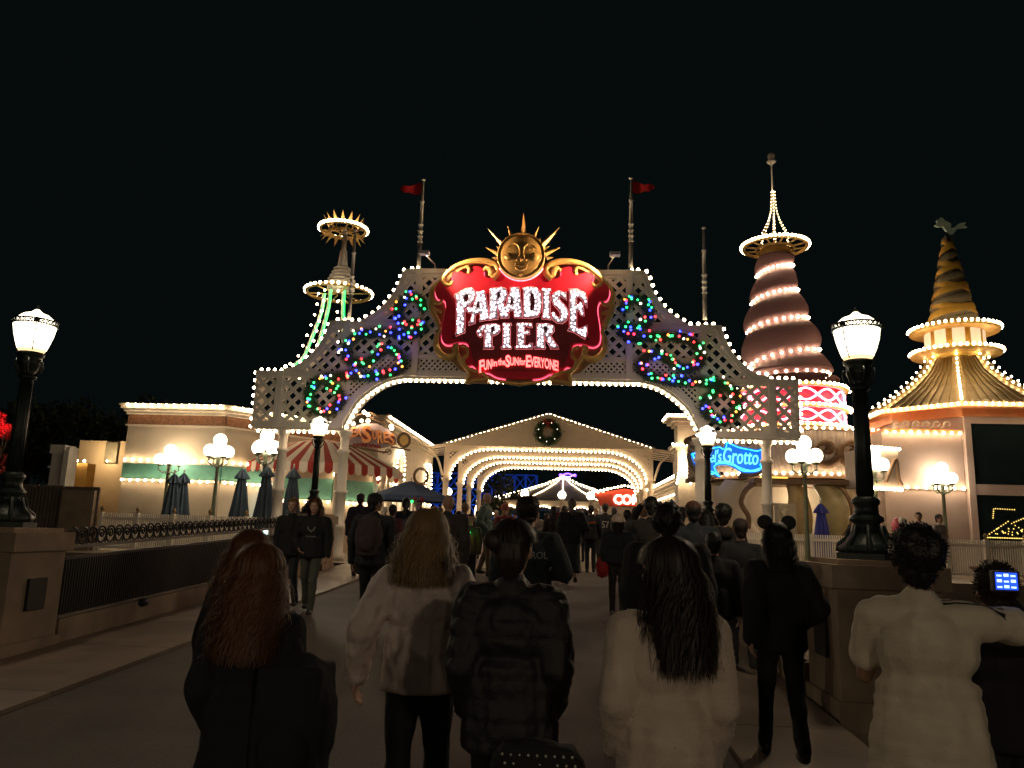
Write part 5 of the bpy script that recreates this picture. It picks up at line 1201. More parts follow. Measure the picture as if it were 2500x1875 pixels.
# windows on the right-front face, with timber frames
for k in (0, 1):
    p, q_ = Vector(oc2(RW, k)), Vector(oc2(RW, k+1)); a, c = p.lerp(q_, .09), p.lerp(q_, .93)
    zz = [GZ+.35, P(2400, 1200, 26).z-.09, P(2400, 1190, 26).z+.12, zev2-.65]
    b = MB(); face_strip(b, a, c, zz[0], zz[1], .02, .025); face_strip(b, a, c, zz[2], zz[3], .02, .025); b.build('window', M['glass'], pg)
    b = MB(); 
    for u0, u1 in ((.0, .09), (.93, 1.0)): face_strip(b, p.lerp(q_, u0), p.lerp(q_, u1), GZ, zev2-.4, .09, .094)
    for z0, z1 in ((GZ, zz[0]), (zz[1], zz[2]), (zz[3], zev2-.4)): face_strip(b, a, c, z0, z1, .07, .074)
    b.build('window_frame', M['wallpink'], pg)
    bulbs(pg, [(q_.x-.05, q_.y-.1, z_) for z_ in np.arange(GZ+1.2, zev2-.5, .24)] if k == 0 else [], .05)
# neck drum, rings
zn0, zn1 = P(2330, 850, gy).z-.5, P(2325, 800, gy).z; b = MB(); b.lathe([(.95, zrt-.1), (.95, zn1+.1)], (gx, gy, 0), 24); b.build('neck_drum', M['conegold'], pg)
b = MB()
for k in range(10):
    a = R(-90+18+36*k); c_ = (gx+.955*math.cos(a), gy+.955*math.sin(a)); b.box((c_[0]-.2, c_[1]-.02, zrt+.3), (c_[0]+.2, c_[1]+.02, zn1-.1), rz=a+math.pi/2)
b.build('drum_window', emit('drum_pane', (1, .75, .5), .35, (.7, .6, .5)), pg)
for zr_, lab in ((P(2328, 812, gy).z, 1), (P(2330, 868, gy).z, 2)):
    b = MB(); b.lathe([(.9, zr_-.05), (1.48, zr_-.04), (1.52, zr_+.04), (.9, zr_+.06)], (gx, gy, 0), 40); b.build('lit_ring', M['gold2'], pg)
    bulbs(pg, [(gx+1.52*math.cos(a), gy+1.52*math.sin(a), zr_+.09) for a in [2*math.pi*k/46 for k in range(46)] if math.sin(a) < .5], .055)
zk0, zk1 = P(2322, 790, gy).z, P(2309, 580, gy).z; b = MB(); b.lathe([(.86, zk0-.2), (.12, zk1)], (gx, gy, 0), 24); b.build('cone', M['cone'], pg)
for ph, name_, mm, wd in ((0, 'gold_band', 'conegold', .15), (.5, 'grey_band', 'conesil', .13), (-.5, 'gold_band', 'conegold', .12)):
    b = MB(); n = 160; v = []
    for k in range(n+1):
        u = k/n; sgn = 1 if ph >= 0 else -1
        for dz in (-wd, 0, wd):
            uu = u+dz/ (zk1-zk0)*.9; rr_ = .86+.02-(.74)*max(0, min(1, uu)); a = sgn*u*2*math.pi*4.2+ph*6; v.append((gx+(rr_+(.03 if dz == 0 else 0.005))*math.cos(a), gy+(rr_+(.03 if dz == 0 else .005))*math.sin(a), zk0-.2+(zk1-zk0+.2)*max(0, min(1, uu))))
    b.add(v, [(3*k+j, 3*k+3+j, 3*k+4+j, 3*k+1+j) for k in range(n) for j in (0, 1)], True); b.build(name_, M[mm], pg)
# weathervane: plain leaping fish shape
wv = thing('weathervane', (gx, gy, zk1), 'pale green weathervane with a leaping figure on the tip of the banded cone', 'weathervane')
def S6(x, y): q = P(2080+x/3.319, 500+y/3.319, gy); return (q.x, q.z)
b = MB(); plate(b, [[S6(*p) for p in [(665, 170), (690, 155), (682, 125), (705, 118), (715, 105), (735, 112), (745, 130), (780, 145), (800, 160), (795, 195), (830, 185), (855, 160), (885, 148), (925, 148), (905, 165), (930, 185), (890, 188), (860, 190), (835, 215), (815, 242), (785, 238), (760, 215), (735, 180), (700, 182)]]], gy, .10); b.build('figure', M['vane'], wv)
b = MB(); b.lathe([(.09, zk1-.03), (.05, zk1+.15), (.04, S6(785, 225)[1])], (gx, gy, 0), 8); b.build('stem', M['iron'], wv)
# low wing left of the pagoda
yw = 26.4; x0_, x1_ = P(1985, 1050, yw+1).x+1.9, P(2338, 1050, yw).x+.1; zw = P(2250, 1056, yw).z
wg = thing('rose_wing', ((x0_+x1_)/2, yw, GZ), 'pale rose wall with a row of orange wave curls and bulbs along its top', 'building')
b = MB(); b.box((x0_, yw, GZ), (x1_, yw+1.2, zw)); b.build('wall', M['wallpink'], wg)
b = MB(); b.box((x0_, yw-.12, zw+.002), (x1_, yw+1.2, zw+.1)); b.build('coping', M['orange'], wg)
bulbs(wg, walk([(x0_+.1, yw-.16, zw-.02), (x1_-.1, yw-.16, zw-.02)], .25), .05)
b = MB(); x = x0_+.2
while x < x1_-.6:
    b.tube(catmull([(x, yw-.05, zw+.12), (x+.12, yw-.05, zw+.2), (x+.17, yw-.05, zw+.33), (x+.29, yw-.05, zw+.36), (x+.34, yw-.05, zw+.27), (x+.27, yw-.05, zw+.22)], 4), .028, 5); x += .33
b.build('wave_crest', M['cream'], wg)
zl_ = P(2250, 1192, yw).z; b = MB(); b.box((x0_, yw-.06, zl_-.04), (x1_, yw-.002, zl_+.04)); b.build('string_course', M['wallpink'], wg); bulbs(wg, walk([(x0_+.1, yw-.12, zl_+.02), (x1_-.1, yw-.12, zl_+.02)], .3), .05)
# side sign box on the rose wing
YB2 = 25.0; p0, p1 = P(2150, 1085, YB2), P(2205, 1095, YB2); z0, z1 = P(2200, 1190, YB2).z, P(2200, 1098, YB2).z
sb = thing('sign_box', (p1.x-1, YB2, z0), 'dark projecting box with brown lettering curls and bulb rows beside the lantern post', 'sign')
b = MB(); b.add([(p1.x-1.35, YB2-.2, z0), (p1.x, YB2+.4, z0), (p1.x, YB2+1.3, z0), (p1.x-1.35, YB2+1.3, z0), (p1.x-1.35, YB2-.2, z1), (p1.x, YB2+.4, z1), (p1.x, YB2+1.3, z1), (p1.x-1.35, YB2+1.3, z1)], [(0, 3, 2, 1), (4, 5, 6, 7), (0, 1, 5, 4), (1, 2, 6, 5), (2, 3, 7, 6), (3, 0, 4, 7)]); b.build('box', mat('sign_box_grey', (.30, .25, .21), .7), sb)
bulbs(sb, walk([(p1.x-1.35, YB2-.3, z1+.05), (p1.x, YB2+.3, z1+.05)], .14)+walk([(p1.x-1.35, YB2-.3, z0-.05), (p1.x, YB2+.3, z0-.05)], .14), .05)
b = MB(); b.tube(catmull([(p1.x-.55, YB2+.05, z0+.15), (p1.x-.4, YB2+.12, z0+.5), (p1.x-.15, YB2+.2, z0+.9), (p1.x-.1, YB2+.22, z0+.3), (p1.x+.02, YB2+.3, z0+.1)], 4), .06, 6); b.build('lettering_curl', M['brown'], sb)
# ---------------------------------------------------------------- crowned ring tower, far left
YR = 40.0; rt = thing('ring_tower', (P(828, 720, YR).x, YR, GZ), 'slender tower with two lit rings, spiked crown and green neon legs behind the arch', 'tower')
r1 = P(827, 716, YR); r2 = P(838, 562, YR); g0 = Vector((r1.x, YR))
for c_, rr in ((r1, 1.72), (r2, 1.25)):
    b = MB()
    b.tube([(c_.x+rr*math.cos(a), YR+rr*math.sin(a), c_.z) for a in [2*math.pi*k/48 for k in range(49)]], .09, 6, cap=False)
    for k in range(6): a = k*math.pi/3; b.bar((c_.x+.2*math.cos(a), YR+.2*math.sin(a), c_.z-.05), (c_.x+rr*math.cos(a), YR+rr*math.sin(a), c_.z), .06)
    b.build('ring', M['gold2'], rt)
bulbs(rt, [(r1.x+1.8*math.cos(a), YR+1.8*math.sin(a), r1.z+.05) for a in [2*math.pi*k/34 for k in range(34)]], .085)
bulbs(rt, [(r2.x+1.32*math.cos(a), YR+1.32*math.sin(a), r2.z+.05) for a in [2*math.pi*k/46 for k in range(46)]], .085)
b = MB()
for k in range(14):
    a = 2*math.pi*k/14; c, s_ = math.cos(a), math.sin(a); c2, s2 = math.cos(a+.2), math.sin(a+.2); c3, s3 = math.cos(a-.2), math.sin(a-.2)
    b.add([(r2.x+.8*c2, YR+.8*s2, r2.z+.1), (r2.x+.8*c3, YR+.8*s3, r2.z+.1), (r2.x+1.15*c, YR+1.15*s_, r2.z+.75), (r2.x+.6*c, YR+.6*s_, r2.z+.15)], [(0, 1, 2), (0, 2, 3), (1, 3, 2), (0, 3, 1)])
    b.add([(r2.x+.8*c2, YR+.8*s2, r2.z-.1), (r2.x+.8*c3, YR+.8*s3, r2.z-.1), (r2.x+1.25*c, YR+1.25*s_, r2.z-.6), (r2.x+.6*c, YR+.6*s_, r2.z-.12)], [(0, 2, 1), (0, 3, 2), (1, 2, 3), (0, 1, 3)])
b.build('spiked_crown', M['gold2'], rt)
b = MB(); n0 = P(835, 610, YR).z; n1 = P(830, 650, YR).z; n2 = P(828, 695, YR).z
pr = [(.75, n2-.3)]
for k in range(5): z_ = n2+(n1-n2)*k/5; r_ = .75-.09*k; pr += [(r_, z_), (r_+.1, z_+.05), (r_-.04, z_+.14)]
pr += [(.28, n1), (.2, n0-.1), (.14, n0), (.12, r2.z)]
b.lathe(pr, (r1.x+.1, YR, 0), 16); b.build('tiered_cap', M['pole'], rt)
lg = []; 
for k, a in enumerate((-172, -108, -55)):
    ca, sa = math.cos(R(a)), math.sin(R(a)); c_ = catmull([(r1.x+q_*ca, YR+q_*sa, z_) for q_, z_ in ((.80, r1.z-.1), (.86, r1.z-1.0), (1.1, r1.z-2.0), (1.6, r1.z-3.6), (2.3, r1.z-5.2), (2.7, GZ))], 5)
    b = MB(); b.tube(c_, .08, 6); b.build('leg', M['pole'], rt)
    b = MB(); b.tube([p+Vector((ca*.0+.12, -.16, 0)) for p in c_[:-6]], .055, 6); b.build('neon_tube', M['neongreen'], rt); lg += walk([p+Vector((-.25, -.12, 0)) for p in c_[:-5]], .62) if a < 0 else []
bulbs(rt, lg, .065, cap=100)
# ---------------------------------------------------------------- trees and far things
def tree(x, y, z, h, cr, label, seed, squash=1.0, group='trees in the dark beyond the lights', red=False, n=2600, ls=.16):
    rnd = random.Random(seed); t = thing('tree', (x, y, z), label, 'tree', group); b = MB()
    b.tube([(x, y, z), (x+.1, y, z+h*.25), (x-.05, y+.1, z+h*.5), (x, y, z+h*.75)], [h*.035, h*.028, h*.02, h*.01], 8); cl = []
    for k in range(9):
        a = rnd.uniform(0, 6.28); e = Vector((x+cr*.65*math.cos(a), y+cr*.65*math.sin(a), z+h*rnd.uniform(.45, .92))); b.tube([(x, y, z+h*rnd.uniform(.3, .6)), e], [h*.014, h*.005], 5); cl.append((e, cr*rnd.uniform(.3, .5)))
    b.build('trunk', M['bark'], t); b = MB(); cl.append((Vector((x, y, z+h*.85)), cr*.5))
    for i in range(n):
        c_, r_ = cl[i % len(cl)]; d = Vector((rnd.gauss(0, 1), rnd.gauss(0, 1), rnd.gauss(0, 1)*squash)).normalized()*r_*rnd.uniform(.4, 1.05); p = c_+d
        u = Vector((rnd.gauss(0, 1), rnd.gauss(0, 1), rnd.gauss(0, 1))).normalized()*ls; w_ = Vector((rnd.gauss(0, 1), rnd.gauss(0, 1), rnd.gauss(0, 1))).normalized()*ls
        b.add([p-u, p+w_*.5, p+u, p-w_*.5], [(0, 1, 2, 3)])
    b.build('crown', M['leaf'] if not red else mat('red_leaves', (.35, .05, .05), .7, var=.4), t); return t
tq = P(300, 1040, 31.5); tree(tq.x, 34.5, GZ, P(300, 960, 34).z-GZ, 1.5, 'dark leafy tree rising behind the corner of the cream shop', 3)
for k, (px_, Y, hh, lb) in enumerate(((60, 45, 7.5, 'dark tree behind the left lantern post'), (120, 52, 8.5, 'dark tree mass above the screen fence'), (200, 48, 7.0, 'dark tree left of the tan block'), (20, 50, 8.0, 'dark tree at the left frame edge'))):
    q = P(px_, 1200, Y); tree(q.x, Y, GZ, hh, 3.6, lb, 10+k, n=2200, ls=.25)
q = P(8, 1022, 28); tr = tree(q.x-.1, 28, GZ, q.z-GZ+.35, .55, 'small tree lit bright red at the left frame edge', 31, group=None, red=True, n=900, ls=.12)
sp = spot('red_fill_spot', (q.x+1.0, 26.4, q.z-.7), (q.x-.4, 28.1, q.z+.1), (1, .05, .07), 260, R(50), .08); sp.parent = tr; sp.location = sp.location-WP[tr.name]  # unseen red light added to tint the small tree
b = MB(); b.ell((q.x+1.02, 26.3, q.z-.75), .05); b.build('added_red_lamp', M['xr'], tr)  # glowing body made up to go with the red light
for px_, lb in ((1228, 'bare dark tree in front of the blue lit framework'), (1465, 'dark round tree to the right inside the hall view'), (1440, 'dark tree behind the right side of the tent')):
    q = P(px_, 1200, 75 if px_ < 1300 else 95); tree(q.x, q.y, GZ, P(px_, 1150, q.y).z-GZ, 2.4 if px_ < 1300 else 4, lb, px_, n=1500, ls=.22)
bl_ = thing('coaster_framework', (P(1240, 1200, 110).x, 110, GZ), 'blue lit steel coaster framework glimpsed through the hall', 'roller coaster'); b = MB()
x0_, x1_ = P(1040, 1200, 110).x, P(1310, 1200, 110).x; zt_ = P(1200, 1158, 110).z; nx = 10
for i in range(nx+1):
    x = x0_+(x1_-x0_)*i/nx; b.bar((x, 110, GZ), (x, 110, zt_), .3)
    for j in range(4):
        z_ = GZ+(zt_-GZ)*j/4; z2 = GZ+(zt_-GZ)*(j+1)/4
        if i < nx: xn = x0_+(x1_-x0_)*(i+1)/nx; b.bar((x, 110, z2), (xn, 110, z2), .22); b.bar((x, 110, z_), (xn, 110, z2), .15); b.bar((xn, 110, z_), (x, 110, z2), .15)
b.build('truss', M['blue'], bl_)
for i in range(4):
    x = x0_+(x1_-x0_)*(i+.5)/4; l = point_light('blue_fill', (x, 104, GZ+2), (.06, .25, 1), 9000, .4, bl_); b = MB(); b.ell((x, 104, GZ+2), .4); b.build('added_flood', emit('added_flood_blue', (.05, .25, 1), 6), bl_)  # unseen blue lights and glowing bodies added to tint the framework

# glowing amber dots that stand in for reflections on the corner window
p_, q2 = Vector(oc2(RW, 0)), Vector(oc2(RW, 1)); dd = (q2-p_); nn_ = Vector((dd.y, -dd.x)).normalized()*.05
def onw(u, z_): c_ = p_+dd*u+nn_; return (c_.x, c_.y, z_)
zb0 = GZ+1.15; sl = thing('window_reflection_dots', onw(.5, zb0), 'glowing amber dots standing in for reflections, low in the dark corner window', 'painted reflection')
M['reflamber'] = emit('reflection_amber', (1.0, .62, .12), 1.6)
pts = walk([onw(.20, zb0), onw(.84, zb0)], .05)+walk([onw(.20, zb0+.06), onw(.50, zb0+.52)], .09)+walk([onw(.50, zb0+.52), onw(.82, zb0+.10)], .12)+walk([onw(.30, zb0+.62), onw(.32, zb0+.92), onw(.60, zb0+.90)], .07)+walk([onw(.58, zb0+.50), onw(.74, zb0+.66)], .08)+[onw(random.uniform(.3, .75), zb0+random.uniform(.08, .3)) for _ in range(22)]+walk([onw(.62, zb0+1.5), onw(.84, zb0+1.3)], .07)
bulbs(sl, pts, .018, M['reflamber'], cap=100)  # dots standing in for reflections, made with the bulb helper
# ================================================================== people
from mathutils.bvhtree import BVHTree
_mc = {}
def cloth(col, rough=.85, bump=.25, bs=120):
    k = tuple(round(c, 3) for c in col)
    if k not in _mc: _mc[k] = mat('cloth', col, rough, var=.14, scale=9, bump=bump, bscale=bs)
    return _mc[k]
SKIN = {k: mat('skin_'+k, c, .55, var=.07, scale=12) for k, c in dict(light=(.48, .29, .21), mid=(.33, .19, .12), dark=(.12, .065, .04)).items()}
HAIRM = {k: mat('hair_'+k, c, .55, var=.35, scale=25, stretch=(8, 8, 1)) for k, c in dict(blonde=(.24, .15, .065), auburn=(.12, .045, .016), brown=(.022, .012, .008), black=(.009, .008, .007), grey=(.25, .24, .23), dkblonde=(.2, .12, .06)).items()}
def remesh(mb, vox, sm=3, post=None, dec=None):
    me = bpy.data.meshes.new('t'); me.from_pydata([tuple(v) for v in mb.v], [], mb.f); me.update()
    o = bpy.data.objects.new('t', me); COL.objects.link(o)
    r = o.modifiers.new('r', 'REMESH'); r.mode = 'VOXEL'; r.voxel_size = vox
    if sm: q = o.modifiers.new('s', 'SMOOTH'); q.factor = .5; q.iterations = sm
    bpy.context.view_layer.update(); ev = o.evaluated_get(bpy.context.evaluated_depsgraph_get())
    out = bpy.data.meshes.new_from_object(ev); bpy.data.objects.remove(o); bpy.data.meshes.remove(me)
    n = len(out.vertices); co = np.empty(n*3); no = np.empty(n*3); out.vertices.foreach_get('co', co); out.vertex_normals.foreach_get('vector', no)
    co = co.reshape(-1, 3); no = no.reshape(-1, 3)
    if post is not None: co = post(co, no)
    fc = [tuple(p.vertices) for p in out.polygons]; bpy.data.meshes.remove(out)
    return co, fc, no
def wrinkle(co, no, amp, sc, seed=0):
    d = np.array([noise.noise(Vector((c[0]*sc+seed, c[1]*sc, c[2]*sc*.6)))*.6+noise.noise(Vector((c[0]*sc*2.3, c[1]*sc*2.3+seed, c[2]*sc*1.5)))*.4 for c in co])
    return co+no*(d*amp)[:, None]
def cap(mb, p, q, r0, r1, n=12):
    p, q = Vector(p), Vector(q); mb.tube([p, q], [r0, r1], n); mb.ell(p, r0, n, 8); mb.ell(q, r1, n, 8)
ARMS = dict(close=((.205, -.05, 1.15), (.19, .09, .95)), down=((.235, -.03, 1.15), (.245, .03, .90)), pocket=((.28, -.07, 1.14), (.17, .10, .99)), swingf=((.235, .07, 1.16), (.235, .25, .97)), swingb=((.25, -.17, 1.18), (.27, -.20, .93)),
            phone=((.21, .12, 1.15), (.08, .33, 1.33)), up=((.25, .20, 1.40), (.10, .30, 1.66)), crossed=((.245, .06, 1.14), (.0, .20, 1.12)), out=((.42, .12, 1.38), (.64, .20, 1.36)), wide=((.30, -.05, 1.17), (.33, .02, .93)), bent=((.29, -.08, 1.16), (.20, .16, 1.14)))
NP = 0
def person(px, py, Y, label, face=0., top=(.02, .02, .022), bot=(.02, .02, .025), skin='light', hair='brown', hs='short', L=.3, arms=('down', 'down'), stride=.25, thick=.018, hem=.86, near=0,
           puff=0, fur=0, head=(0., 0.), hood=0, skirt=0, hat=None, hatcol=(.1, .1, .1), wide=1., short=0, shoes=(.02, .02, .02), group=None, h=None, glasses=0, collar=0, quilt=.0, sleeve=1, spread=.0, lean=0., tsleeve=0, vox=None, inner=None):
    global NP; NP += 1; rnd = random.Random(NP*13)
    q = P(px, py, Y); g = gz(Y)+(.035 if (q.x > 1.12 or q.x < -3.95) and Y < 18.9 else 0); h = h or (q.z-g); s = h/1.77; t = thing('person', (q.x, Y, g), label, 'person', group, rotz=R(face))
    WP[t.name] = Vector((0, 0, 0)); V = lambda *a: tuple(c*s for c in a)
    vox = vox or (.009 if near else .015); k_ = wide
    def mk(name, co, fc, m, parent=t, sm=True):
        me = bpy.data.meshes.new(name); me.from_pydata([tuple(c) for c in co], [], fc); me.materials.append(m); me.polygons.foreach_set('use_smooth', [sm]*len(fc))
        o = bpy.data.objects.new(name, me); COL.objects.link(o); o.parent = parent; WP[o.name] = Vector((0, 0, 0)); KIDS.setdefault(parent.name, []).append(o); return o
    st = stride; feet = ((-1, st*.5, 0), (1, -st*.55, .05*min(1, st*4)))
    if NP % 2: feet = ((1, st*.5, 0), (-1, -st*.55, .05*min(1, st*4)))
    legs = []
    for sd, fy, lift in feet:
        hip = Vector((sd*.085, 0, .93)); an = Vector((sd*.085, fy, .085+lift)); kn = (hip+an)/2+Vector((0, .035+lift*.8, .015)); legs.append((sd, hip, kn, an))
    B = MB()
    B.ell(V(0, 0, .98), V(.155*k_, .11, .13)); B.ell(V(0, .0, 1.13), V(.135*k_, .10, .14)); B.ell(V(0, 0, 1.30), V(.165*k_, .11, .16)); cap(B, V(-.14*k_, 0, 1.42), V(.14*k_, 0, 1.42), .055*s, .055*s)
    cap(B, V(0, -.01, 1.42), V(0, .01, 1.56), .058*s, .05*s)
    for sd, hip, kn, an in legs:
        cap(B, hip*s, kn*s, .082*s, .056*s); cap(B, kn*s, an*s, .055*s, .038*s)
    arm = []
    for sd, nm in ((-1, arms[0]), (1, arms[1])):
        e, w_ = ARMS[nm]; sh = Vector((sd*.175*k_, 0, 1.41)); e = Vector((sd*e[0]*(.5+.5*k_), e[1], e[2])); w_ = Vector((sd*w_[0]*(.5+.5*k_) if nm != 'crossed' else w_[0]-sd*.06, w_[1], w_[2])); arm.append((sd, sh, e, w_))
        cap(B, sh*s, e*s, .05*s, .037*s); cap(B, e*s, w_*s, .036*s, .024*s)
    co, fc, no = remesh(B, max(vox, .011), 3)
    Vs = [Vector(c) for c in co]; Fs = list(fc)
    # head with a face, turned on the neck
    Hm = MB(); hc = Vector(V(0, .012, 1.655))
    Hm.ell((0, 0, 0), V(.077, .096, .112), 16, 12); Hm.ell(V(0, .035, -.065), V(.056, .060, .055), 12, 9); Hm.ell(V(0, .088, -.012), V(.012, .02, .026)); Hm.ell(V(0, .101, -.028), V(.015, .014, .012))
    for sd in (-1, 1):
        Hm.ell(V(sd*.078, -.004, -.015), V(.012, .02, .032)); Hm.ell(V(sd*.036, .070, -.03), V(.026, .022, .024)); Hm.ell(V(sd*.032, .083, .022), V(.026, .012, .008))
        Hm.ell(V(sd*.008, .092, -.06), V(.018, .010, .006))
    Hm.ell(V(0, .08, -.088), V(.022, .018, .016)); Hm.ell(V(0, .091, -.068), V(.017, .009, .006))
    fv = .0055 if near or abs(face) > 90 else .009
    hco, hfc, _ = remesh(Hm, fv, 1)
    hrot = Matrix.Rotation(R(head[0]), 3, 'Z') @ Matrix.Rotation(R(head[1]), 3, 'X')
    n0 = len(Vs); Vs += [hc+hrot @ Vector(c) for c in hco]; Fs += [tuple(n0+i for i in f_) for f_ in hfc]
    # hands
    if Y < 13 or near:
        for sd, sh, e, w_ in arm:
            d = (w_-e).normalized(); Hn = MB(); x_ = Vector((0, 0, 0)); sx = Vector((sd, 0, 0)); sx = (sx-d*sx.dot(d)).normalized(); nrm = d.cross(sx).normalized()
            # palm plane faces the thigh: fingers spread along the fore-aft axis
            fa = Vector((0, 1, 0)); fa = fa-d*fa.dot(d); fa = fa.normalized() if fa.length > .2 else Vector((0, 0, 1)); inn = d.cross(fa)*(1 if d.cross(fa).x*sd < 0 else -1)
            W = w_*s
            for j in range(4):
                o_ = (j-1.5)*.019; base = W+(d*.015+fa*o_*.8)*s; kn_ = W+(d*.085+fa*o_)*s; cap(Hn, base, kn_, .0125*s, .011*s, 8)
                l = (.036, .044, .041, .031)[j]; m1 = kn_+(d*.9+inn*.35).normalized()*l*s; m2 = m1+(d*.6+inn*.8).normalized()*l*.75*s; cap(Hn, kn_, m1, .0095*s, .0085*s, 8); cap(Hn, m1, m2, .0085*s, .0065*s, 8)
            tb = W+(d*.03+fa*.028)*s; t1 = tb+(d*.6+fa*.7+inn*.3).normalized()*.04*s; cap(Hn, W+d*.01*s, tb, .013*s, .012*s, 8); cap(Hn, tb, t1, .0115*s, .009*s, 8); cap(Hn, t1, t1+(d*.9+inn*.3).normalized()*.028*s, .009*s, .0075*s, 8)
            hc2, hf2, _ = remesh(Hn, .0042, 1); n0 = len(Vs); Vs += [Vector(c) for c in hc2]; Fs += [tuple(n0+i for i in f_) for f_ in hf2]
    body = mk('body', Vs, Fs, SKIN[skin])
    if abs(face) > 90 or head[0]:
        for sd in (-1, 1):
            e_ = MB(); p_ = hc+hrot @ Vector(V(sd*.031, .083, .006)); e_.ell(p_, .010*s, 8, 6); mk('eye', e_.v, e_.f, cloth((.03, .02, .015), .2, 0), body)
        e_ = MB(); e_.tube([hc+hrot @ Vector(V(x_, .103-abs(x_)*2.2*.2, -.063)) for x_ in (-.022, 0, .022)], .0035*s, 5); mk('mouth', e_.v, e_.f, cloth((.22, .06, .05), .5, 0), body)
    # trousers / skirt
    T = MB(); T.ell(V(0, 0, .985), V(.168*k_, .122, .10))
    for sd, hip, kn, an in legs:
        if skirt: continue
        if short: cap(T, hip*s, (kn+Vector((0, 0, .04)))*s, .098*s, .085*s)
        else: cap(T, hip*s, kn*s, .093*s, .066*s); cap(T, kn*s, (an+Vector((0, 0, .005)))*s, .066*s, .055*s)
    if skirt:
        for k in range(20):
            u = k/19; z_ = .98-u*(.98-skirt); T.ell(V(0, 0, z_), V(.165+.05*u, .125+.06*u, .07))
    co, fc, no = remesh(T, vox, 3, lambda c, n: wrinkle(c, n, .016*s, 11, NP)); mk('skirt' if skirt else 'trousers', co, fc, cloth(bot))
    # top
    C = MB(); th = thick
    C.ell(V(0, 0, 1.13), V(.135*k_+th, .10+th, .16)); C.ell(V(0, -.005, 1.30), V(.165*k_+th, .11+th, .16+th*.5)); cap(C, V(-.145*k_, 0, 1.415), V(.145*k_, 0, 1.415), (.058+th*.6)*s, (.058+th*.6)*s)
    nz_ = 8
    for k in range(nz_+1):
        z_ = 1.13-(1.13-hem-.03)*k/nz_; C.ell(V(0, 0, z_), V((.150 if hem > .8 else .160)*k_+th+.0075*k*(1 if hem < .8 else .4), .112+th+.006*k*(1 if hem < .8 else .3), .085))
    cap(C, V(0, -.01, 1.42), V(0, .0, 1.475+collar), (.068+th*.3)*s, (.062+th*.4)*s)
    for sd, sh, e, w_ in arm:
        if sleeve == 0: cap(C, sh*s, (sh.lerp(e, .62))*s, (.056+th*.5)*s, (.052+th*.6)*s); continue
        cap(C, sh*s, e*s, (.056+th*.8)*s, (.045+th*.9)*s); cap(C, e*s, (w_+(e-w_).normalized()*.0)*s, (.044+th*.9)*s, (.034+th*.6)*s)
    if hood: C.ell(V(0, -.09-th, 1.44), V(.10, .06, .07))
    def post(c, n):
        c = wrinkle(c, n, (.013+.009*(thick > .03))*s, 9 if not puff else 14, NP)
        if puff:
            ph = c[:, 2]/s/.085*math.pi; c = c+n*((np.abs(np.sin(ph))**.5-.75)*.016*puff)[:, None]
        c[:, 2] = np.maximum(c[:, 2], (hem-.005)*s) if min(a_[3].z for a_ in arm) > hem+.05 else c[:, 2]
        return c
    co, fc, no = remesh(C, vox, 4 if not fur else 6, post); tp = mk('shirt' if sleeve == 0 else 'jacket', co, fc, cloth(top, .9 if not puff else .6, .25, 120 if not fur else 180))
    if fur:
        F_ = MB(); ii = rng.choice(len(co), fur)
        for i in ii:
            c = Vector(co[i]); n_ = Vector(no[i]); d = (n_+Vector((rnd.gauss(0, .35), rnd.gauss(0, .35), rnd.gauss(-.4, .35)))).normalized(); sd_ = n_.cross(Vector((rnd.gauss(0, 1), rnd.gauss(0, 1), rnd.gauss(0, 1)))).normalized()*.0022
            F_.add([c-sd_-n_*.003, c+sd_-n_*.003, c+d*rnd.uniform(.003, .007)], [(0, 1, 2)])
        mk('fur_pile', F_.v, F_.f, cloth(top), tp, False)
    # shoes
    for sd, hip, kn, an in legs:
        S_ = MB(); a_ = an*s; up = .02 if an.z > .1 else 0
        S_.ell((a_.x, a_.y+.045*s, max(.035*s, a_.z-.045*s)), V(.048, .115, .04)); S_.ell((a_.x, a_.y-.01*s, a_.z-.02*s), V(.045, .055, .06))
        co, fc, _ = remesh(S_, .012, 2); co[:, 2] = np.maximum(co[:, 2], .004); mk('shoe', co, fc, cloth(shoes, .5))
    # hair
    hm = HAIRM[hair]; fine = near
    def HP(v): return hc+hrot @ Vector(v)
    Hh = MB()
    if hs != 'bald':
        Hh.ell(V(0, -.012, .022), V(.090, .106, .104), 16, 12)
    if hs != 'bald': Hh.ell(V(0, -.048, -.065), V(.062, .05, .062 if hs != 'bun' else .075))
    if hs == 'long' or hs == 'pony' or hs == 'bun':
        Hh.ell(V(0, -.05, -.02), V(.082, .075, .10))
    if hs == 'long':
        nn = max(3, int(L/.05))
        for k in range(nn):
            u = .72*(k+1)/nn; Hh.ell(V(0, -.055-(.035+thick*.9)*u*(1-.3*u), -.05-L*u), V(.088+spread*u-.03*u**3, .045-.015*u, .06))
    if hs == 'pony': 
        for k in range(5): Hh.ell(V(0, -.115-.01*k, .0-.055*k), V(.032, .03, .045))
    if hs == 'bun': Hh.ell(V(-.062 if near else 0, -.105, .035), V(.05, .048, .05))
    if hs == 'curly': Hh.ell(V(0, -.03, .04), V(.108, .112, .105)); 
    if hs == 'afro': Hh.ell(V(0, -.015, .03), V(.125, .13, .12))
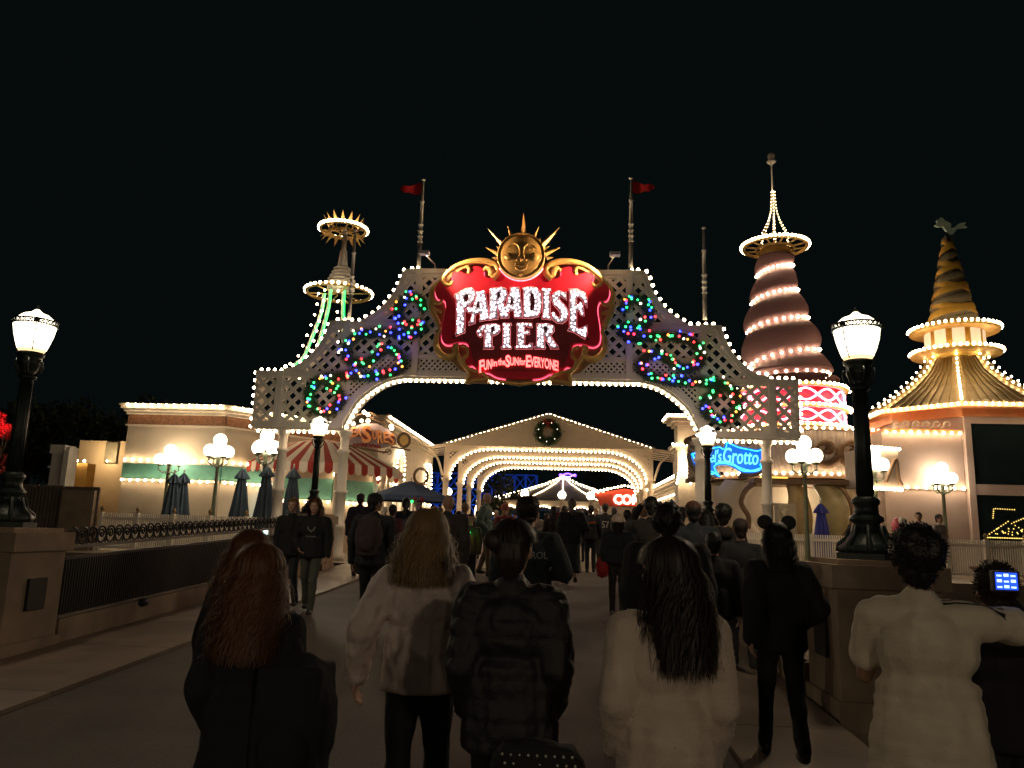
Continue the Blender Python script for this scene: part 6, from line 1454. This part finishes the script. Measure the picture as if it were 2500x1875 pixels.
    if hs != 'bald':
        # keep the face clear
        def cut(c, n):
            if hs in ('curly', 'afro'): return wrinkle(c, n, .030*s, 20, NP)
            d = np.array([noise.noise(Vector((math.atan2(p[0], p[1]+.02)*5+NP, p[2]*7, 3)))*.6+noise.noise(Vector((math.atan2(p[0], p[1]+.02)*12, p[2]*9+NP, 7)))*.4 for p in c]); c = c+n*(d*(.034 if hs == 'long' else .016)*s)[:, None]; return c
        co, fc, no = remesh(Hh, .010 if fine else .014, 2, cut)
        kp = ~((co[:, 1] > .055*s) & (co[:, 2] < .05*s) & (np.abs(co[:, 0]) < .2)); kp &= ~((co[:, 1] > .02*s) & (co[:, 2] < -.03*s))
        idx = np.cumsum(kp)-1; fc2 = [tuple(int(idx[i]) for i in f_) for f_ in fc if all(kp[i] for i in f_)]; co = co[kp]; no = no[kp]
        hv = [HP(c) for c in co]; ho = mk('hair', hv, fc2, hm)
        S_ = MB(); ns = (3600 if hs == 'long' else 2600) if fine else (300 if Y < 12 else 0)
        if hs in ('curly', 'afro', 'short'):
            for _ in range(ns):
                i = rnd.randrange(len(co)); c = Vector(co[i]); n_ = Vector(no[i]); l = (.015 if hs != 'short' else .010)*rnd.uniform(.3, 1.2); a_ = Vector((rnd.gauss(0, 1), rnd.gauss(0, 1), rnd.gauss(0, 1))).normalized()
                w_ = n_.cross(a_).normalized()*.0016; m_ = c+(n_*.8+a_*.7)*l*.6; e_ = m_+(n_*.2-a_*.5+Vector((0, 0, -.3)))*l*.5
                S_.add([HP(c-w_), HP(c+w_), HP(m_+w_), HP(m_-w_), HP(e_)], [(0, 1, 2, 3), (3, 2, 4)])
        else:
            for _ in range(ns):
                ph = rnd.uniform(math.pi*.22, math.pi*1.78); sx_, cy_ = math.sin(ph), -(-math.cos(ph)); lx = -math.sin(ph)
                e0 = rnd.uniform(.2, 1.45); pts_ = []; wv = rnd.uniform(0, 6); fr_ = rnd.uniform(.0, .022)*(1 if rnd.random() < .85 else 2.2); of_ = rnd.gauss(.004, .009); ln = (L*rnd.uniform(.55, 1.08)) if hs == 'long' else rnd.uniform(.0, .05)
                for j in range(5):
                    a_ = e0+(1.57-e0)*j/4 if e0 < 1.57 else e0; pts_.append(Vector(((.094+of_)*s*math.sin(a_)*math.sin(ph), (-.012+0)*s+(.110+of_)*s*math.sin(a_)*math.cos(ph), .022*s+(.108+of_*.6)*s*math.cos(a_))))
                m_ = 7
                for j in range(1, m_+1):
                    u = j/m_; b_ = pts_[4]; pts_.append(Vector((b_.x*(1+.0*u)+spread*s*u*math.sin(ph)+fr_*math.sin(wv+u*7), b_.y-((.045+thick)*u*s if math.cos(ph) < .3 else .0)+fr_*math.cos(wv+u*6), b_.z-ln*s*u)))
                if math.cos(ph) > .35 or hs != 'long': pts_ = pts_[:5]
                if hs != 'long' and a_ > 1.3: pts_ = pts_[:4]
                wd = .0017; vv = []; 
                for j, p_ in enumerate(pts_):
                    tn = Vector((math.cos(ph), -math.sin(ph), 0))*wd*(1 if j < len(pts_)-1 else .2); vv += [HP(p_-tn), HP(p_+tn)]
                S_.add(vv, [(2*j, 2*j+1, 2*j+3, 2*j+2) for j in range(len(pts_)-1)])
        if S_.v: mk('strands', S_.v, S_.f, hm, ho)
    if hat == 'cap':
        H_ = MB(); H_.ell(V(0, -.005, .045), V(.094, .108, .085), 14, 8); H_.ell(V(0, .11, .03), V(.065, .07, .010)); co, fc, _ = remesh(H_, .01, 2); mk('cap', [HP(c) for c in co], fc, cloth(hatcol))
    if hat == 'beanie':
        H_ = MB(); H_.ell(V(0, -.02, .055), V(.118, .134, .115), 14, 10); H_.ell(V(0, -.015, .0), V(.120, .134, .045)); H_.ell(V(0, -.02, .18), .03*s); co, fc, _ = remesh(H_, .01, 2, lambda c, n: wrinkle(c, n, .01, 30)); mk('knit_hat', [HP(c) for c in co], fc, cloth(hatcol, .95, .6, 60))
    if hat == 'ears':
        H_ = MB(); H_.tube([HP(V(.095*math.cos(a), -.0, .03+.10*math.sin(a))) for a in np.linspace(0, math.pi, 14)], .009*s, 6)
        hb = mk('headband', H_.v, H_.f, cloth(hatcol, .7))
        for sd in (-1, 1): H_ = MB(); H_.ell(V(0, 0, 0), V(.062, .018, .058), 16, 10); e_ = MB(); e_.v = [HP(Vector(v)+Vector(V(sd*.092, -.005, .140))) for v in H_.v]; mk('ear_pad', e_.v, H_.f, cloth(hatcol, .7), hb)
    if inner:   # shirt hem showing under the jacket
        I_ = MB(); I_.ell(V(0, 0, hem), V(.172*k_, .13, .06)); co, fc, _ = remesh(I_, .014, 2); mk('shirt_hem', co, fc, cloth(inner))
    return dict(root=t, s=s, top=tp, x=q.x, y=Y, g=g, face=R(face))
def on_cloth(pr, txt, x0, x1, z0, z1, m, back=True, name='lettering', poly=None):
    me = pr['top'].data; bv = BVHTree.FromPolygons([v.co for v in me.vertices], [tuple(p.vertices) for p in me.polygons]); s = pr['s']
    if poly is None: v, f = textmesh(txt, 1, offset=.02)
    else: v, f = poly
    xs = [p[0] for p in v]; ys = [p[1] for p in v]; out = []
    for p in v:
        u = (p[0]-min(xs))/(max(xs)-min(xs)); w_ = (p[1]-min(ys))/(max(ys)-min(ys)); X_ = (x0+u*(x1-x0))*s; Z_ = (z0+w_*(z1-z0))*s
        if not back: X_ = -X_
        hit = bv.ray_cast(Vector((X_, -.6 if back else .6, Z_)), Vector((0, 1 if back else -1, 0)))
        y_ = hit[0].y+(-.006 if back else .006) if hit[0] else (-.14 if back else .14); out.append((X_, y_, Z_))
    me2 = bpy.data.meshes.new(name); me2.from_pydata(out, [], f); me2.materials.append(m); o = bpy.data.objects.new(name, me2); COL.objects.link(o); o.parent = pr['top']
def worldpt(pr, v):
    a = pr['face']; x, y, z = [c*pr['s'] for c in v]; return (pr['x']+x*math.cos(a)-y*math.sin(a), pr['y']+x*math.sin(a)+y*math.cos(a), pr['g']+z)
def bag(pr, c, r, label, name, cat, m, strap=None, quilted=0, studs=0):
    s = pr['s']; w_ = worldpt(pr, c); t = thing(name, w_, label, cat); t.rotation_euler.z = pr['face']; WP[t.name] = Vector((0, 0, 0))
    b = MB(); b.ell((0, 0, 0), r, 16, 10); b.box((-r[0]*.75, -r[1]*.75, -r[2]*.85), (r[0]*.75, r[1]*.75, r[2]*.8)); co, fc, no = remesh(b, .012, 4, lambda c_, n: wrinkle(c_, n, .012, 14)); bb = MB(); bb.v = [tuple(c_) for c_ in co]; bb.f = fc; bb.sm = [True]*len(fc); bb.mi = [0]*len(fc); bb.build('sack', m, t)
    b = MB(); b.ell((0, -r[1]*.8, -r[2]*.3), (r[0]*.6, r[1]*.35, r[2]*.4)); b.build('pocket', m, t)
    if strap:
        b = MB()
        for st_ in strap: b.tube(catmull([Vector(p)*s-Vector(c)*s for p in st_], 5), .016, 5, flat=.4)
        b.build('strap', m, t)
    if studs:
        b = MB()
        for i in range(9):
            for j in range(5): b.ell((-r[0]*.7+i*r[0]*.175+(j % 2)*.01, -r[1]*.80, -r[2]*.6+j*r[2]*.28), .005, 6, 4)
        b.build('stud_pattern', M['pole'], t)
    return t
straps = [[(-.12, .02, 1.47), (-.13, .12, 1.38), (-.14, .12, 1.2), (-.13, -.05, 1.1)], [(.12, .02, 1.47), (.13, .12, 1.38), (.14, .12, 1.2), (.13, -.05, 1.1)]]
BLK = (.010, .010, .012)
# ---- nearest row
p1b = person(618, 1302, 3.7, 'person with dark reddish hair half hidden behind the auburn-haired one at left', hair='auburn', hs='long', L=.36, near=1, top=(.012, .011, .012), head=(-30, -5), spread=.03)
p1 = person(640, 1338, 2.85, 'person with long loose auburn hair in a bulky black coat, nearest at left', hair='auburn', hs='long', L=.38, near=1, top=BLK, bot=(.02, .025, .035), thick=.035, hem=.70, arms=('close', 'close'), spread=.045, wide=.92, head=(-12, 0))
bag(p1, (.24, -.08, 1.04), (.15, .12, .24), 'bulging black shoulder bag hanging behind the auburn-haired person', 'shoulder_bag', 'bag', cloth(BLK), strap=[[(.14, 0, 1.46), (.24, -.08, 1.35), (.30, -.12, 1.2)]])
p2 = person(1045, 1250, 3.6, 'blonde person in a cream padded jacket and dark jeans walking away', hair='blonde', hs='long', L=.27, near=1, top=(.62, .51, .47), bot=(.014, .016, .022), thick=.045, hem=.88, arms=('wide', 'wide'), puff=.22, spread=.05, wide=1.0, stride=.3, collar=.02)
p3 = person(1255, 1277, 3.1, 'person with a dark side bun in a black quilted jacket, nearest in the middle', hair='brown', hs='bun', near=1, top=(.011, .011, .013), bot=BLK, thick=.045, hem=.80, arms=('close', 'close'), puff=.35, wide=.98, head=(-12, 0), collar=.01)
bag(p3, (.14, -.26, .80), (.17, .06, .10), 'black studded handbag at the hip of the person with the bun', 'handbag', 'bag', cloth((.012, .012, .013)), studs=1)
p4 = person(1628, 1322, 2.75, 'person with long dark wavy hair in a fluffy pale coat, head turned left', hair='brown', hs='long', L=.40, near=1, top=(.60, .50, .42), bot=(.02, .02, .02), thick=.035, hem=.62, arms=('close', 'close'), fur=12000, spread=.05, head=(48, 0), wide=.95, collar=-.02)
p5 = person(1897, 1283, 5.3, 'person in black wearing a headband with two round ears, walking beside the right railing', hair='black', hs='long', L=.25, near=1, top=BLK, bot=(.010, .011, .013), thick=.045, hem=.82, arms=('swingb', 'pocket'), hat='ears', hatcol=(.02, .02, .022), stride=.42, wide=1.0)
p6 = person(2236, 1296, 2.95, 'curly-haired man in a cream t-shirt with one arm held out, right foreground', hair='black', hs='curly', near=1, top=(.60, .53, .42), bot=(.02, .02, .02), thick=.035, hem=.66, arms=('phone', 'out'), sleeve=0, face=-14, head=(-8, 0), skin='mid', wide=1.08)
p7 = person(2425, 1385, 3.4, 'person with dark curly hair at the right edge holding up a small screen', hair='brown', hs='curly', near=1, top=(.014, .013, .018), arms=('phone', 'up'), wide=1.05, face=-8)
bv = BVHTree.FromPolygons([v.co for v in p6['top'].data.vertices], [tuple(p.vertices) for p in p6['top'].data.polygons]); b = MB()
for y0_ in (-.055, -.030, -.005):
    v = []
    for k in range(11):
        x_ = .075+.023*k
        for dy in (0, .011):
            h_ = bv.ray_cast(Vector((x_*p6['s'], (y0_+dy+.13*(x_-.07))*p6['s'], 2.2)), Vector((0, 0, -1))); z_ = h_[0].z if h_[0] else 1.4; v.append((x_*p6['s'], (y0_+dy+.13*(x_-.07))*p6['s'], z_+.003))
    b.add(v, [(2*k, 2*k+1, 2*k+3, 2*k+2) for k in range(10)])
me = bpy.data.meshes.new('shoulder_stripes'); me.from_pydata(b.v, [], b.f); me.materials.append(cloth((.02, .018, .016))); o = bpy.data.objects.new('shoulder_stripes', me); COL.objects.link(o); o.parent = p6['top']
q = P(2457, 1419, 3.0); t = thing('compact_camera', q, 'small camera with a glowing blue screen held up at the right edge', 'camera'); t.rotation_euler.z = R(-6)
b = MB(); b.box((q.x-.045, q.y, q.z-.036), (q.x+.045, q.y+.025, q.z+.036)); b.build('case', M['black'], t); b = MB(); b.box((q.x-.036, q.y-.002, q.z-.030), (q.x+.036, q.y-.0005, q.z+.030)); b.build('display', M['screen'], t)
b = MB()
for i in range(3):
    for j in range(3): b.box((q.x-.032+i*.023, q.y-.0035, q.z-.024+j*.02), (q.x-.016+i*.023, q.y-.0022, q.z-.018+j*.02+.004*((i+j) % 2)))
b.build('screen_icons', M['screenl'], t)
# ---- middle distance
person(1293, 1218, 6.2, 'tall man with thick curly hair and pale lettering across his dark jacket', hair='brown', hs='curly', near=1, top=(.014, .020, .024), thick=.04, hem=.84, wide=1.15, arms=('down', 'bent'), head=(-18, 0))
on_cloth(dict(root=None, s=1.62/1.77, top=bpy.data.objects[[o.name for o in COL.objects if o.name.startswith('jacket')][-1]]), 'PATROL', -.10, .17, 1.27, 1.33, cloth((.25, .27, .28)))
p21 = person(1628, 1237, 5.5, 'big man with round dark hair standing directly beyond the fluffy coat', hair='black', hs='afro', near=1, top=(.014, .013, .014), thick=.05, wide=1.35, hem=.8)
person(1590, 1213, 9.5, 'man raising a phone with both hands above the crowd right of centre', hair='black', hs='short', top=(.035, .03, .028), arms=('up', 'up'), wide=1.1)
person(1692, 1225, 8.2, 'man in a cap with reddish trim in front of the right lantern foot', hair='black', hs='short', hat='cap', hatcol=(.10, .04, .025), top=(.02, .025, .035), thick=.04, wide=1.25, h=None)
person(1662, 1238, 10.5, 'person with short hair between the cap wearer and the man raising a phone', hair='brown', hs='short', top=(.03, .025, .02))
person(1722, 1262, 9.0, 'person in dark clothes just right of the cap wearer', hair='black', hs='long', L=.2, top=(.015, .015, .02), h=1.5)
person(1765, 1256, 8.5, 'person leaning toward the right railing in a dark hooded top', hair='black', hs='curly', top=(.022, .018, .018), hood=1, h=1.58, wide=1.15)
person(1808, 1290, 8.0, 'short person in a brown cap just left of the round-eared headband', hair='brown', hs='short', hat='cap', hatcol=(.05, .03, .03), top=(.02, .02, .024), h=1.45, wide=1.1)
person(1742, 1330, 6.8, 'dark-jacketed person hidden behind the long-haired one in the fluffy coat', hair='black', hs='short', top=(.012, .012, .014), h=1.35, wide=1.2)
p18 = person(1508, 1262, 11.7, 'person in a cream knit hat, dark jacket over a white shirt hem, walking away', hair='brown', hs='long', L=.16, hat='beanie', hatcol=(.85, .66, .54), top=(.014, .017, .022), bot=(.025, .018, .014), inner=(.45, .40, .34), hem=.93, thick=.05, arms=('down', 'bent'), near=1, wide=1.15, shoes=(.25, .22, .2), stride=.12)
bag(p18, (-.27, 0, .86), (.10, .06, .16), 'red tote bag hanging beside the person in the knit hat', 'tote_bag', 'bag', cloth((.30, .015, .012)))
p12 = person(1096, 1207, 10.3, 'tall man with a shaved head in a dark brown coat behind the blonde person', hs='bald', hair='brown', skin='mid', top=(.035, .028, .026), bot=(.025, .02, .018), thick=.045, hem=.75, wide=1.2, near=1, arms=('down', 'down'))
p10 = person(917, 1205, 9.4, 'bearded man in a dark cap wearing a backpack, left of the blonde person', hair='black', hs='short', hat='cap', hatcol=(.012, .012, .012), top=(.018, .02, .024), bot=(.012, .012, .014), thick=.035, wide=1.15, near=1, head=(-35, 0), skin='mid')
bag(p10, (0, -.22, 1.22), (.17, .11, .26), 'plum brown backpack on the man in the dark cap', 'backpack', 'backpack', cloth((.05, .032, .036)), strap=straps)
# couple walking toward the camera
p8 = person(718, 1216, 11.0, 'short-haired person in a black jacket walking toward the camera at left', face=176, hair='dkblonde', hs='short', top=(.014, .014, .016), bot=(.03, .035, .04), short=0, arms=('down', 'down'), near=1, thick=.035, stride=.3, skin='light', inner=None)
p9 = person(771, 1218, 10.8, 'long-haired person in a black sweatshirt with a winged emblem walking toward the camera', face=184, hair='auburn', hs='long', L=.26, top=(.010, .011, .013), bot=(.085, .09, .075), arms=('down', 'pocket'), near=1, thick=.04, stride=.38, wide=1.12)
wing = [(0, -.5), (.18, -.42), (.1, -.2), (.25, -.3), (.42, -.1), (.62, .2), (.75, .6), (.8, .75), (1, .6), (1.0, .3), (.85, -.1), (.55, -.5), (.3, -.62), (.12, -.85), (0, -1)]
wf = wing+[(-x, y) for x, y in wing[::-1][1:-1]]; tb = MB(); plate(tb, [wf], 0, .001)
on_cloth(p9, '', -.065, .065, 1.24, 1.34, cloth((.40, .40, .38)), back=False, name='winged_emblem', poly=([(v[0], v[2]) for v in tb.v], tb.f))
on_cloth(p9, 'ACADEMY', -.085, .085, 1.17, 1.19, cloth((.22, .22, .22)), back=False, name='chest_lettering')
# ---- farther crowd
far = 'people in the crowd under the arch'
p13 = person(1188, 1203, 16.8, 'bald man in a grey-green jersey standing turned to the right, head above the crowd', face=-100, hs='bald', hair='brown', top=(.12, .17, .145), bot=(.14, .10, .06), thick=.04, wide=1.2, arms=('down', 'pocket'), skin='light', group=None)
person(880, 1227, 15.5, 'person in a purple-black jacket and beanie near the end of the left railing', hair='brown', hs='short', hat='cap', hatcol=(.04, .03, .04), top=(.035, .028, .05), bot=(.04, .016, .02), h=1.62, thick=.04)
person(960, 1232, 13.5, 'person in a dark red hooded top left of the shaved-headed man', hair='brown', hs='short', top=(.10, .03, .04), hood=1)
person(992, 1229, 14.5, 'person in navy with a dark ponytail under the blue umbrella', hair='black', hs='pony', top=(.012, .016, .03), wide=1.25, thick=.05, h=1.6)
pz = person(1021, 1228, 17.0, 'person in a hat with a necklace of coloured lights facing the camera', face=175, hair='brown', hs='long', L=.15, hat='ears', hatcol=(.3, .03, .03), top=(.05, .04, .05), skin='mid', h=1.55)
WP[pz['root'].name] = Vector((0, 0, 0))
for k, cn_ in enumerate(('xg', 'xo', 'xr', 'xb', 'xg', 'xb')):
    a = math.pi*(k+.5)/6; link('necklace_bulb', bulbmesh(.028, M[cn_]), pz['root'], loc=(.11*math.cos(a), .17, 1.28-.16*math.sin(a)))
link('hat_bulb', bulbmesh(.035, M['xg']), pz['root'], loc=(.13, .05, 1.52))
person(1062, 1245, 15.5, 'small dark-haired person right of the light-necklace wearer', hair='dkblonde', hs='short', top=(.05, .04, .04), h=1.45)
person(1136, 1228, 15.8, 'young person with sandy hair right of the shaved-headed man', hair='dkblonde', hs='short', top=(.03, .022, .02))
person(1121, 1245, 13.2, 'short brown-haired person close behind the shaved-headed man', hair='brown', hs='short', top=(.05, .035, .025), h=1.4)
pg2 = person(1150, 1262, 13.8, 'child in olive with glowing green and yellow bulbs on the chest', face=170, hair='brown', hs='short', top=(.07, .06, .035), h=1.35)
for z_, cn_ in ((1.03, 'xg'), (.97, 'xg'), (.90, 'xo')): link('toy_light', bulbmesh(.038, M[cn_]), pg2['root'], loc=(-.02, .18, z_))
person(1233, 1246, 17.2, 'person in a muted red coat facing the camera behind the bun', face=178, hair='auburn', hs='long', L=.12, hat='beanie', hatcol=(.30, .10, .08), top=(.20, .035, .035), h=1.5, thick=.04)
person(1352, 1240, 17.0, 'person with long dark hair right of the curly-haired man, small in the distance', hair='brown', hs='long', L=.2, top=(.05, .035, .03), h=1.5)
p15 = person(1397, 1217, 15.8, 'tall person with a ponytail and a long dark skirt, centre of the walkway', hair='brown', hs='pony', top=(.018, .020, .024), bot=(.025, .03, .036), skirt=.28, thick=.04, arms=('down', 'bent'), wide=1.15)
person(1378, 1240, 17.5, 'person with a small red rucksack beside the long-skirted one', hair='brown', hs='short', top=(.16, .18, .12), h=1.52)
bag(dict(s=1, x=P(1369, 1280, 17.1).x, y=17.1, g=GZ, face=0), (0, 0, 1.16), (.14, .08, .17), 'small bright red rucksack beside the long skirt', 'rucksack', 'backpack', cloth((.40, .02, .03)))
p16 = person(1443, 1237, 18.6, 'person in a black shirt with orange lettering across the back', hair='brown', hs='short', skin='mid', top=(.012, .012, .013), bot=(.012, .014, .018), h=1.55, wide=1.15, stride=.1, near=0)
on_cloth(p16, 'GIANTS', -.12, .12, 1.27, 1.33, cloth((.55, .12, .03)))
p17 = person(1478, 1231, 19.5, 'person in a dark jersey numbered 57 beside the orange-lettered shirt', hair='brown', hs='short', top=(.02, .02, .026), h=1.62, wide=1.2, skin='light')
on_cloth(p17, '57', -.10, .10, 1.12, 1.30, cloth((.45, .42, .38)))
cr = [(1532, 1245, 14), (1552, 1243, 16), (1568, 1236, 13), (1608, 1228, 15), (1640, 1232, 17), (1500, 1240, 22), (1455, 1245, 24), (1420, 1246, 25), (1335, 1250, 23), (1310, 1247, 21), (1258, 1247, 24), (1212, 1250, 22), (1165, 1250, 24), (1075, 1248, 21), (1048, 1250, 24), (940, 1250, 22), (1575, 1250, 20), (1540, 1252, 24)]
tops = [((.03, .025, .03), 'charcoal'), ((.10, .07, .05), 'brown'), ((.05, .06, .09), 'navy'), ((.16, .13, .11), 'grey'), ((.09, .02, .02), 'maroon'), ((.03, .05, .035), 'dark green')]
near_to = ['just right of the knit hat', 'behind the knit hat wearer', 'left of the man raising a phone', 'right of the man raising a phone', 'left of the right lantern foot', 'beyond the jersey numbered 57', 'beyond the orange-lettered shirt', 'right of the long skirt, far off', 'left of the long skirt, far off', 'behind the curly-haired man in the jacket', 'below the left single-globe lamp', 'right of the grey-green jersey', 'left of the grey-green jersey', 'behind the blonde person, far off', 'under the right edge of the blue umbrella', 'under the left edge of the blue umbrella', 'under the right columns of the hall', 'under the red CORN sign']
for k, (px_, py_, Y) in enumerate(cr):
    col, cn_ = tops[k % 6]; hh = None; q = P(px_, py_, Y); hh = min(1.78, max(1.45, q.z-gz(Y)))
    person(px_, py_, Y, 'small distant person in %s, %s' % (cn_, near_to[k]), hair=('brown', 'black', 'dkblonde', 'grey')[k % 4], hs=('short', 'long', 'short', 'pony')[k % 4], L=.2, top=col, h=hh, face=(0, 180, 20, -30, 170)[k % 5], group=far, vox=.02, arms=(('down', 'pocket'), ('swingf', 'swingb'), ('bent', 'down'), ('phone', 'bent'), ('crossed', 'crossed'))[k % 5], stride=(.1, .4, .2, .05)[k % 4], hat=(None, None, 'cap', None, 'beanie', None)[k % 6], hatcol=((.02, .03, .05), (.2, .15, .12))[k % 2], skin=('light', 'mid')[k % 2], wide=1.0+.1*(k % 3))
person(2243, 1266, 21.0, 'person with short dark hair beyond the right railing, left of the globe lamp', face=150, hair='black', hs='short', top=(.12, .08, .08), h=1.68)
person(2292, 1270, 21.3, 'person in a pale top beyond the right railing, right of the globe lamp', face=-150, hair='black', hs='short', top=(.55, .47, .45), h=1.66)
q = P(2193, 1283, 20); t = thing('balloon', (q.x, 20, q.z-.15), 'small pink and white balloon beyond the right railing', 'balloon'); b = MB(); b.ell((q.x, 20, q.z), (.17, .17, .2)); b.tube([(q.x, 20, q.z-.2), (q.x-.05, 20, q.z-.5)], .008, 4); b.ell((q.x, 20, q.z-.2), .03); b.build('skin', mat('balloon_pink', (.60, .12, .16), .3), t)
b = MB(); b.ell((q.x+.06, 19.9, q.z+.08), (.12, .11, .12)); b.build('white_patch', M['pole'], t)
